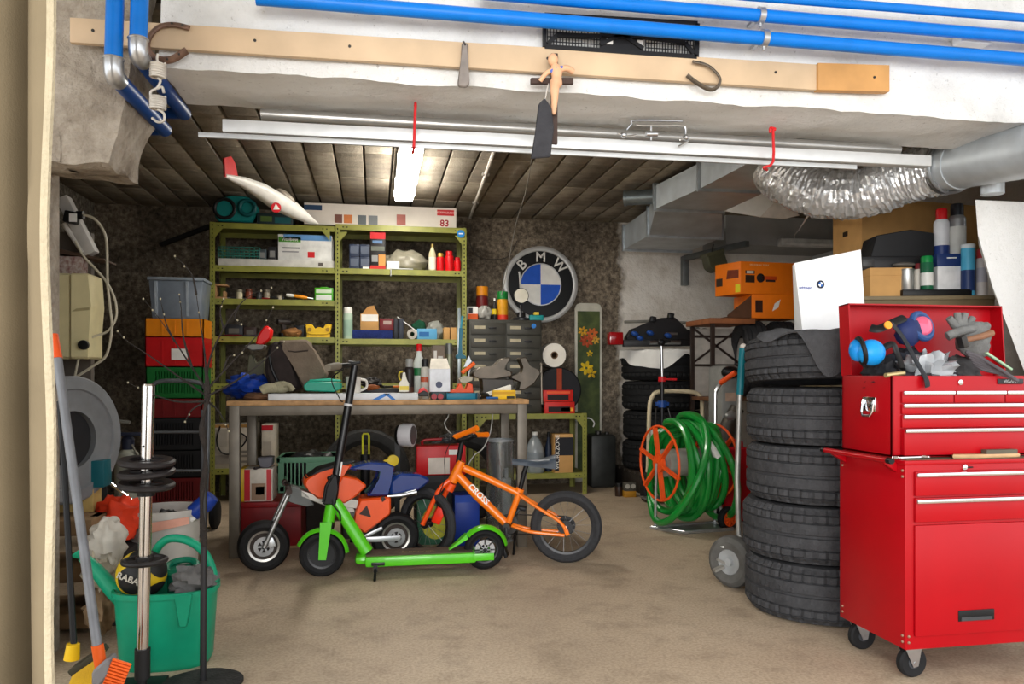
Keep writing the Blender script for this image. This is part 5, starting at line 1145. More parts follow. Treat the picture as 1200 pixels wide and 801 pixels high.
m = MB(); m.lathe([(0,0),(.018,0),(.021,.012),(.0,.012)], (-.022, -.003, .02), (-.57,-.82,0), 16); t.part('lens', m, CHROME)
t = carton('yellow_case', 'small yellow ruler case at the right end of the bench', 'case', 578, 604.5, 457, YF+.02, z, .05, YEL, prints=((.6,.95,.05,.35,(40,36,20)), (.0,1,.55,.85,(200,150,20))))
t = T('paper_sheet', 'bent white sheet propped behind the yellow case', 'paper', loc=(XatY(584, YF+.1), YF+.1, z), room=True, s=1); q = t.q
m = MB(); m.prism(t.poly([(569, 461), (599, 451), (599, 457), (572, 464)]), 0, .1, 0); t.solo(m, PAPER)
rod('blue_marker', 'blue pen lying at the right end of the bench', 'pen', 572, YF+.005, z+.008, [(-.01, 0, 0), (.06, .01, 0)], .007, plastic((40,90,150)))
# bench vise
t = T('bench_vise', 'big dark cast iron vise mounted at the right end of the bench', 'vise', loc=(XatY(590, 4.72), 4.72, z), room=True, s=1); q = t.q
VI = mat((92,84,74), .45, .6, .2, 14)
m = MB(); m.prism(t.poly([(552, 436), (560, 430), (578, 430), (586, 420), (596, 418), (597, 422), (590, 426), (587, 434), (598, 434), (598, 441), (575, 445), (560, 443), (553, 441)]), -.06, .06, .008); t.part('rear_jaw', m, VI)
m = MB(); m.prism(t.poly([(606, 419), (615, 418), (618, 424), (618, 430), (630, 432), (632, 438), (624, 450), (612, 457), (604, 457), (611, 446), (597, 444), (597, 439), (611, 438), (613, 430), (608, 424)]), -.055, .055, .008); t.part('front_jaw', m, VI)
m = MB(); m.prism(t.poly([(562, 443), (600, 444), (598, 456), (603, 464.5), (560, 464.5), (566, 456)]), -.07, .07, .006)
m.box(q(562, 460).x, q(604, 460).x, -.08, .08, 0, .014); t.part('base', m, mat((60,56,52), .5, .5))
m = MB(); c = q(634, 436); m.tube([q(628, 436), c], .018, 14); m.tube([c+Vector((0,-.01,.05)), c+Vector((0.004,-.01,-.2))], .007, 8); m.ball(c+Vector((0,-.01,.05)), .011, 10); t.part('screw_handle', m, mat((130,122,110), .35, .8))
# ================================================================== under the bench
YU = 4.62
t = T('red_tool_box', 'dark red steel box on the floor below the bench', 'box', loc=(XatY(316, YU), YU, 0), room=True, s=1); q = t.q
x0_, x1_ = q(279, 620).x, q(353, 620).x; zt2 = q(316, 588).z
m = MB(); m.box(x0_, x1_, 0, .34, .012, zt2-.03, .004); t.part('body', m, mat((120,14,18), .5, 0, .15))
m = MB(); m.box(x0_-.004, x1_+.004, -.004, .344, zt2-.03, zt2, .003); t.part('lid', m, mat((132,16,20), .5, 0, .15))
m = MB(); m.box(x0_, x1_, .0, .34, 0, .012); t.part('plinth', m, mat((150,120,80), .7))
t = carton('toy_carton', 'white and red carton with printed picture on the red box', 'box', 287, 319, 549, YU+.04, zt2, .2, mat((206,196,182), .7), prints=((.0,.2,.02,.98,(186,30,40)), (.78,.95,.02,.98,(196,60,64)), (.25,.75,.05,.55,(150,120,96)), (.4,.7,.2,.45,(70,50,44))))
carton('yellow_board', 'yellow slim carton beside the toy carton on the red box', 'box', 280, 286, 549, YU+.04, zt2, .2, plastic((200,160,20)))
# green crate
t = T('green_crate', 'grey green slotted plastic crate under the bench', 'crate', loc=(XatY(360, 4.98), 4.98, 0), room=True, s=1); q = t.q
GC = plastic((96,142,112), .5); xa, xb = q(324, 550).x, q(397, 550).x; zt3 = q(350, 535.5).z; zb3 = q(350, 575).z
m = MB(); m.box(xa, xb, 0, .02, zt3-.035, zt3, .004); m.box(xa, xb, .32, .34, zt3-.035, zt3, .004); m.box(xa, xa+.02, 0, .34, zt3-.035, zt3, .004); m.box(xb-.02, xb, 0, .34, zt3-.035, zt3, .004); t.part('rim', m, GC)
m = MB(); m.box(xa+.01, xa+.045, .003, .015, zb3, zt3-.03); m.box(xb-.2, xb-.01, .003, .015, zb3, zt3-.03); m.box(xa+.01, xb-.01, .003, .015, zb3, zb3+.03); m.box(xa+.01, xa+.02, 0, .33, zb3, zt3); m.box(xb-.02, xb-.01, 0, .33, zb3, zt3); m.box(xa+.01, xb-.01, .32, .33, zb3, zt3); m.box(xa+.01, xb-.01, 0, .33, zb3-.01, zb3); t.part('sides', m, GC)
k = 0; x = xa+.06
while x < xb-.21: m = MB(); m.box(x, x+.008, .004, .012, zb3+.03, zt3-.03); t.part('slat', m, GC); x += .024
m = MB(); m.box(xa+.04, xb-.04, .03, .3, 0, zb3-.01); t.part('stand_box', m, mat((50,44,40), .8))
# dark bags in the crate
lumpy('black_bag', 'black rubbish sack heaped in the green crate', 'bag', 330, 394, 506, 545, 5.0, zb3+.02, .28, mat((30,29,29), .4, 0, .3, 20), amp=.45, seed=21, fq=1.8)
# standing tyres below the bench
TS = tyre_mesh(.31, .2, .2, 72); TS.materials.append(mat((40,39,38), .75, 0, .2, 24))
for lb, uc, Yt in (('car tyre standing upright beneath the bench behind the motorcycle', 428, 5.5), ('car tyre standing upright beneath the bench behind the red canister', 543, 5.22)):
    o = link('car_tyre', TS); o.location = (XatY(uc, Yt)-.0, Yt+.03, .312); o.rotation_euler = (math.radians(84), 0, math.radians(4))
    o['label'] = lb; o['category'] = 'tyre'; o['group'] = 'tyres standing under the bench'
# white lamp drum on a post
t = T('work_lamp', 'white drum shaped work lamp on a black post under the bench', 'lamp', loc=(XatY(474, 4.5), 4.5, 0), room=True, s=1); q = t.q
c = q(478, 509.5); m = MB(); m.lathe([(0,-.045),(.062,-.045),(.068,-.03),(.068,.03),(.06,.034),(.055,.03),(0,.03)], c, (.93,-.36,0), 30); t.part('lamp_drum', m, mat((214,212,214), .3, .2, .05))
m = MB(); m.lathe([(0,0),(.054,0),(.054,.004),(0,.004)], c+Vector((.93,-.36,0))*.031, (.93,-.36,0), 26); t.part('lens', m, mat((120,110,112), .25, .3))
m = MB(); m.ball(c+Vector((-.05, .02, 0)), (.03,.05,.06), 14); m.beam((c.x-.06, .04, 0), (c.x-.06, .04, c.z+.04), .03, .02); m.box(c.x-.16, c.x+.04, -.06, .14, 0, .015); t.part('post', m, BLACK)
# red jump-start canister on a dark crate
t = carton('black_crate', 'black plastic crate carrying the red canister under the bench', 'crate', 487, 552, 557, 4.66, 0, .22, mat((34,34,36), .6), prints=((.1,.9,.1,.9,(24,24,26)),))
zc_ = t.H
t = T('red_canister', 'red metal canister with paper labels under the bench', 'canister', loc=(XatY(517, 4.68), 4.68, zc_), room=True, s=1); q = t.q
x0_, x1_ = q(488, 540).x, q(546, 540).x; hh = q(517, 522).z
m = MB(); m.box(x0_, x1_, 0, .16, 0, hh, .008); t.part('body', m, mat((190,16,22), .4, 0, .08))
m = MB(); m.box(q(502, 540).x, q(527, 540).x, -.0015, 0, q(510, 556).z+.004, q(510, 536).z); t.part('paper_label', m, mat((206,196,184), .7, 0, .1))
m = MB(); m.box(q(526, 530).x, q(536, 530).x, -.0015, 0, q(510, 533).z, q(510, 527).z); t.part('small_label', m, PAPER)
m = MB(); m.tube(spline([(x0_+.04, .08, hh), (x0_+.06, .08, hh+.03), (x1_-.06, .08, hh+.03), (x1_-.04, .08, hh)], 5), .009, 8); t.part('handle', m, mat((150,16,20), .4))
carton('blue_bin', 'small blue plastic bin on the floor under the bench', 'bin', 533, 562, 580, 4.48, 0, .16, plastic((20,52,140)), prints=((.0,1,.86,1.0,(26,66,160)),))
t = T('grass_carton', 'green and yellow picture carton on the floor behind the bicycle wheel', 'box', loc=(XatY(506, 4.56), 4.56, 0), room=True, s=1); q = t.q
x0_, x1_ = q(489, 600).x, q(524, 600).x; hh = q(506, 580).z
m = MB(); m.box(x0_, x1_, 0, .1, 0, hh, .003); t.part('body', m, mat((60,110,84), .6, 0, .25, 14))
m = MB(); m.prism([((x0_+x1_)/2+.02+.085*math.cos(k*.2618), hh*.45+.1*math.sin(k*.2618)) for k in range(24)], -.0015, 0); t.part('printed_fruit', m, mat((190,190,60), .6, 0, .2, 20))
# acrylic tube stand and cable
t = T('acrylic_tube', 'clear acrylic tube standing beneath the right end of the bench', 'tube', loc=(XatY(586, 4.62), 4.62, 0), room=True, s=1); q = t.q
hh = q(586, 514).z; r_ = .085
m = MB(); m.lathe([(r_-.004, .0), (r_, .0), (r_, hh), (r_-.004, hh), (r_-.004, .0)], n=36); t.part('wall', m, mat((222,226,228), .08, 0, 0, trans=.95))
m = MB(); m.lathe([(r_-.006, hh-.012), (r_+.002, hh-.012), (r_+.002, hh), (r_-.006, hh), (r_-.006, hh-.012)], n=36); m.lathe([(0,0),(r_+.002,0),(r_+.002,.014),(0,.014)], n=36); t.part('rim', m, mat((190,194,196), .2, 0, 0, trans=.6))
t2_ = T('white_dispenser', 'white narrow bottle standing inside the clear acrylic tube', 'bottle', loc=(XatY(594, 4.62), 4.62+.01, .016), room=True, s=1)
m = MB(); m.box(-.028, .028, -.02, .02, 0, .36, .008); m.cyl((0,0,.36), (0,0,.42), .012, n=12); t2_.solo(m, mat((196,196,192), .4))
t = T('hanging_cable', 'thin white cable hanging down below the bench top', 'cable', loc=(XatY(572, 4.52), 4.52, 0), room=True, s=1); q = t.q
m = MB(); m.tube(spline([q(578, 476), q(577, 490), q(574, 508), q(566, 525), q(556, 533), q(548, 545)], 6), .0035, 6); t.solo(m, mat((170,168,160), .5))
t = T('hanging_cable', 'thin grey cable dangling over the red canister', 'cable', loc=(XatY(525, 4.5), 4.5, 0), room=True, s=1); q = t.q
m = MB(); m.tube(spline([q(528, 476), q(525, 488), q(521, 495), q(524, 503), q(529, 508)], 6), .0035, 6); t.solo(m, mat((170,168,160), .5))
# cartons on the bottom board of the tall shelving, seen past the bench leg
z = ZL[4]
t = carton('appliance_carton', 'wide white printed carton on the lowest shelf board', 'box', 249, 297, 497, SY+.02, z, .3, mat((170,160,146), .7, 0, .1), prints=((.08,.4,.1,.3,(130,122,112)), (.08,.36,.5,.9,(150,142,130)), (.55,.9,.35,.4,(110,104,96)), (.55,.9,.25,.3,(110,104,96)), (.55,.9,.12,.17,(110,104,96)), (0,1,.93,1.0,(150,112,60))))
m = MB(); q = t.q; m.tube(spline([q(258, 499, -.012), q(254, 515, -.012), q(258, 528, -.012), q(268, 532, -.012), (q(282, 524, -.012)), q(289, 513, -.012), q(280, 506, -.012)], 6), .006, 6); t.part('loose_cable', m, BLACK)
t = carton('slim_carton', 'slim white carton with red heading on the lowest shelf board', 'box', 307, 322, 497, SY+.02, z, .25, mat((186,178,164), .7), prints=((.0,.85,.86,.98,(180,26,40)), (.1,.7,.1,.6,(160,152,140))))

t = T('floor_pump', 'black pump cylinder with yellow frame handle behind the motorcycle', 'pump', loc=(XatY(428, 4.75), 4.75, 0), room=True, s=1); q = t.q
m = MB(); m.tube([(0,0,.012), q(428, 532)], .03, 16); m.box(-.09, .09, -.05, .05, 0, .014, .003); t.part('cylinder', m, BLACK)
m = MB(); m.tube([q(425, 532), q(425, 510), q(426, 508), q(431, 508), q(432.5, 510), q(432.5, 532)], .006, 8); t.part('handle', m, plastic((200,196,40)))
t = T('plastic_scoop', 'grey plastic scoop lying on the toy carton', 'scoop', loc=(XatY(309, YU+.05), YU+.05, zat(549, dY(303, YU+.04))+.001), room=True, s=1); q = t.q
m = MB(); m.prism(t.poly([(301, 536), (320, 535), (319, 545), (313, 549), (304, 547)]), 0, .1, .006); t.part('bowl', m, mat((96,94,100), .5))
m = MB(); m.tube([q(306, 547, .05), q(302, 548.5, .0), q(298, 548.5, -.02)], .008, 8); t.part('handle', m, mat((60,54,54), .5))
# ================================================================== back right: covered tyres, rack, stand, cart, hose
ztt = PZ+TW2*4
t = T('dust_cloth', 'white cloth draped over the top tyre by the white wall', 'cloth', loc=(bx-.01, by, ztt), room=True, s=1)
def drape(i, j):
    an = 2*math.pi*i; hang = .05+.09*(.5+.5*math.sin(an*3+2.0))+.05*noise.noise(Vector((math.cos(an)*2, math.sin(an)*2, 0)))
    R0 = .362; s_ = j*(R0+hang); f = .012*math.sin(an*11)
    if s_ < R0-.02: return Vector((s_*math.cos(an), s_*math.sin(an), .012+.006*noise.noise(Vector((s_*9*math.cos(an), s_*9*math.sin(an), 3)))))
    e = s_-(R0-.02); return Vector(((R0+.012+f*min(1, e*8))*math.cos(an), (R0+.012+f*min(1, e*8))*math.sin(an), .012-e))
m = MB(); m.sheet(drape, 90, 26, .003); t.solo(m, mat((232,230,224), .85, 0, .04, 8), smooth=70)
t = T('bike_rack', 'black folded car bicycle rack with blue clamps and red tail light', 'bicycle rack', loc=(XatY(772, 6.32), 6.32, zat(407, dY(772, 6.32))), room=True, s=1); q = t.q
t.loc.z = ztt+.022
BK = mat((28,28,30), .45, .2, .15)
m = MB(); m.beam(q(730, 402), q(830, 401), .05, .06, bev=.006); m.beam(q(735, 396, .12), q(828, 396, .12), .04, .05, bev=.006); t.part('carrier_rail', m, BK)
m = MB(); m.prism(t.poly([(735, 395), (742, 385), (756, 381), (765, 376), (776, 372), (792, 371), (797, 376), (806, 387), (820, 390), (829, 386), (830, 398), (735, 403)]), .02, .1, .008); t.part('folded_frame', m, BK)
m = MB(); m.tube([q(732, 377, .14), q(775, 376, .14)], .013, 10); m.tube(spline([q(790, 378, .14), q(808, 379, .14), q(822, 388, .12)], 5), .014, 10); t.part('support_tube', m, mat((150,148,138), .4, .5))
m = MB(); m.box(q(713, 398).x, q(729, 398).x, -.04, .05, q(720, 404).z, q(720, 389).z, .01); t.part('tail_light', m, mat((150,14,20), .2, 0, .1, coat=.5))
for u_, v_ in ((744, 391), (750, 396), (762, 390), (783, 393)):
    m = MB(); m.ball(q(u_, v_, -.03), (.035, .03, .022), 12, (0, 20, 10)); t.part('blue_clamp', m, plastic((30,70,140)))
m = MB(); m.cyl(q(761, 401, -.035), q(797, 401, -.035), .018, n=14); m.obox(q(787, 391, -.03), (.1, .02, .02)); t.part('chrome_lever', m, STEEL)
for u_, v_ in ((765, 374), (786, 370), (826, 388)):
    m = MB(); m.obox(q(u_, v_, .02), (.05, .05, .05), (0, 10, 0), .008); t.part('strap_buckle', m, BK)
# bicycle repair stand in front of the tyres
t = T('repair_stand', 'slim black and silver bicycle repair stand with red and blue collars', 'repair stand', loc=(XatY(776, 5.55), 5.55, 0), room=True, s=1); q = t.q
m = MB(); m.tube([q(776, 500), q(776, 445)], .016, 12); t.part('lower_pole', m, BLACKM)
m = MB(); m.tube([q(776, 445), q(775, 402)], .012, 12); t.part('upper_pole', m, STEEL)
m = MB(); m.ball(q(775, 401), (.03, .03, .03), 12); m.tube([q(775, 401), q(785, 399)], .014, 10); t.part('clamp_head', m, BLACK)
m = MB(); m.lathe([(0,0),(.03,0),(.03,.04),(0,.04)], q(776, 447), n=18); m.tube([q(778, 444, -.02), q(793, 444.5, -.04)], .009, 8); t.part('red_collar', m, plastic((196,28,34)))
m = MB(); m.lathe([(0,0),(.034,0),(.034,.05),(0,.05)], q(776, 477), n=18); m.obox(q(776, 473), (.1, .04, .03), (0,0,0), .005); t.part('blue_collar', m, plastic((30,70,140)))
for u_, dy in ((769, -.1), (776, .12), (783, -.05)):
    m = MB(); m.tube([q(u_, 478, dy*.2), Vector((q(u_+(u_-776)*3, 560).x, dy*2.4, .012))], .007, 8); t.part('leg', m, DARKMETAL)
# cream coloured tube cart
t = T('tube_cart', 'cream painted tubular hand cart before the covered tyres', 'hand cart', loc=(XatY(790, 5.85), 5.85, 0), room=True, s=1); q = t.q
CR = mat((206,192,160), .4, 0, .08); pts = [q(759, 553), q(760, 520), q(761, 478), q(764, 465), q(771, 459), q(795, 458), q(815, 460), q(821, 466), q(823, 478), q(823, 553)]
m = MB(); m.tube(spline(pts, 4), .017, 12); t.part('frame_tube', m, CR)
m = MB(); m.box(q(750, 556).x, q(828, 556).x, -.16, .02, .03, .04, .002); t.part('load_plate', m, mat((140,140,136), .4, .6))
m = MB(); m.obox(q(764, 510), (.05, .02, .12), (0,0,0), .004); t.part('bracket', m, PAPER)
for u_ in (757, 817): m = MB(); m.lathe([(.0,-.015),(.05,-.015),(.055,0),(.05,.015),(0,.015)], (q(u_, 556).x, .05, .055), (1,0,0), 22); t.part('wheel', m, RUBBER)
# hose cart
t = T('hose_cart', 'garden hose cart with orange reel and orange wheels', 'hose cart', loc=(XatY(806, 4.75), 4.75, 0), room=True, s=1); q = t.q
ax = Vector((.985, .17, 0)).normalized(); cc = q(806, 541); side = Vector((-.17, .985, 0))
OG = mat((224,80,24), .45, 0, .08)
Rr = .24
for sg, rr in ((-1, Rr), (1, Rr)):
    c = cc+ax*sg*.215; m = MB(); m.torus(c, ax, rr, .008, 36, 8)
    for k in range(6):
        a_ = k*math.pi/3+.3; d_ = side*math.cos(a_)+Vector((0,0,1))*math.sin(a_); m.beam(c, c+d_*rr, .014, .03, up=ax)
    m.lathe([(0,-.012),(.06,-.012),(.06,.012),(0,.012)], c, ax, 24)
    t.part('reel_disc', m, OG)
m = MB(); m.cyl(cc-ax*.18, cc+ax*.18, .09, n=24); t.part('drum', m, mat((150,146,136), .5))
STB = mat((186,188,188), .3, .8)
m = MB(); f0 = q(763, 606); base = [Vector((q(764, 606).x, .02, .012)), Vector((q(790, 620).x, -.17, .012)), Vector((q(849, 615).x, -.12, .012)), Vector((q(845, 600).x, .1, .012))]
m.tube(base+[base[0]], .012, 10); m.sheet(lambda a_, b_: base[0].lerp(base[1], a_).lerp(base[3].lerp(base[2], a_), b_)+Vector((0,0,.002)), 2, 2, .004); t.part('base_frame', m, STB)
m = MB(); hp = [Vector((q(848, 600).x, .02, .07)), q(839, 560, .1), q(838, 470, .14), q(840, 456, .14), q(846, 448, .14), q(850, 445, .12)]
m.tube(spline(hp, 5), .013, 10); t.part('handle_tube', m, STB)
m = MB(); m.tube([q(844, 448.5, .13), q(862, 436, .04)], .018, 12); t.part('handle_grip', m, OG)
for a_, b_ in ((cc-ax*.235, Vector((base[0].x+.03, base[0].y, .02))), (cc+ax*.235, base[3])): m = MB(); m.tube([a_, b_], .01, 8); t.part('reel_support', m, STB)
for c in (Vector((q(847, 611).x, -.08, .072)), Vector((q(847, 611).x+.1, .2, .072))):
    wa = Vector((.25, -.97, 0)).normalized()
    m = MB(); m.lathe([(.05,-.02),(.07,-.024),(.078,-.012),(.078,.012),(.07,.024),(.05,.02),(.05,-.02)], c, wa, 30); w_ = t.part('wheel', m, RUBBER)
    m = MB(); m.ring(c, wa, .056, .044, .036, 28); m.lathe([(0,-.02),(.014,-.02),(.014,.024),(0,.024)], c, wa, 14)
    for k in range(8):
        a_ = k*math.pi/4; sd = wa.cross(Vector((0,0,1))); d_ = sd*math.cos(a_)+Vector((0,0,1))*math.sin(a_); m.beam(c+wa*.01, c+d_*.05+wa*.01, .012, .02, up=wa)
    m.lathe([(0,-.012),(.05,-.012),(.05,.002),(0,.002)], c, wa, 24); t.part('hub', m, OG, w_)
# the hose: one long hose wound in loose loops
hs = T('garden_hose', 'bright green garden hose wound in loose loops on the orange reel', 'hose', loc=t.loc+cc, room=True, s=1)
random.seed(11); pts = []; turns = 14
for k in range(turns):
    off = -.125+.27*((k*.37) % 1.0); R1 = .235+.05*random.random(); sag = .01+.03*random.random(); tl = random.uniform(-.05, .05)
    if k in (3, 8): R1 = .31; sag = .035; tl = .12*(1 if k == 3 else -1)
    for s_ in range(14):
        a_ = 2*math.pi*s_/14+1.2; p = side*(math.cos(a_)*R1*.93)+Vector((0,0,1))*(math.sin(a_)*R1-sag*(1-math.sin(a_)))+ax*(off+tl*math.sin(a_)+.02*math.sin(2*a_+k))
        pts.append(p)
lim = min(p.z for p in pts)
for p in pts: p.z = max(p.z, -cc.z+.035)
m = MB(); m.tube(spline(pts, 4), .0225, 10); hs.part('hose', m, mat((16,126,44), .28, 0, .1, 8, coat=.3))
m = MB(); m.tube([ax*.02+Vector((.02,-.2,.16)), ax*.06+Vector((.05,-.235,.05))], .024, 10); hs.part('white_tag', m, PAPER)
m = MB(); c = pts[-1]; m.tube([c, c+Vector((.05,-.03,-.02))], .026, 12); hs.part('coupling', m, STEEL)
# grey pump and red canister behind
t = T('pressure_pump', 'grey pump machine with black motor behind the hose cart', 'pump', loc=(XatY(856, 5.2), 5.2, 0), room=True, s=1); q = t.q
m = MB(); m.box(q(846, 450).x, q(868, 450).x, .0, .25, 0.05, q(856, 428).z, .03); t.part('housing', m, mat((134,134,130), .5))
m = MB(); m.box(q(850, 465).x, q(862, 465).x, -.004, 0, q(856, 470).z, q(856, 460).z); t.part('label_plate', m, mat((190,160,140), .5))
m = MB(); m.ball(q(856, 436, -.03), (.07, .05, .045), 14); t.part('control_knob', m, BLACK)
m = MB(); m.tube([q(864, 478, -.07), q(853, 498, -.08), q(850, 530, -.08)], [.05, .055, .06], 16); t.part('motor', m, mat((64,58,50), .5, .4))
m = MB(); m.ball(q(857, 487, -.1), (.045, .04, .04), 12, amp=.3); t.part('pump_head', m, mat((150,150,150), .3, .7))
for u_ in (848, 866): m = MB(); m.lathe([(0,-.02),(.06,-.02),(.06,.02),(0,.02)], (q(u_, 570).x, .1, .06), (1,0,0), 20); t.part('wheel', m, RUBBER)
t = T('red_jerry_can', 'red plastic jerry can on the floor behind the hand truck', 'jerry can', loc=(XatY(864, 4.9), 4.9, 0), room=True, s=1); q = t.q
m = MB(); m.box(q(851, 560).x, q(881, 560).x, 0, .14, 0, q(862, 525).z, .02); t.part('body', m, mat((186,16,30), .4))
m = MB(); m.tube(spline([(-.04, .08, q(862, 525).z), (-.03, .08, q(862, 525).z+.04), (.06, .08, q(862, 525).z+.04), (.07, .08, q(862, 525).z)], 5), .012, 8); t.part('handle', m, mat((186,16,30), .4))
# sack truck with the tyre stack
t = T('sack_truck', 'steel sack truck with teal grip standing beside the tyre stack', 'sack truck', loc=(XatY(860, 3.42), 3.42, 0), room=True, s=1); q = t.q
GT = mat((170,168,162), .38, .6, .15, 20)
m = MB(); m.tube([q(866, 640), q(864, 560), q(867, 462)], .013, 12); t.part('upright_tube', m, GT)
m = MB(); m.tube([q(867, 462), q(870.5, 408)], .017, 14); t.part('grip', m, plastic((16,112,124)))
m = MB(); m.ball(q(871, 406), .016, 10); t.part('grip_cap', m, plastic((200,190,180)))
m = MB(); m.prism(t.poly([(843, 640), (866, 626), (874, 640), (872, 648)]), -.02, .0, .003); m.tube([q(867, 640), Vector((q(857, 660).x, -.0, .115))], .012, 8); t.part('axle_bracket', m, PAPER)
c = Vector((q(856.5, 660).x, -.02, .122)); wa = Vector((-.88, -.47, 0)).normalized()
m = MB(); m.lathe([(.06,-.035),(.095,-.045),(.116,-.03),(.122,-.01),(.122,.01),(.116,.03),(.095,.045),(.06,.035),(.06,-.035)], c, wa, 36); w_ = t.part('wheel', m, mat((92,90,86), .85, 0, .15, 20))
m = MB(); m.lathe([(0,-.03),(.062,-.03),(.066,.02),(.058,.036),(.02,.026),(.018,.04),(0,.04)], c, wa, 30); t.part('hub', m, mat((164,166,166), .5, .2), w_)
m = MB(); m.obox((q(840, 660).x, -.02, .09), (.05, .03, .012), (0,-20,0)); m.obox((q(844, 655).x, -.02, .12), (.06, .012, .012), (0,30,0)); t.part('axle_end', m, mat((150,146,138), .5, .4))
t = T('battery_tester', 'small yellow based meter on the floor beside the tyres', 'meter', loc=(XatY(739, 6.05), 6.05, 0), room=True, s=1); q = t.q
m = MB(); m.box(-.05, .05, 0, .07, 0, .05, .004); t.part('base', m, mat((176,124,34), .5))
m = MB(); m.box(-.05, .05, .005, .065, .05, .12, .006); t.part('housing', m, mat((84,80,72), .5))
for x in (-.024, .024): m = MB(); m.lathe([(0,0),(.019,0),(.019,.003),(0,.003)], (x, .004, .09), (0,-1,0), 18); t.part('dial', m, mat((176,172,160), .4))
can('oil_bottle', 'small dark brown bottle lying low beside the yellow based meter', 'bottle', 726.5, 9, 566, 6.1, 0, 'jar', (plastic((50,34,26)), BLACK))
# tyre rack with crossed brace, orange cartons on top
RY = 5.5; rz_ = zat(372, dY(850, RY))
t = T('tyre_rack', 'brown rack with crossed braces and wooden top behind the tyre stack', 'rack', loc=(XatY(832, RY), RY, 0), room=True, s=1); q = t.q
xr = q(950, 400).x; BRN = mat((52,38,32), .5, .3, .15)
for x in (.03, xr):
    for y in (.02, .4): m = MB(); m.box(x-.014, x+.014, y-.014, y+.014, 0, rz_-.045); t.part('post', m, BRN)
m = MB(); m.box(-.01, q(884, 372).x, -.02, .44, rz_-.045, rz_-.004, .003); t.part('top_board', m, mat((150,92,56), .6, 0, .2, 10))
for za, zb_ in ((rz_-.05, q(850, 425).z), (q(850, 425).z, rz_-.05)):
    m = MB(); m.beam((.03, .41, za), (.45, .41, zb_), .014, .02, up=(0,1,0)); t.part('brace', m, BRN)
zsh = rz_-.004-.606
for zz in (q(850, 427).z, q(850, 391).z): m = MB(); m.beam((.03, .41, zz), (xr, .41, zz), .014, .02); t.part('cross_bar', m, BRN)
m = MB(); m.box(.02, xr, .0, .42, zsh-.03, zsh, .002); t.part('lower_board', m, mat((110,74,50), .6, 0, .2))
m = MB(); m.box(.05, xr-.05, .425, .43, zsh, rz_-.06); t.part('backing_sheet', m, mat((190,182,172), .8))
TR = tyre_mesh(.3, .2, .19, 72); TR.materials.append(TREAD)
for k, u_ in enumerate((889, 926)):
    o = link('car_tyre', TR); o.location = (XatY(u_, RY)+.04, RY+.22, zsh+.302); o.rotation_euler = (0, math.radians(90), math.radians(-12))
    o['label'] = ('car tyre standing on the rack beside the crossed brace', 'car tyre standing on the rack behind the white bag')[k]; o['category'] = 'tyre'; o['group'] = 'tyres standing on the rack'
OB = mat((238,120,14), .5, 0, .04)
def tool_print(t, x, y, z, sc_, yaw0=0):
    m = MB(); m.box(x-.05*sc_, x+.06*sc_, y-.0016, y, z-.012*sc_, z+.014*sc_); t.part('printed_tool', m, mat((200,70,20), .5))
    m = MB(); m.lathe([(0,0),(.03*sc_,0),(.03*sc_,.0016),(0,.0016)], (x-.06*sc_, y, z-.0), (0,-1,0), 20); t.part('printed_disc', m, mat((40,34,34), .5))
    m = MB(); m.box(x-.02*sc_, x+.05*sc_, y-.0018, y, z-.024*sc_, z-.01*sc_); t.part('printed_battery', m, mat((40,34,34), .5))
t = T('orange_carton', 'lower orange power tool carton on the rack', 'box', loc=(XatY(909, RY+.0), RY+.0, rz_), room=True, s=1); q = t.q
x0_, x1_ = q(881, 360).x, q(942, 360).x; h1 = q(909, 345).z
m = MB(); m.box(x0_, x1_, 0, .3, 0, h1, .002); t.part('body', m, OB)
m = MB(); m.box(x0_+.03, x0_+.09, -.001, 0, h1*.25, h1*.75); t.part('printed_panel', m, mat((60,34,24), .5))
m = MB(); m.prism([(x0_+.17, h1*.3), (x0_+.22, h1*.45), (x0_+.24, h1*.8), (x0_+.19, h1*.62)], -.001, 0); t.part('printed_panel', m, PAPER)
m = MB(); m.box(x0_-.2, x0_-.004, .0, .28, -.0, .008); m.hexa([(x0_-.2,0,.008),(x0_-.004,0,.008),(x0_-.004,.004,.008),(x0_-.2,.004,.008),(x0_-.2,0,.02),(x0_-.004,0,h1-.01),(x0_-.004,.004,h1-.01),(x0_-.2,.004,.02)]); t.part('loose_flap', m, mat((92,60,40), .7))
t = T('orange_carton', 'upper orange power tool carton with printed tool and pale lettering', 'box', loc=(XatY(868, RY-.02), RY-.02, rz_+h1+.001), room=True, s=1, yaw=4); q = t.q
hU = q(900, 307).z; x1_ = q(941, 320).x
xl = q(838, 330).x
m = MB(); bl = [Vector((0,0,-.0)), Vector((x1_,0,0)), Vector((x1_,.26,0)), Vector((-.0,.26,0))]
left = Vector((q(838, 330, .26).x, .26, 0)); bl[3] = left
m.hexa(bl+[p+Vector((0,0,hU)) for p in bl], .002); t.part('body', m, OB)
m = MB(); m.box(.04, .12, -.0012, 0, hU*.62, hU*.72); m.box(.04, .12, -.0012, 0, hU*.35, hU*.58); t.part('printed_panel', m, mat((56,36,24), .5))
m = MB(); m.box(.05, .11, -.002, -.001, hU*.63, hU*.71); t.part('printed_panel', m, mat((210,200,190), .5))
tool_print(t, .24, 0, hU*.5, 1.15)
text_mesh('ONE FOR ALL TOOLS', .017, mat((246,220,180), .5), t.root, (.16, -.001, hU*.9), (90,0,0), 'lettering', .0004)
dl = (left-bl[0]); la_ = math.degrees(math.atan2(-dl.y, -dl.x))
m = MB(); nl = Vector((dl.y, -dl.x, 0)).normalized()*-1; nl = nl if nl.x < 0 else -nl
def lf(a_, zz): return bl[0]+dl*a_+nl*.0012+Vector((0,0,hU*zz))
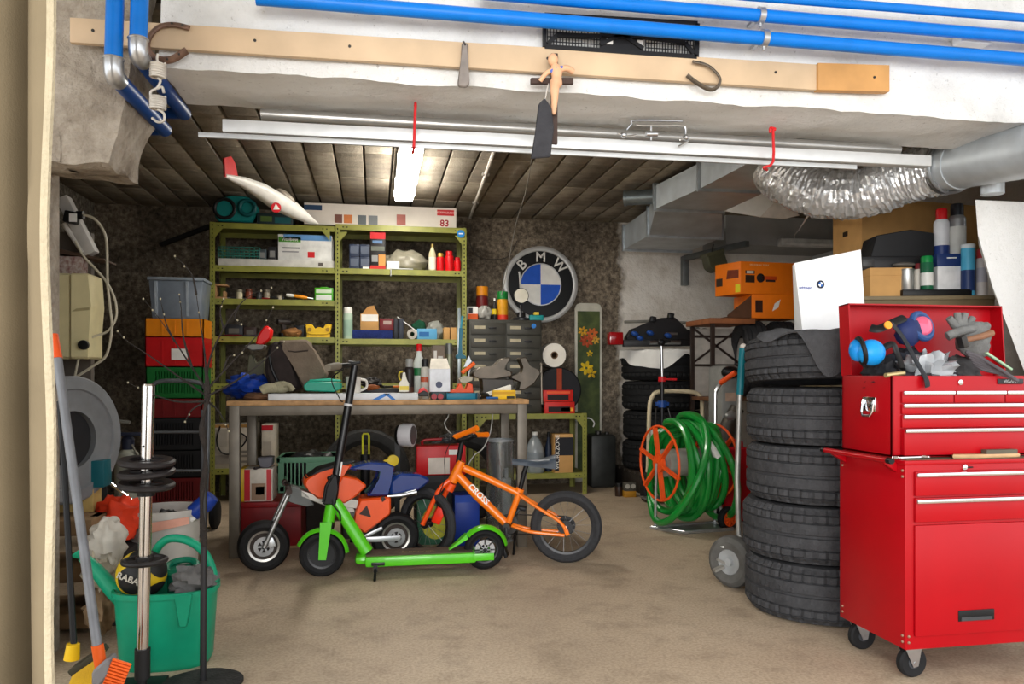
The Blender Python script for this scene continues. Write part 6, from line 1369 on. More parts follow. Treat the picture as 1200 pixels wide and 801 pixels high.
m.hexa([lf(.08,.5)-nl*.001, lf(.55,.5)-nl*.001, lf(.55,.5), lf(.08,.5), lf(.08,.75)-nl*.001, lf(.5,.78)-nl*.001, lf(.5,.78), lf(.08,.75)]); t.part('printed_tool', m, mat((120,50,24), .5))
m = MB(); m.hexa([lf(.7,.3)-nl*.001, lf(.95,.3)-nl*.001, lf(.95,.3), lf(.7,.3), lf(.7,.55)-nl*.001, lf(.95,.55)-nl*.001, lf(.95,.55), lf(.7,.55)]); t.part('printed_panel', m, mat((56,36,24), .5))
m = MB(); m.hexa([lf(.02,.05)-nl*.001, lf(.2,.05)-nl*.001, lf(.2,.05), lf(.02,.05), lf(.02,.3)-nl*.001, lf(.2,.3)-nl*.001, lf(.2,.3), lf(.02,.3)]); t.part('yellow_sticker', m, plastic((220,210,40)))
# olive canister hung from the duct bracket
p = PY(838, 318, 6.15)
t = T('olive_canister', 'olive green metal canister hanging from the duct bracket', 'canister', loc=p, room=True, s=1, yaw=0); q = t.q
m = MB(); m.prism(t.poly([(829, 314), (825, 298), (845, 293), (851, 311), (847, 317), (836, 319)]), -.05, .08, .01); t.part('body', m, mat((74,74,52), .5, .2, .12))
m = MB(); m.prism(t.poly([(824, 298), (845, 292), (846, 296), (826, 302)]), -.055, .085, .004); t.part('lid', m, mat((84,84,60), .5, .2, .12))
m = MB(); m.tube([q(834, 296), q(836, 286)], .006, 8); t.part('hanger', m, DARKMETAL)
# tube light and lintel details behind the boxes
t = T('tube_light', 'unlit white tube light fixed below the grey lintel', 'lamp', loc=PY(912, 286, 6.42), room=True, s=1); q = t.q
m = MB(); m.box(0, q(985, 284).x, -.05, .02, -.02, .05, .01); t.part('housing', m, mat((226,226,222), .5))
m = MB(); m.tube([(0.03, -.06, .0), (q(985, 284).x-.03, -.06, .0)], .014, 10); t.part('tube', m, mat((236,236,232), .3))
t = T('hanging_wire', 'thin white wire curving from foil hose to tube light', 'wire', loc=PY(932, 282, 6.38), room=True, s=1); q = t.q
m = MB(); m.tube(spline([q(949, 250, -2.5), q(937, 268, -.6), q(931, 276), q(932, 284)], 5), .005, 6); t.solo(m, WHITE)
# white panel flap under the duct
t = T('wall_board', 'white board flap leaning beneath the duct by the foil hose', 'panel', loc=PY(880, 250, 4.62), room=True, s=1); q = t.q
m = MB(); m.prism(t.poly([(849, 247), (908, 222), (916, 244), (890, 255), (892, 233)]) if False else t.poly([(849, 247), (908, 220), (912, 232), (891, 254)]), 0, .012, .001); t.part('front_sheet', m, WHITE)
m = MB(); m.prism(t.poly([(891, 254), (912, 232), (938, 252), (920, 256)]), .005, .014, .001); t.part('side_sheet', m, mat((214,208,200), .6))
# ================================================================== on and behind the tyre stack
t = T('grey_cloth', 'dark grey cloth draped over the top tyre of the stack', 'cloth', loc=(TXc, TYc, TW*4), room=True, s=1)
def gcl(i, j):
    an = math.radians(192+118*i); R0 = .318; k = max(0, min(1, (math.degrees(an)-222)/24)); L = .025+.15*k*k*(3-2*k)*(1-.25*max(0, (math.degrees(an)-275)/35))+.02*math.sin(i*19)
    tot = R0-.04+L; s_ = j*tot; w = .007*noise.noise(Vector((math.cos(an)*s_*12, math.sin(an)*s_*12, 1)))
    if s_ < R0-.07: r = .04+s_; return Vector((r*math.cos(an), r*math.sin(an), .232+w+.012*math.sin(i*14)*j))
    e = s_-(R0-.07); r = R0-.03+min(e, .05)*.95+.010*math.sin(i*32)*min(1, e*8)
    return Vector((r*math.cos(an), r*math.sin(an), .232+w-max(0, e-.03)))
m = MB(); m.sheet(gcl, 34, 34, .008); t.solo(m, mat((74,74,76), .95, 0, .12, 40, .4, 200), smooth=80)
t = T('white_bag', 'white paper carrier bag with a small round emblem on the tyres', 'bag', loc=(XatY(975, 3.16), 3.16, TW*4+.225), room=True, s=1); q = t.q
WB = mat((240,240,240), .6, 0, .03)
m = MB(); pf = [q(u_, v_) for u_, v_ in ((941, 405), (1016, 405), (1009, 292), (931, 308))]; t.loc.z = t.loc.z
pb = [p+Vector((.03, .12, 0)) for p in pf]
for p in (pf[0], pf[1], pb[0], pb[1]): p.z = 0.0
m.hexa([pf[0], pf[1], pb[1], pb[0], pf[3], pf[2], pb[2]+Vector((-.02,-.05,0)), pb[3]+Vector((0,-.05,0))], .003); t.part('bag', m, WB)
nf = (pf[1]-pf[0]).cross(pf[3]-pf[0]).normalized(); nf = nf if nf.y < 0 else -nf
c = q(961.5, 333, -.004)
for k, cc_ in enumerate(((240,240,240), (40,100,180), (240,240,240), (40,100,180))):
    m = MB(); r_ = .011; pp = [(c.x, c.z)]+[(c.x+r_*math.cos(math.radians(90*k+w_*10)), c.z+r_*math.sin(math.radians(90*k+w_*10))) for w_ in range(10)]
    m.prism(pp, -.006, -.003); t.part('emblem_quadrant', m, mat(cc_, .5))
m = MB(); m.ring(Vector((c.x, -.005, c.z)), AX, .018, .0112, .003, 28); t.part('emblem_ring', m, mat((24,30,50), .5))
text_mesh('uttner', .025, mat((70,90,170), .5), t.root, q(944, 337, -.005)+Vector((.0,0,0)), (90,0,0), 'lettering', .0006)
# brown cabinet behind the tool chest with goods on top
ca = T('storage_cabinet', 'dull brown storage cabinet behind the red tool chest', 'cabinet', loc=(XatY(1166, 3.42), 3.42, 0), room=True, s=1, yaw=-14)
KZ = zat(346, dY(1130, 3.45)); CWd = .82; CDp = .42; KF = 1.2
KM = mat((112,98,72), .6, 0, .12, 10)
m = MB(); m.box(-CWd, 0, 0, CDp, .0, KZ-.02, .003); ca.part('body', m, KM)
m = MB(); m.box(-CWd-.005, .005, -.008, CDp, KZ-.02, KZ, .003); ca.part('top_board', m, mat((124,110,84), .6, 0, .12, 10))
for k in range(2): m = MB(); m.box(-CWd+.01+k*CWd/2, -CWd/2-.005+k*CWd/2, -.008, 0, .05, KZ-.05, .002); ca.part('door', m, KM)
def onk(lx, ly):   # point on the cabinet top
    c_, s_ = math.cos(ca.rz), math.sin(ca.rz); return Vector((ca.loc.x+lx*c_-ly*s_, ca.loc.y+lx*s_+ly*c_, KZ))
def lx_for(u, ly):
    lo, hi = -1.2, .4
    for _ in range(50):
        mid = (lo+hi)/2; p = onk(mid, ly); a_ = (p.x*CT-p.y*ST)/(p.x*ST+p.y*CT)
        if 600+900*a_ < u: lo = mid
        else: hi = mid
    return lo
def goods(u, ly): p = onk(lx_for(u, ly), ly); return p
def kcan(name, label, cat, u, ly, w, vt, kind, cols, z0=None):
    p = goods(u, ly); d = p.x*ST+p.y*CT; zz = p.z if z0 is None else z0
    r = w*d/FPX/2
    return can(name, label, cat, u, w, vt, p.y-r, zz, kind, cols)
p = goods(1095, .06); t = T('black_tray', 'flat black tray on the brown cabinet under the cans', 'tray', loc=p, room=True, s=1, yaw=-14)
m = MB(); m.box(-.18, .165, -.05, .12, 0, .034, .003); t.solo(m, BLACK); zk = KZ+.034
kcan('paint_can', 'dented silver can on the black tray', 'can', 1068, .06, 16, 314, 'can', (mat((176,176,172), .3, .7, .1), mat((150,150,146), .35, .7)), zk)
kcan('spray_can', 'white spray can between silver can and green bottle', 'can', 1081, .09, 12, 308, 'spray', (plastic((214,208,196)), plastic((120,40,44))), zk)
kcan('spray_can', 'green topped slim can on the black tray', 'can', 1091, .04, 14, 299, 'thermos', (plastic((26,90,60)), plastic((10,120,56)), plastic((216,216,210)), (.12,.5)), zk)
p = goods(1115, .06); p.z = zk; t = T('white_blue_carton', 'white carton with navy top on the black tray', 'box', loc=p, room=True, s=1, yaw=-14)
m = MB(); m.box(-.07, .07, 0, .1, 0, .125, .002); t.part('lower_box', m, mat((226,226,226), .5)); m = MB(); m.box(-.072, .072, -.002, .102, .125, .19, .002); t.part('navy_lid', m, plastic((30,52,104)))
m = MB(); m.box(-.024, .024, -.0035, -.002, .165, .171); t.part('logo', m, WHITE)
kcan('foam_can', 'tall light blue tube beside the white carton', 'tube', 1140, .05, 15, 285, 'can', (plastic((80,176,214)), plastic((214,224,228)), plastic((40,60,110)), (.1,.5)))
kcan('sealant_tube', 'white and red tube at the right end of the cabinet', 'tube', 1155, .06, 12, 291, 'thermos', (plastic((220,214,210)), plastic((200,60,60)), plastic((190,190,200)), (.3,.6)))
# second row, raised on a carton
p = goods(1122, .2); t = T('riser_carton', 'dark carton behind the blue tube carrying two tall cans', 'box', loc=p, room=True, s=1, yaw=-14)
m = MB(); m.box(-.11, .12, -.05, .14, 0, .2, .003); t.solo(m, mat((40,46,70), .6))
kcan('spray_can', 'tall white can with red cap and blue print', 'can', 1109.5, .2, 17, 243, 'spray', (plastic((216,218,222)), plastic((200,26,30)), plastic((40,60,120)), (.0,.3)), KZ+.2)
kcan('oil_can', 'tall silver and black can with pale cap', 'can', 1128.5, .2, 19, 237, 'spray', (mat((150,150,150), .35, .5), plastic((32,32,36)), plastic((206,206,200)), (.1,.6)), KZ+.2)
# cardboard boxes and black printer
p = goods(1035, .1); t = T('cardboard_box', 'flat brown cardboard box under the black printer', 'box', loc=p, room=True, s=1, yaw=-14)
m = MB(); m.box(-.09, .12, -.06, .25, 0, .15, .002); t.part('body', m, CARD); m = MB(); m.box(-.092, .122, -.062, .252, .11, .152, .002); t.part('lid', m, CARD)
t2_ = T('black_printer', 'black plastic printer on the flat cardboard box', 'printer', loc=p+Vector((.06,.02,.153)), room=True, s=1, yaw=-14); q = t2_.q
PB = mat((26,26,28), .45, 0, .08)
m = MB(); m.box(-.16, .24, -.02, .22, 0, .07, .006); t2_.part('base', m, PB); m = MB(); m.prism([(-.09, .07), (.24, .07), (.24, .2), (.12, .22), (-.06, .19)], .04, .22, .004); t2_.part('upper', m, PB); m = MB(); m.box(-.16, -.1, -.04, .05, .01, .055, .004); t2_.part('cartridge', m, mat((60,60,60), .4))
m = MB(); m.ball((.05, -.04, .02), (.06, .03, .014), 16); t2_.part('tray_flap', m, mat((90,86,80), .5))
t = T('cardboard_box', 'large brown cardboard box with hand hole behind the printer', 'box', loc=(XatY(1010, 4.15), 4.15, .95), room=True, s=1, yaw=6); q = t.q
hC = zat(232, dY(1050, 4.15))-.95; xL_ = q(976, 300, .18).x
bl = [Vector((0,0,0)), Vector((q(1150, 300).x,0,0)), Vector((q(1150, 300).x,.34,0)), Vector((q(976, 300, .34).x,.34,0))]
m = MB(); m.hexa(bl+[p+Vector((0,0,hC)) for p in bl], .003); t.part('body', m, CARD)
dl = bl[3]-bl[0]; nl = Vector((dl.y, -dl.x, 0)).normalized(); nl = nl if nl.x < 0 else -nl
m = MB(); c_ = bl[0]+dl*.55+Vector((0,0,hC-.19)); m.beam(c_-dl.normalized()*.028+nl*.001, c_+dl.normalized()*.028+nl*.001, .003, .03); t.part('hand_hole', m, mat((40,28,18), .9))
t = T('box_shelf', 'plain wooden stand under the large cardboard box', 'stand', loc=(XatY(1010, 4.15), 4.15, 0), room=True, s=1, yaw=6)
m = MB(); m.box(-.1, .62, 0, .36, .91, .949, .002); t.part('board', m, WOOD)
for x in (-.09, .57):
    for y in (.01, .31): m = MB(); m.box(x, x+.04, y, y+.04, 0, .91); t.part('leg', m, WOOD)
# ================================================================== things heaped in the open tool chest
CT0 = CZ0+Ht-.054
def cz(u, v, Y): return PY(u, v, Y)
t = T('ear_muffs', 'blue ear defenders with black band in the open tool chest', 'ear muffs', loc=(XatY(1022, 2.40), 2.40, CT0), room=True, s=1); q = t.q
m = MB(); m.ball(q(1021, 413), (.052, .042, .046), 20, (0,0,20)); t.part('ear_cup', m, plastic((20,140,214)))
m = MB(); m.ball(q(1005, 410, .03), (.03, .03, .04), 16); t.part('ear_cup', m, plastic((20,128,200)))
m = MB(); m.torus(q(1009, 411, .012), Vector((.9,-.3,.2)), .045, .008, 28, 8); t.part('cushion_ring', m, BLACK)
m = MB(); m.tube(spline([q(1035, 408), q(1046, 403, -.01), q(1052, 415, -.02), q(1058, 432, -.05)], 6), .013, 10, flat=.5); t.part('headband', m, BLACK)
t = T('safety_goggles', 'dark blue safety goggles with pink reflecting lens in the chest', 'goggles', loc=(XatY(1080, 2.46), 2.46, CT0), room=True, s=1); q = t.q
m = MB(); m.torus(q(1080, 382), Vector((.25,-1,.3)), .046, .012, 32, 10); t.part('frame', m, mat((40,70,120), .4))
m = MB(); m.ball(q(1080, 382, .01), (.044, .02, .046), 20, (-15,0,0)); t.part('lens', m, mat((206,90,120), .12, .2, .1))
m = MB(); m.ball(q(1065, 389, .0), (.05, .03, .05), 16, amp=.2); t.part('foam_body', m, mat((28,40,84), .6))
m = MB(); m.tube(spline([q(1060, 372), q(1046, 378, -.01), q(1030, 385), q(1020, 384, .02)], 6), .016, 8, flat=.35); t.part('strap', m, BLACK)
m = MB(); m.tube(spline([q(1044, 378, -.03), q(1058, 395, -.04), q(1072, 420, -.1), q(1085, 443, -.165), q(1087, 453, -.168)], 8), .014, 10, flat=.35); t.part('strap', m, mat((40,42,46), .7))
m = MB(); m.lathe([(0,0),(.014,0),(.014,.006),(0,.008)], q(1040, 381, -.05), (0,-1,.2), 18); t.part('orange_button', m, plastic((236,150,40)))
lumpy('black_gloves', 'black work gloves crumpled in the open tool chest', 'gloves', 1030, 1062, 398, 436, 2.38, CT0, .14, mat((34,34,38), .8, 0, .2), amp=.6, seed=31, fq=1.8)
GLG = mat((112,112,110), .9, 0, .12, 30, .3)
t = T('work_glove', 'grey fabric work gloves at the back of the tool chest', 'glove', loc=(XatY(1135, 2.46), 2.46, CT0), room=True, s=1); q = t.q
m = MB(); m.ball(q(1140, 398), (.06, .05, .07), 20, amp=.25, seed=3)
for a_, b_ in (((1118, 380), (1112, 372)), ((1122, 376), (1122, 366)), ((1128, 376), (1131, 367)), ((1135, 380), (1140, 372))): m.tube([q(1132, 390), q(*a_), q(*b_)], [.018, .015, .012], 10)
m.tube(spline([q(1110, 394, -.02), q(1125, 388, -.03), q(1145, 384, -.02), q(1156, 382)], 4), .016, 10)
m.tube([q(1150, 392), q(1156, 405), q(1152, 416)], .014, 10); t.solo(m, GLG, smooth=60)
t = T('hammer', 'hammer with brown wooden handle across the open chest', 'hammer', loc=(XatY(1140, 2.36), 2.36, CT0), room=True, s=1); q = t.q
m = MB(); m.tube([q(1128, 399), q(1150, 394, .01), q(1162, 390, .02)], [.009, .011, .013], 10); t.part('handle', m, mat((130,92,68), .6, 0, .15))
m = MB(); m.beam(q(1126, 394), q(1130, 407), .03, .022, bev=.003); t.part('head', m, DARKMETAL)
t = lumpy('plastic_bag', 'crumpled clear plastic bag in the open tool chest', 'bag', 1074, 1136, 393, 437, 2.34, CT0, .16, mat((206,210,214), .18, 0, .1, 12, trans=.4), amp=.7, seed=41, fq=2.2)
lumpy('navy_rag', 'navy rag below the plastic bag in the chest', 'rag', 1088, 1120, 424, 438, 2.33, CT0+.01, .07, mat((46,58,92), .9, 0, .2), amp=.4, seed=44)
rod('paint_brush', 'light wooden stick standing in the chest corner', 'stick', 1034, 2.44, CT0+.003, [(.02, -.03, .0), (-.03, .05, .1)], .006, mat((176,150,130), .6))
rod('screwdriver', 'short brass coloured tool in the chest by the ear muffs', 'tool', 1046, 2.33, CT0+.055, [(-.03, -.005, 0), (.05, .01, .008)], .008, mat((190,170,120), .3, .6))
t = T('cable_bundle', 'grey cables hanging over the right edge of the tool chest', 'cables', loc=(XatY(1160, 2.33), 2.33, CT0), room=True, s=1); q = t.q
m = MB()
for k in range(6): m.tube(spline([q(1132+k*2, 412+k*3, .02), q(1148+k, 418+k*3), q(1164+k*2, 428+k*2, -.03), q(1178+k*3, 436+k*2, -.045)], 6), .006, 8)
t.part('cables', m, mat((80,76,80), .6)); 
m = MB(); m.beam(q(1155, 413, -.01), q(1185, 433, -.03), .018, .008, bev=.002); t.part('green_strip', m, mat((150,180,150), .4))
t = T('wire_brush', 'wire brush with wooden handle on the lower cabinet rim', 'brush', loc=(XatY(1150, 2.275), 2.275, .7245), room=True, s=1); q = t.q
m = MB(); m.prism([(-.12, -.012), (-.03, -.016), (.14, -.014), (.14, .014), (-.03, .012), (-.1, .014)], 0, .012, .003, axis='z')
t.part('handle', m, mat((186,150,110), .5, 0, .12))
m = MB(); m.box(.01, .13, -.012, .012, .012, .026); t.part('bristles', m, mat((90,84,70), .6, .3))
t = T('wrench', 'small chrome wrench on the lower cabinet rim', 'wrench', loc=(XatY(1068, 2.275), 2.275, .7245), room=True, s=1)
m = MB(); m.beam((-.05, 0, .004), (.05, .006, .004), .01, .007, bev=.001); m.torus((.055, .006, .005), (0,0,1), .012, .004, 16, 6); m.torus((-.056, 0, .005), (0,0,1), .01, .004, 16, 6); t.solo(m, CHROME)

lumpy('dark_jacket', 'dark cloth lining the bottom of the open tool chest', 'cloth', 1040, 1160, 412, 437, 2.335, CT0, .2, mat((52,48,54), .9, 0, .3, 30), amp=.5, seed=52, fq=2.5)

lumpy('work_jacket', 'charcoal work jacket bundled behind the goggles in the tool chest', 'jacket', 1038, 1112, 388, 437, 2.46, CT0, .1, mat((36,38,46), .9, 0, .3, 30), amp=.4, seed=71, fq=2)
lumpy('grey_sweater', 'dark grey cloth bundle under the grey gloves in the tool chest', 'cloth', 1108, 1162, 398, 437, 2.45, CT0, .11, mat((66,64,64), .9, 0, .25, 30), amp=.4, seed=73, fq=2)
# ================================================================== left side: crates, hand truck, pole, watering can
def crate(name, label, u0, u1, vt, vb, Y, col, dep=.3, slots=True, group=None, card=None):
    um = (u0+u1)/2; d = dY(um, Y); z0, z1 = zat(vb, d), zat(vt, d)
    t = T(name, label, 'crate', loc=at(um, Y, z0), room=True, s=1, group=group); W = (u1-u0)*d/FPX/2; H = z1-z0-.001; mm = plastic(col, .45)
    m = MB(); th = .008
    m.box(-W, W, 0, dep, 0, th); m.box(-W, -W+th, 0, dep, th, H); m.box(W-th, W, 0, dep, th, H); m.box(-W, W, dep-th, dep, th, H)
    m.box(-W, W, 0, th, H*.86, H); m.box(-W, W, 0, th, 0, H*.18); m.box(-W, -W*.72, 0, th, H*.18, H*.86); m.box(W*.72, W, 0, th, H*.18, H*.86)
    if not slots: m.box(-W*.72, W*.72, 0, th*.7, H*.18, H*.86)
    m.box(-W-.004, W+.004, -.004, dep+.004, H*.93, H) if False else None
    t.part('shell', m, mm)
    if slots:
        n = 15
        for k in range(n):
            x = -W*.7+1.4*W*k/(n-1); m = MB(); m.box(x-.006, x+.006, .001, th-.001, H*.18, H*.86); t.part('slat', m, mm)
    else:
        for k in (-1, 0, 1): m = MB(); m.box(k*W*.42-.006, k*W*.42+.006, -.003, 0, H*.12, H*.9); t.part('rib', m, mm)
    if card: m = MB(); m.box(-W*.1, W*.45, -.005, -.003, H*.25, H*.62); t.part('paper_tag', m, PAPER)
    t.W, t.H = W, H
    return t
CYL = 6.02
zc0 = 592
crate('plastic_crate', 'dark red crate at the bottom of the crate pile by the wall', 174, 235, 560, zc0, CYL, (96,20,22))
crate('plastic_crate', 'black crate second from the bottom in the crate pile', 174, 235, 528, 560, CYL, (26,26,28))
crate('plastic_crate', 'black crate with pale rim line in the middle of the pile', 174, 235, 490, 528, CYL, (28,28,30))
crate('plastic_crate', 'narrow dark red crate below the green crate', 174, 235, 467, 490, CYL, (110,22,24), slots=False)
crate('plastic_crate', 'green slotted crate below the bright red crate', 173, 236, 430, 467, CYL, (22,104,44))
crate('plastic_crate', 'bright red crate with a paper tag in the pile', 172, 237, 395, 430, CYL, (190,18,22), slots=False, card=True)
crate('plastic_crate', 'orange yellow crate on the bright red crate', 172, 237, 373, 395, CYL, (226,132,16), slots=False)
t = T('storage_bin', 'translucent grey storage bin on top of the crate pile', 'bin', loc=at(207, CYL+.02, zat(373, dY(210, CYL))), room=True, s=1); q = t.q
h_ = q(210, 325).z; w0, w1 = 27*dY(210, CYL)/FPX, 30*dY(210, CYL)/FPX; GB = mat((128,138,150), .3, 0, .08, trans=.15)
m = MB(); m.hexa([(-w0,0,0),(w0,0,0),(w0,.26,0),(-w0,.26,0),(-w1,-.02,h_*.92),(w1,-.02,h_*.92),(w1,.28,h_*.92),(-w1,.28,h_*.92)], .008); t.part('tub', m, GB)
m = MB(); m.box(-w1-.01, w1+.01, -.03, .29, h_*.92, h_, .006); t.part('lid', m, mat((140,150,160), .35))
for x in (-w1+.04, w1-.12): m = MB(); m.hexa([(x,-.004,.02),(x+.02,-.004,.02),(x+.02,.01,.02),(x,.01,.02),(x,-.03,h_*.9),(x+.02,-.03,h_*.9),(x+.02,-.01,h_*.9),(x,-.01,h_*.9)]); t.part('rib', m, mat((160,170,180), .3))
# diagonal dark batten on the back wall
t = T('wall_batten', 'dark batten fixed diagonally to the back wall beside shelving', 'batten', loc=PY(215, 277, YB-.03), room=True, s=1); q = t.q
m = MB(); m.beam(q(188, 287), q(246, 265), .03, .06, up=(0,1,0)); t.solo(m, mat((26,24,22), .7))
# grey hand truck arch before the crates
t = T('hand_truck', 'grey tubular hand truck standing before the crates', 'hand truck', loc=(XatY(208, 5.2), 5.2, 0), room=True, s=1); q = t.q
HT = mat((120,124,128), .4, .5, .12)
m = MB(); m.tube(spline([Vector((q(176, 600).x, .0, .02)), q(174, 540), q(174, 470), q(177, 454), q(187, 447), q(210, 446), q(232, 448), q(241, 456), q(244, 472), q(243, 540), Vector((q(240, 600).x, 0, .02))], 5), .014, 12); t.part('frame_tube', m, HT)
for v_ in (506, 551): m = MB(); m.tube([q(174, v_), q(243, v_)], .008, 8); t.part('cross_bar', m, HT)
m = MB(); m.box(q(172, 600).x, q(245, 600).x, -.2, .02, .01, .018, .002); t.part('toe_plate', m, HT)
for u_ in (168, 249): m = MB(); m.lathe([(0,-.025),(.08,-.025),(.1,-.012),(.1,.012),(.08,.025),(0,.025)], (q(u_, 600).x, .08, .1), (1,0,0), 24); t.part('wheel', m, RUBBER)
# chrome pole with black coil rings
t = T('chrome_pole', 'chrome steel pole with stacked black rings and black foot', 'pole', loc=(XatY(167, 2.62), 2.62, 0), room=True, s=1); q = t.q
m = MB(); p0, p1 = q(167, 772), q(174, 452); m.tube([p0, p1], [.0185, .019], 24); m.lathe([(0,0),(.019,0),(.016,.006),(0,.006)], p1, p1-p0, 20); t.part('tube', m, mat((214,210,206), .16, 1, .06))
for k, f_ in enumerate((.722, .682, .638)):
    c = p0.lerp(p1, f_); m = MB(); ax_ = Vector((.05*(-1)**k, -.06, 1)); m.lathe([(.052,-.009),(.08,-.010),(.086,-.004),(.086,.004),(.08,.010),(.052,.009),(.052,-.009)], c, ax_, 40)
    for w_ in range(3): a_ = w_*2.094+k; m.beam(c, c+Vector((.055*math.cos(a_), .055*math.sin(a_), 0)), .02, .012)
    t.part('weight_ring', m, mat((40,36,36), .45))
c = p0.lerp(p1, .612); m = MB(); m.tube([c-Vector((0,0,.012)), c+Vector((0,0,.02))], .027, 18); t.part('stop_collar', m, BLACK)
c = p0.lerp(p1, .36); m = MB(); m.torus(c, (0,0,1), .062, .0085, 32, 8); m.tube([c-Vector((0,0,.014)), c+Vector((0,0,.014))], .027, 18)
for k in range(4): a_ = k*math.pi/2+.4; m.beam(c, c+Vector((.062*math.cos(a_), .062*math.sin(a_), 0)), .012, .01)
t.part('ring_collar', m, mat((36,33,32), .5))
m = MB(); m.tube([p0+Vector((-.0005,0,-.06)), p0+Vector((0,0,.035))], .0235, 20); m.tube([Vector((p0.x-.001, 0, .012)), p0+Vector((0,0,-.05))], .014, 12); m.box(p0.x-.075, p0.x+.06, -.08, .08, 0, .012, .003); t.part('foot', m, mat((34,33,33), .5))
m = MB(); m.ball(p0.lerp(p1, .78)+Vector((-.006,-.0185,0)), .004, 8); t.part('pin_hole', m, BLACK)
# black floor stand with bare twigs
t = T('twig_stand', 'black pole on a round base carrying bare dark twigs', 'twig stand', loc=(XatY(238, 2.62), 2.62, 0), room=True, s=1); q = t.q
m = MB(); m.prism([(.125*math.cos(k*.2094)*1.0, .1*math.sin(k*.2094)) for k in range(30)], 0, .018, .004, axis='z'); t.part('base', m, mat((38,36,36), .7, 0, .25, 20, .3))
m = MB(); m.tube([(0,0,.015), q(239, 600), q(239, 480)], [.0105, .010, .009], 14); t.part('pole', m, mat((34,34,36), .4, .3))
TWG = mat((44,38,34), .85, 0, .2, 40, .4)
m = MB(); m.tube(spline([q(240, 640, -.012), q(236, 590, -.014), q(241, 540, -.01), q(237, 500, -.014), q(243, 462), q(241, 430)], 5), [.008+.003*math.sin(k) for k in range(26)], 8); t.part('trunk', m, TWG)
tw = [[(241, 455), (225, 430), (205, 400), (186, 372), (168, 350)], [(241, 452), (246, 420), (262, 385), (280, 358), (298, 343), (318, 337)], [(242, 450), (240, 415), (235, 380), (230, 345)],
      [(241, 458), (262, 435), (290, 405), (307, 385), (320, 360)], [(240, 462), (215, 445), (180, 420), (150, 400), (138, 388)], [(225, 430), (215, 395), (212, 360), (210, 345)], [(241, 465), (270, 450), (300, 430), (320, 412), (333, 400)],
      [(205, 400), (195, 380), (188, 350)], [(262, 385), (258, 365), (262, 350)], [(240, 470), (205, 470), (170, 458), (150, 448)], [(243, 470), (255, 480), (262, 492), (268, 505)], [(280, 358), (275, 372), (283, 380)], [(230, 345), (224, 320), (205, 300)], [(262, 435), (268, 418), (284, 413)], [(242, 470), (225, 480), (217, 494)]]
buds = []
for k, b in enumerate(tw):
    pts = [q(u_, v_, .02*math.sin(k*2+i*.8)) for i, (u_, v_) in enumerate(b)]; m = MB(); sp_ = spline(pts, 4); m.tube(sp_, [max(.0012, .0042*(1-i/len(sp_))) for i in range(len(sp_))], 6); t.part('twig', m, TWG)
    buds += [pts[-1], pts[-2].lerp(pts[-1], .4)]
for k, p in enumerate(buds):
    m = MB(); m.ball(p, (.0032, .0032, .004), 7); t.part('bud', m, mat((150,142,118), .7))
# green watering can
t = T('watering_can', 'green plastic watering can holding a ball on the floor', 'watering can', loc=(XatY(196, 2.86), 2.86, 0), room=True, s=1); q = t.q
WG = mat((16,140,104), .4, 0, .06); pxm = dY(196, 2.86)/FPX
w_b, w_t = 50*pxm, 55*pxm; hT = q(196, 685).z
def oval(w, d_, z_, n=40): return [Vector((w*math.copysign(abs(math.cos(a_))**.75, math.cos(a_)), d_*math.copysign(abs(math.sin(a_))**.75, math.sin(a_)), z_)) for a_ in [2*math.pi*k/n for k in range(n)]]
def ringloft(m, rings, cap0=True, cap1=False):
    R_ = [[m.bm.verts.new(p) for p in r] for r in rings]
    for A, B in zip(R_, R_[1:]):
        n = len(A)
        for k in range(n): m.bm.faces.new((A[k], A[(k+1) % n], B[(k+1) % n], B[k]))
    if cap0: m.bm.faces.new(R_[0][::-1])
    if cap1: m.bm.faces.new(R_[-1])
m = MB(); ringloft(m, [oval(w_b*.94, .10, 0), oval(w_b, .108, .015), oval(w_t, .122, hT-.02), oval(w_t*1.05, .13, hT-.018), oval(w_t*1.05, .13, hT), oval(w_t*.99, .118, hT), oval(w_b*.95, .1, .02)], True, True); t.part('body', m, WG)
m = MB(); sp_ = [q(146, 702), q(132, 690), q(113, 668), q(97, 652)]; m.tube(spline(sp_, 5), [.034-.0011*k for k in range(16)], 16); t.part('spout', m, WG)
m = MB(); m.lathe([(0,0),(.012,0),(.026,.02),(.026,.026),(0,.026)], q(97, 652), q(91, 645)-q(97, 652), 20); t.part('rose', m, WG)
m = MB(); m.tube(spline([q(178, 690, .06), q(180, 652, .05), q(195, 632, .03), q(220, 633, .01), q(240, 648, 0), q(250, 672, 0), q(249, 688, 0)], 6), .0145, 12); t.part('handle', m, WG)
m = MB(); m.torus(q(213, 664, .05), (0,-.3,1), .05, .012, 30, 8); m.lathe([(.05,0),(.046,-.09)], q(213, 664, .05), (0,0,1), 28); t.part('filler_neck', m, mat((12,112,84), .45))
m = MB(); a_ = q(214, 697, -.13); m.prism([(a_.x-.03, a_.z+.0), (a_.x+.03, a_.z), (a_.x+.012, a_.z-.11), (a_.x-.012, a_.z-.11)], -.128, -.112, .003); t.part('moulded_rib', m, WG)
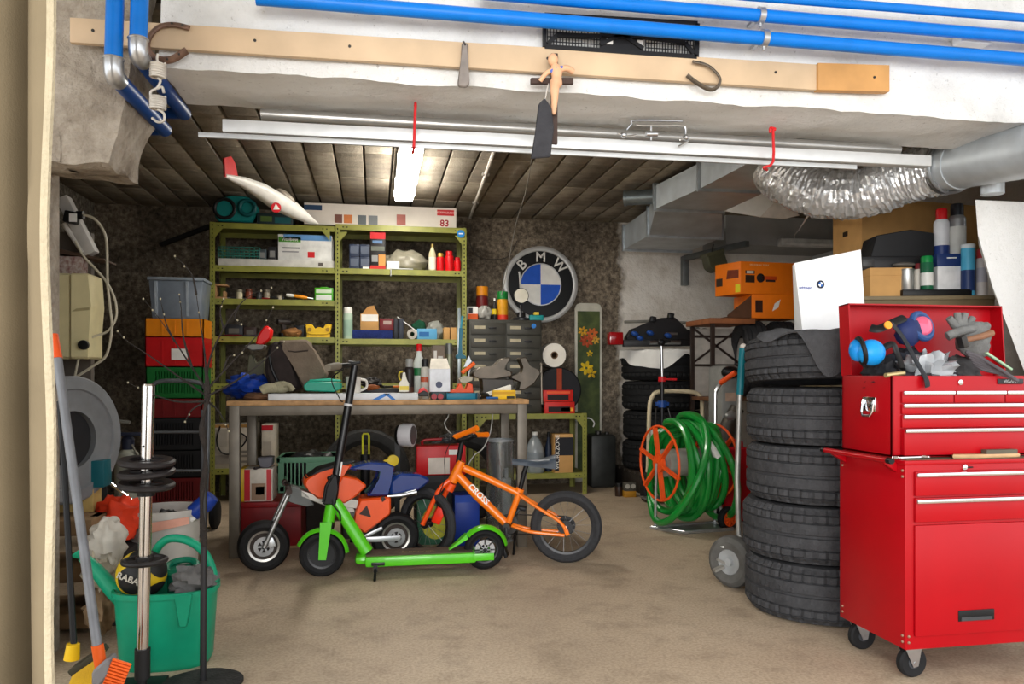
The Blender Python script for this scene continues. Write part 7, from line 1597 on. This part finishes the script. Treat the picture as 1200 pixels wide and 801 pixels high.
# ball resting in the can
t = T('soccer_ball', 'black and yellow ball lying in the green watering can', 'ball', loc=q(166, 672, -.02)+t.loc, room=True, s=1)
rb = .082; YB_ = mat((206,172,30), .5, 0, .08); KB = mat((30,29,28), .5)
m = MB(); m.ball((0,0,0), rb, 32); t.part('shell', m, YB_)
for k, (lo, la_) in enumerate(((-100, -5), (-20, 30), (60, -10), (150, 20), (-60, 62), (-30, -50))):
    d_ = Vector((math.cos(math.radians(lo))*math.cos(math.radians(la_)), math.sin(math.radians(lo))*math.cos(math.radians(la_)), math.sin(math.radians(la_))))
    m = MB(); prof = [(rb*1.012*math.sin(a_), rb*1.012*math.cos(a_)) for a_ in [i*.62/6 for i in range(7)]]; m.lathe(prof, (0,0,0), d_, 26); t.part('panel', m, KB)
text_mesh('RABA', .03, mat((190,184,170), .5), t.root, (-.02, -rb*1.03, .005), (90, 22, -5), 'lettering', .0008, bold=.0006)
t = T('grey_rag', 'grey rag hanging over the rim of the watering can', 'rag', loc=(XatY(228, 2.84), 2.84, hT), room=True, s=1)
m = MB(); m.ball((0,.0,.02), (.075,.06,.05), 26, amp=.6, fq=1.6, seed=5); t.solo(m, mat((100,98,96), .9, 0, .15, 30), smooth=60)
# translucent bucket behind
t = T('plastic_bucket', 'translucent white bucket with papers behind the watering can', 'bucket', loc=(XatY(194, 3.55), 3.55, 0), room=True, s=1); q = t.q
hB = q(194, 594).z; rB = 40*dY(194, 3.5)/FPX
m = MB(); m.lathe([(0,0),(rB*.8,0),(rB*.82,.01),(rB*.98,hB-.03),(rB*1.04,hB-.03),(rB*1.04,hB),(rB*.96,hB),(rB*.8,.015),(0,.015)], n=40); t.part('pail', m, mat((196,192,184), .35, 0, .06, trans=.25))
m = MB(); m.prism([(-.06, hB-.09), (.13, hB-.05), (.13, hB-.02), (-.06, hB-.045)], -rB*.99, -rB*.97); t.part('label_band', m, mat((206,150,130), .6))
t2_ = T('blue_bottle', 'blue capped white bottle sticking out of the bucket', 'bottle', loc=(XatY(212, 3.5), 3.5, hB-.12), room=True, s=1)
m = MB(); m.tube([(-.06, 0, .02), (.05, 0, .1)], .034, 16, flat=.6); t2_.part('body', m, WHITE); m = MB(); m.tube([(.05,0,.1),(.1,0,.14),(.13,0,.17)], [.036,.04,.03], 14); t2_.part('cap', m, plastic((20,50,130)))
lumpy('black_cloth', 'black cloth lying in the translucent bucket', 'cloth', 178, 206, 600, 625, 3.46, hB-.1, .14, BLACK, amp=.4, seed=4)
# broom with orange socket, leaning
t = T('push_broom', 'grey broom with orange grip and orange head leaning by curtain', 'broom', loc=(XatY(120, 2.4), 2.4, 0), room=True, s=1); q = t.q
m = MB(); m.tube([q(114.5, 760), q(67, 418, .22)], .0135, 14); t.part('handle', m, mat((120,122,126), .4, .1))
m = MB(); m.tube([q(67, 420, .219), q(63, 392, .24)], [.0155, .0125], 14); t.part('grip', m, plastic((226,84,30)))
m = MB(); m.tube([q(118.5, 782), q(114, 755)], .0165, 14); t.part('socket', m, plastic((232,96,30)))
m = MB(); m.prism(t.poly([(112, 782), (128, 768), (134, 770), (131, 786), (120, 800), (112, 800)]), -.035, .035, .006); t.part('head', m, mat((130,128,128), .5))
m = MB()
for k in range(9):
    for j in range(5):
        a_ = q(132-1.6*k*.9, 772+3.6*k, -.03+.014*j); m.cyl(a_, a_+Vector((.05, 0, -.02)), .0045, n=5)
t.part('bristles', m, plastic((236,96,24)))
t = T('yellow_broom', 'black handled broom with yellow bristles on the floor by curtain', 'broom', loc=(XatY(98, 2.5), 2.5, 0), room=True, s=1); q = t.q
m = MB(); m.tube([q(87, 765), q(76, 560, .1), q(70, 470, .16)], .009, 10); t.part('handle', m, BLACK)
m = MB(); m.tube([q(84, 772), q(86, 754)], [.022, .018], 14); t.part('ferrule', m, YEL)
m = MB()
for k in range(14):
    for j in range(4):
        a_ = q(88+2.6*k, 786-1.9*k, .0+.02*j); m.cyl(a_, Vector((a_.x-.03, a_.y-.01, .004)), .0045, n=5)
t.part('bristles', m, mat((216,170,24), .5))
m = MB(); m.beam(q(86, 785, .03), q(122, 760, .03), .07, .02, bev=.003); t.part('head', m, mat((60,56,40), .6))
# beige wall box with cable
t = T('wall_heater', 'beige electrical box hanging on the wall beside the curtain', 'electrical box', loc=PY(85, 420, 3.5), room=True, s=1); q = t.q
BG = mat((206,194,150), .45, 0, .05)
m = MB(); x0_, x1_, x2_ = q(60, 400).x, q(82, 400).x, q(106, 400).x; h_ = q(85, 320).z
m.prism([(x0_, 0), (x1_, 0), (x1_, h_), (x0_, h_)], .0, .16, .008); t.part('housing', m, BG)
m = MB(); m.prism([(x1_, .0), (x2_, .0), (x2_, h_*.42), (x2_+.006, h_*.62), (x2_, h_), (x1_, h_)], -.01, .15, .008); t.part('front_cover', m, mat((214,202,156), .45, 0, .05))
m = MB(); m.prism([(x1_+.012, h_*.55), (x2_, h_*.57), (x2_, h_*.6), (x1_+.03, h_*.585)], -.014, -.008); t.part('vent_lip', m, mat((170,158,116), .5))
m = MB(); m.lathe([(0,0),(.02,0),(.02,.02),(0,.022)], q(99, 404, -.01), (0,-1,0), 20); t.part('knob', m, BLACK)
m = MB(); m.box(x0_-.05, x0_+.1, .16, .2, -.3, h_+.2); t.part('mounting_post', m, mat((96,88,80), .7))
t = T('power_cable', 'cream cable looping down from the socket beside the curtain', 'cable', loc=PY(100, 300, 3.52), room=True, s=1); q = t.q
CB = mat((190,182,160), .5)
m = MB(); m.tube(spline([q(84, 254), q(98, 252), q(110, 256), q(120, 268), q(125, 285), q(126, 330), q(129, 360), q(131, 385), q(125, 415), q(110, 428), q(82, 446)], 6), .0055, 8); m.tube(spline([q(88, 282), q(98, 300), q(112, 315), q(126, 332), q(135, 352), q(136, 372), q(126, 388), q(108, 395), q(98, 404)], 6), .005, 8); t.part('cable', m, CB)
m = MB(); m.tube(spline([q(92, 420), q(86, 450), q(84, 470), q(76, 500)], 5), .005, 8); t.part('cable_tail', m, CB)
m = MB(); m.obox(q(84, 255, -.005), (.05, .05, .05), (0, 10, 0), .006); m.cyl(q(90, 252), q(98, 252), .018, n=12); t.part('plug', m, BLACK)
m = MB(); m.obox(q(85.5, 255, -.035), (.028, .006, .034)); t.part('socket_face', m, WHITE)
t = T('strip_light', 'slanting pale strip light fixed above the beige box', 'strip light', loc=PY(92, 268, 3.6), room=True, s=1); q = t.q
m = MB(); m.beam(q(74, 232), q(108, 298), .06, .05, bev=.006); t.part('housing', m, mat((186,182,176), .5)); m = MB(); m.tube([q(75, 262, -.02), q(98, 296, -.02)], .012, 10); t.part('tube', m, mat((210,206,200), .3))
t = T('shelf_bracket', 'brown wall shelf board above the beige box', 'shelf', loc=PY(88, 300, 3.58), room=True, s=1); q = t.q
m = MB(); m.prism(t.poly([(64, 290), (122, 303), (122, 305), (64, 296)]), .0, .16, .001); t.part('board', m, mat((80,62,50), .7)); m = MB(); m.box(q(66, 310).x, q(95, 310).x, .0, .14, q(80, 322).z, q(80, 300).z, .003); t.part('pattern_box', m, mat((110,70,66), .7, 0, .4, 60, dirt=(200,190,180)))
# grey cable drum
t = T('cable_drum', 'big grey round drum standing behind the broom handle', 'drum', loc=(XatY(84, 3.3), 3.3, .45), room=True, s=1); q = t.q
c = q(80, 515, .05); rz = 76*dY(80, 3.3)/FPX; GD = mat((122,124,126), .5, 0, .1)
m = MB(); wa = Vector((.90, -.42, 0)).normalized(); m.lathe([(rz*.45,-.03),(rz*.97,-.03),(rz,-.022),(rz,.022),(rz*.97,.03),(rz*.8,.034),(rz*.78,.026),(rz*.45,.026),(rz*.45,-.03)], c, wa, 48); t.part('flange', m, GD)
m = MB(); m.lathe([(0,-.1),(rz*.46,-.1),(rz*.46,.0),(0,.0)], c, wa, 30); t.part('core', m, mat((40,40,42), .6))
t2_ = T('drum_stand', 'small wooden crate stand under the grey drum', 'stand', loc=(XatY(84, 3.3), 3.3, 0), room=True, s=1)
for k, zz in enumerate((.38, .2, .02)): m = MB(); m.box(-.17, .1, -.08+.0*k, .2, zz, zz+.06, .003); t2_.part('plank', m, mat((130,104,74), .7, 0, .2))
for x in (-.165, .065): m = MB(); m.box(x, x+.03, .0, .19, 0, .44); t2_.part('post', m, mat((110,88,64), .7, 0, .2))
# white printed sack, crumpled paper, orange jacket, sprayer, bars
t = lumpy('cement_sack', 'white printed paper sack standing by the broom', 'sack', 98, 136, 598, 652, 3.0, .30, .16, mat((196,190,178), .8, 0, .15, 12), amp=.35, seed=61, fq=1.4)
for k, (u0, u1, v0, v1, lb) in enumerate(((93, 128, 640, 700, 'crumpled cream paper bag below the white sack'), (92, 122, 690, 752, 'crumpled brown paper bag at the bottom of the heap'))):
    Yp = 3.0; d = dY((u0+u1)/2, Yp); lumpy('paper_bag', lb, 'bag', u0, u1, v0, v1, Yp, max(0, zat(v1, d)), .2, mat(((170,160,140), (140,116,88))[k], .85, 0, .2, 14), amp=.5, seed=63+k, fq=2)
lumpy('orange_jacket', 'bright orange red jacket heaped behind the white sack', 'jacket', 104, 156, 578, 634, 3.35, .3, .2, mat((210,56,22), .7, 0, .15, 12), amp=.45, seed=66, fq=1.6)
t = T('jacket_box', 'dark box under the orange jacket', 'box', loc=(XatY(130, 3.3), 3.3, 0), room=True, s=1)
m = MB(); m.box(-.09, .06, 0, .28, 0, .3, .004); t.solo(m, mat((46,42,40), .8))
t = T('garden_sprayer', 'white garden sprayer bottle with dark top beside the chrome pole', 'sprayer', loc=(XatY(150, 5.0), 5.0, 0), room=True, s=1); q = t.q
rS = 14*dY(150, 5.0)/FPX; hS = q(150, 508).z
m = MB(); m.lathe([(0,0),(rS*.95,0),(rS,.02),(rS,hS*.72),(rS*.8,hS*.82),(rS*.4,hS*.86),(0,hS*.86)], n=28); t.part('tank', m, mat((150,150,136), .4, 0, .08))
m = MB(); m.lathe([(0,hS*.85),(rS*.45,hS*.85),(rS*.5,hS*.95),(rS*.2,hS),(0,hS)], n=20); m.obox((.0,-.02,hS), (.16,.03,.02), (0,0,0), .004); t.part('pump_top', m, plastic((40,44,60)))
m = MB(); m.tube(spline([(rS*.4, -.02, hS*.9), (rS*1.1, -.06, hS*.7), (.0, -rS-.02, hS*.5), (-rS*1.4, -rS, hS*.3)], 6), .006, 8); t.part('hose', m, mat((120,116,104), .5))
t = T('tree_pruner', 'orange tipped grey pruning saw leaning behind the drum', 'pruner', loc=(XatY(128, 4.2), 4.2, 0), room=True, s=1); q = t.q
m = MB(); m.tube([q(118, 491), q(152, 495)], .010, 10); t.part('bar', m, mat((130,128,120), .4, .4)); m = MB(); m.tube([q(106, 489), q(120, 491)], [.02, .014], 10); t.part('tip', m, plastic((206,60,24)))
m = MB(); m.tube([q(121, 492), q(120, 560), Vector((q(120, 600).x, .1, .01))], .018, 10); t.part('post', m, mat((60,58,54), .5))
t = T('tripod_bars', 'crossed dark bars with a chrome rod leaning behind the heap', 'bars', loc=(XatY(130, 3.7), 3.7, 0), room=True, s=1); q = t.q
m = MB(); m.tube([q(98, 530), q(128, 565), q(162, 592)], .007, 10); t.part('chrome_rod', m, CHROME); m = MB(); m.beam(q(104, 480, .1), Vector((q(140, 640).x, .0, .02)), .03, .02); m.beam(q(112, 510, .16), q(122, 555, .1), .02, .02); t.part('dark_bar', m, BLACKM)
t = T('teal_box', 'teal and cream small boxes on the drum stand side', 'box', loc=PY(100, 560, 3.42), room=True, s=1); q = t.q
m = MB(); m.box(-.04, .07, 0, .1, -.04, .07, .003); t.part('upper_box', m, plastic((20,90,100))); m = MB(); m.box(-.1, .03, 0, .1, -.2, -.045, .003); t.part('lower_box', m, mat((190,160,96), .7))
# grey tiles on the floor beneath the pole
# ================================================================== things on the white beam
def horseshoe(label, pts, Yh, r, col):
    c = PY(*pts[len(pts)//2], Yh); t = T('horseshoe', label, 'horseshoe', loc=PY(*pts[0], Yh), room=True, s=1); q = t.q
    m = MB(); sp_ = spline([q(u, v) for u, v in pts], 6); m.tube(sp_, r, 10, flat=.55); t.part('shoe', m, col)
    m = MB()
    for k in (3, 7, len(sp_)-8, len(sp_)-4): m.ball(sp_[k]+Vector((0,-r*.7,0)), r*.3, 7)
    t.part('nails', m, DARKMETAL); bpy.data.objects[t.root.name].children[-1]['kind'] = 'stuff'
    return t
RU = mat((120,92,76), .6, .4, .25, 30)
horseshoe('large rusty horseshoe nailed over the left end of the wooden board', [(222, 33), (205, 29), (188, 31), (176, 42), (173, 56), (182, 68), (200, 70), (219, 59)], 2.655, .013, RU)
horseshoe('small dark horseshoe nailed near the right end of the wooden board', [(812, 72), (830, 77), (843, 90), (842, 100), (833, 105), (818, 98), (805, 88)], 2.645, .0085, mat((104,94,82), .5, .6, .2, 30))
t = T('coil_spring', 'pair of white coil springs hooked together hanging from the horseshoe', 'spring', loc=PY(184, 80, 2.58), room=True, s=1); q = t.q
SPW = mat((206,200,190), .4, .2)
for v0, v1 in ((74, 91), (113, 128)):
    m = MB(); n = 90; a0_, a1_ = q(185, v0), q(185, v1); m.tube([a0_.lerp(a1_, k/n)+Vector((.0215*math.cos(k/n*12*math.pi), .0215*math.sin(k/n*12*math.pi), 0)) for k in range(n+1)], .0042, 6); t.part('coil', m, SPW)
for pts in ([(185, 91), (188, 95), (184, 103), (177, 107), (177, 113)], [(184, 104), (190, 102), (192, 109)], [(185, 128), (192, 133), (192, 141), (185, 143), (178, 138)], [(185, 74), (184, 68), (185, 63)]):
    m = MB(); m.tube(spline([q(u, v, -.01) for u, v in pts], 5), .0042, 8); t.part('hook', m, SPW)
t = T('iron_wedge', 'flared grey iron tool hanging on the wooden board', 'iron tool', loc=PY(543, 100, 2.65), room=True, s=1); q = t.q
m = MB(); m.prism(t.poly([(541, 51), (548, 51), (548, 70), (550, 95), (550, 100), (546, 103), (537, 102), (536, 98), (540, 70)]), -.008, .006, .004); t.part('blade', m, mat((134,126,120), .55, .4, .15, 20)); m = MB(); m.tube([q(545, 52, -.01), q(543, 49, .02)], .004, 6); t.part('nail', m, DARKMETAL)
t = T('crucifix', 'dark wooden crucifix with pale carved figure on the board', 'crucifix', loc=PY(648, 168, 2.635), room=True, s=1); q = t.q
WD = mat((72,56,50), .6, 0, .15)
m = MB(); m.prism(t.poly([(646, 62), (654, 62), (653.5, 169), (645.5, 168)]), 0, .012, .002); t.part('upright', m, WD)
m = MB(); m.prism(t.poly([(622, 91), (672, 91), (672, 98.5), (622, 98)]), -.002, .012, .002); t.part('crossbar', m, WD)
FG = mat((226,176,138), .55, 0, .08)
m = MB(); yb = -.022
m.ball(q(648, 70, yb), (.018,.017,.022), 14); m.tube(spline([q(649, 75, yb), q(652, 84, yb), q(652, 95, yb), q(650, 103, yb), q(650, 115, yb), q(649, 127, yb), q(649, 134, yb)], 4), [.010,.013,.017,.02,.021,.02,.018,.018,.021,.023,.021,.018,.016,.016,.015,.013,.013,.012,.011,.011,.01,.01,.009,.008,.006], 12)
m.tube(spline([q(655, 82, yb), q(664, 80, yb), q(671, 84, -.01)], 4), .011, 10); m.tube(spline([q(647, 82, yb), q(640, 86, yb), q(633, 95, -.01)], 4), .008, 10)
t.part('figure', m, FG, smooth=60)
m = MB(); m.tube([q(645, 84, yb-.004), q(652, 80, yb-.014), q(659, 79, yb-.006)], .006, 8); t.part('blue_band', m, plastic((90,110,190)))
t = T('black_cloth', 'black cloth strip hanging beside the crucifix', 'cloth', loc=PY(636, 185, 2.60), room=True, s=1); q = t.q
m = MB(); m.prism(t.poly([(638, 115), (646, 126), (649, 150), (645, 184), (622, 186), (628, 150), (631, 122)]), -.006, .008, .004); t.part('strip', m, mat((58,58,62), .85, 0, .12, 30, .3)); m = MB(); m.tube([q(639, 116), q(641, 104, .01), q(643, 98, .025)], .002, 6); t.part('cord', m, mat((200,196,190), .6))
# thin cable from the cloth down to the wall
t = T('thin_cable', 'thin grey cable running from the ceiling down to the wall shelf', 'cable', loc=PY(600, 300, 6.2), room=True, s=1); q = t.q
m = MB(); m.tube(spline([q(624, 168, -1.5), q(623, 186, -1.45), q(616, 225, -.6), q(604, 265, -.1), q(594, 318, .1), q(588, 345, .1)], 6), .0035, 6); t.solo(m, mat((130,126,118), .6))
t = T('wall_wire', 'thin dark wire sagging across the wall beside the round sign', 'wire', loc=PY(560, 290, YB-.02), room=True, s=1); q = t.q
m = MB(); m.tube(spline([q(552, 262), q(551, 285), q(560, 300), q(578, 304), q(596, 300), q(606, 282)], 6), .0035, 6); t.solo(m, mat((70,66,60), .6))
# perforated black plastic grille behind the pipes
t = T('plastic_grille', 'black perforated plastic crate panel behind the blue pipes', 'grille', loc=PY(640, 58, 2.665), room=True, s=1); q = t.q
cor = [q(638, 18), q(817, 28), q(816, 67), q(638, 55)]; GK = mat((26,26,28), .5)
def gp(a_, b_, dy=0): p = (cor[0].lerp(cor[1], a_)).lerp(cor[3].lerp(cor[2], a_), b_); return Vector((p.x, dy, p.z))
for (a0_, b0_, a1_, b1_) in ((0,0,1,0), (0,1,1,1), (0,0,0,1), (1,0,1,1)): m = MB(); m.beam(gp(a0_, b0_), gp(a1_, b1_), .012, .016); t.part('frame_bar', m, GK)
for sgn in ((.08, .6, .36, .55), (.66, .5, .92, .58), (.02, .9, .08, .6), (.92, .58, .98, .9), (.36, .2, .5, .45), (.5, .45, .64, .2), (.36, .8, .5, .45), (.5, .45, .64, .85), (.36, .5, .66, .5)): m = MB(); m.beam(gp(sgn[0], sgn[1]), gp(sgn[2], sgn[3]), .01, .014); t.part('rib', m, GK)
m = MB()
for (aa, ab) in ((.02, .36), (.66, .98)):
    n = 17
    for k in range(n+1): m.beam(gp(aa+(ab-aa)*k/n, .03, .004), gp(aa+(ab-aa)*k/n, .97, .004), .003, .003)
    for k in range(7): m.beam(gp(aa, .05+.15*k, .004), gp(ab, .05+.15*k, .004), .003, .003)
t.part('perforation', m, GK)
m = MB(); m.prism([(p.x, p.z) for p in (gp(.36,.05), gp(.64,.05), gp(.64,.95), gp(.36,.95))], .002, .006); t.part('centre_plate', m, GK)
for k in range(2): m = MB(); m.prism([(p.x, p.z) for p in (gp(.4+.2*k,.6), gp(.44+.2*k,.6), gp(.44+.2*k,.78), gp(.4+.2*k,.78))], -.002, .0015); t.part('slot', m, mat((200,198,194), .7))
# steel pipe fittings on the tube
t = T('pipe_bracket', 'bent steel rods and fittings hanging before the aluminium tube', 'bracket', loc=PY(765, 152, 2.9), room=True, s=1); q = t.q
for pts in ([(734, 152), (740, 145), (745, 141), (800, 142)], [(745, 146), (760, 147), (796, 147), (803, 150), (803, 160)], [(724, 156), (735, 160), (746, 158)], [(763, 146), (763, 164)], [(797, 163), (807, 162)], [(795, 172), (806, 165)]): m = MB(); m.tube(spline([q(u, v, -.02) for u, v in pts], 4), .0045, 8); t.part('rod', m, STEEL)
m = MB(); m.cyl(q(757, 157, -.02), q(770, 157, -.02), .012, n=14); t.part('sleeve', m, STEEL)
for u_, v_ in ((731, 158), (804, 161)): m = MB(); m.ball(q(u_, v_, -.02), .013, 10); t.part('fitting', m, STEEL)
# white conduit along the ceiling and plaster patch
t = T('ceiling_conduit', 'white cable conduit running along the ceiling to the back wall', 'conduit', loc=PY(575, 220, 5.0), room=True, s=1)
zc_ = ZC-.012-t.loc.z
xa, xb = XatY(551, YB-.05), XatY(601, 3.9); m = MB(); a_ = Vector((xa-t.loc.x, YB-.05-5.0, zc_)); b_ = Vector((xb-t.loc.x, 3.9-5.0, zc_)); m.tube([a_, b_], .013, 8); t.part('conduit', m, mat((206,200,190), .5))
for f in (.2, .5, .8): m = MB(); p_ = a_.lerp(b_, f); m.obox(p_, (.05, .02, .02)); t.part('clip', m, mat((180,176,168), .5))
t = T('white_trunking', 'short white cable trunking fixed behind the upper blue pipe', 'trunking', loc=PY(1120, 46, 2.66), room=True, s=1); q = t.q
m = MB(); m.prism(t.poly([(1120, 38), (1155, 42), (1155, 55), (1120, 52)]), -.03, .02, .003); t.solo(m, WHITE)
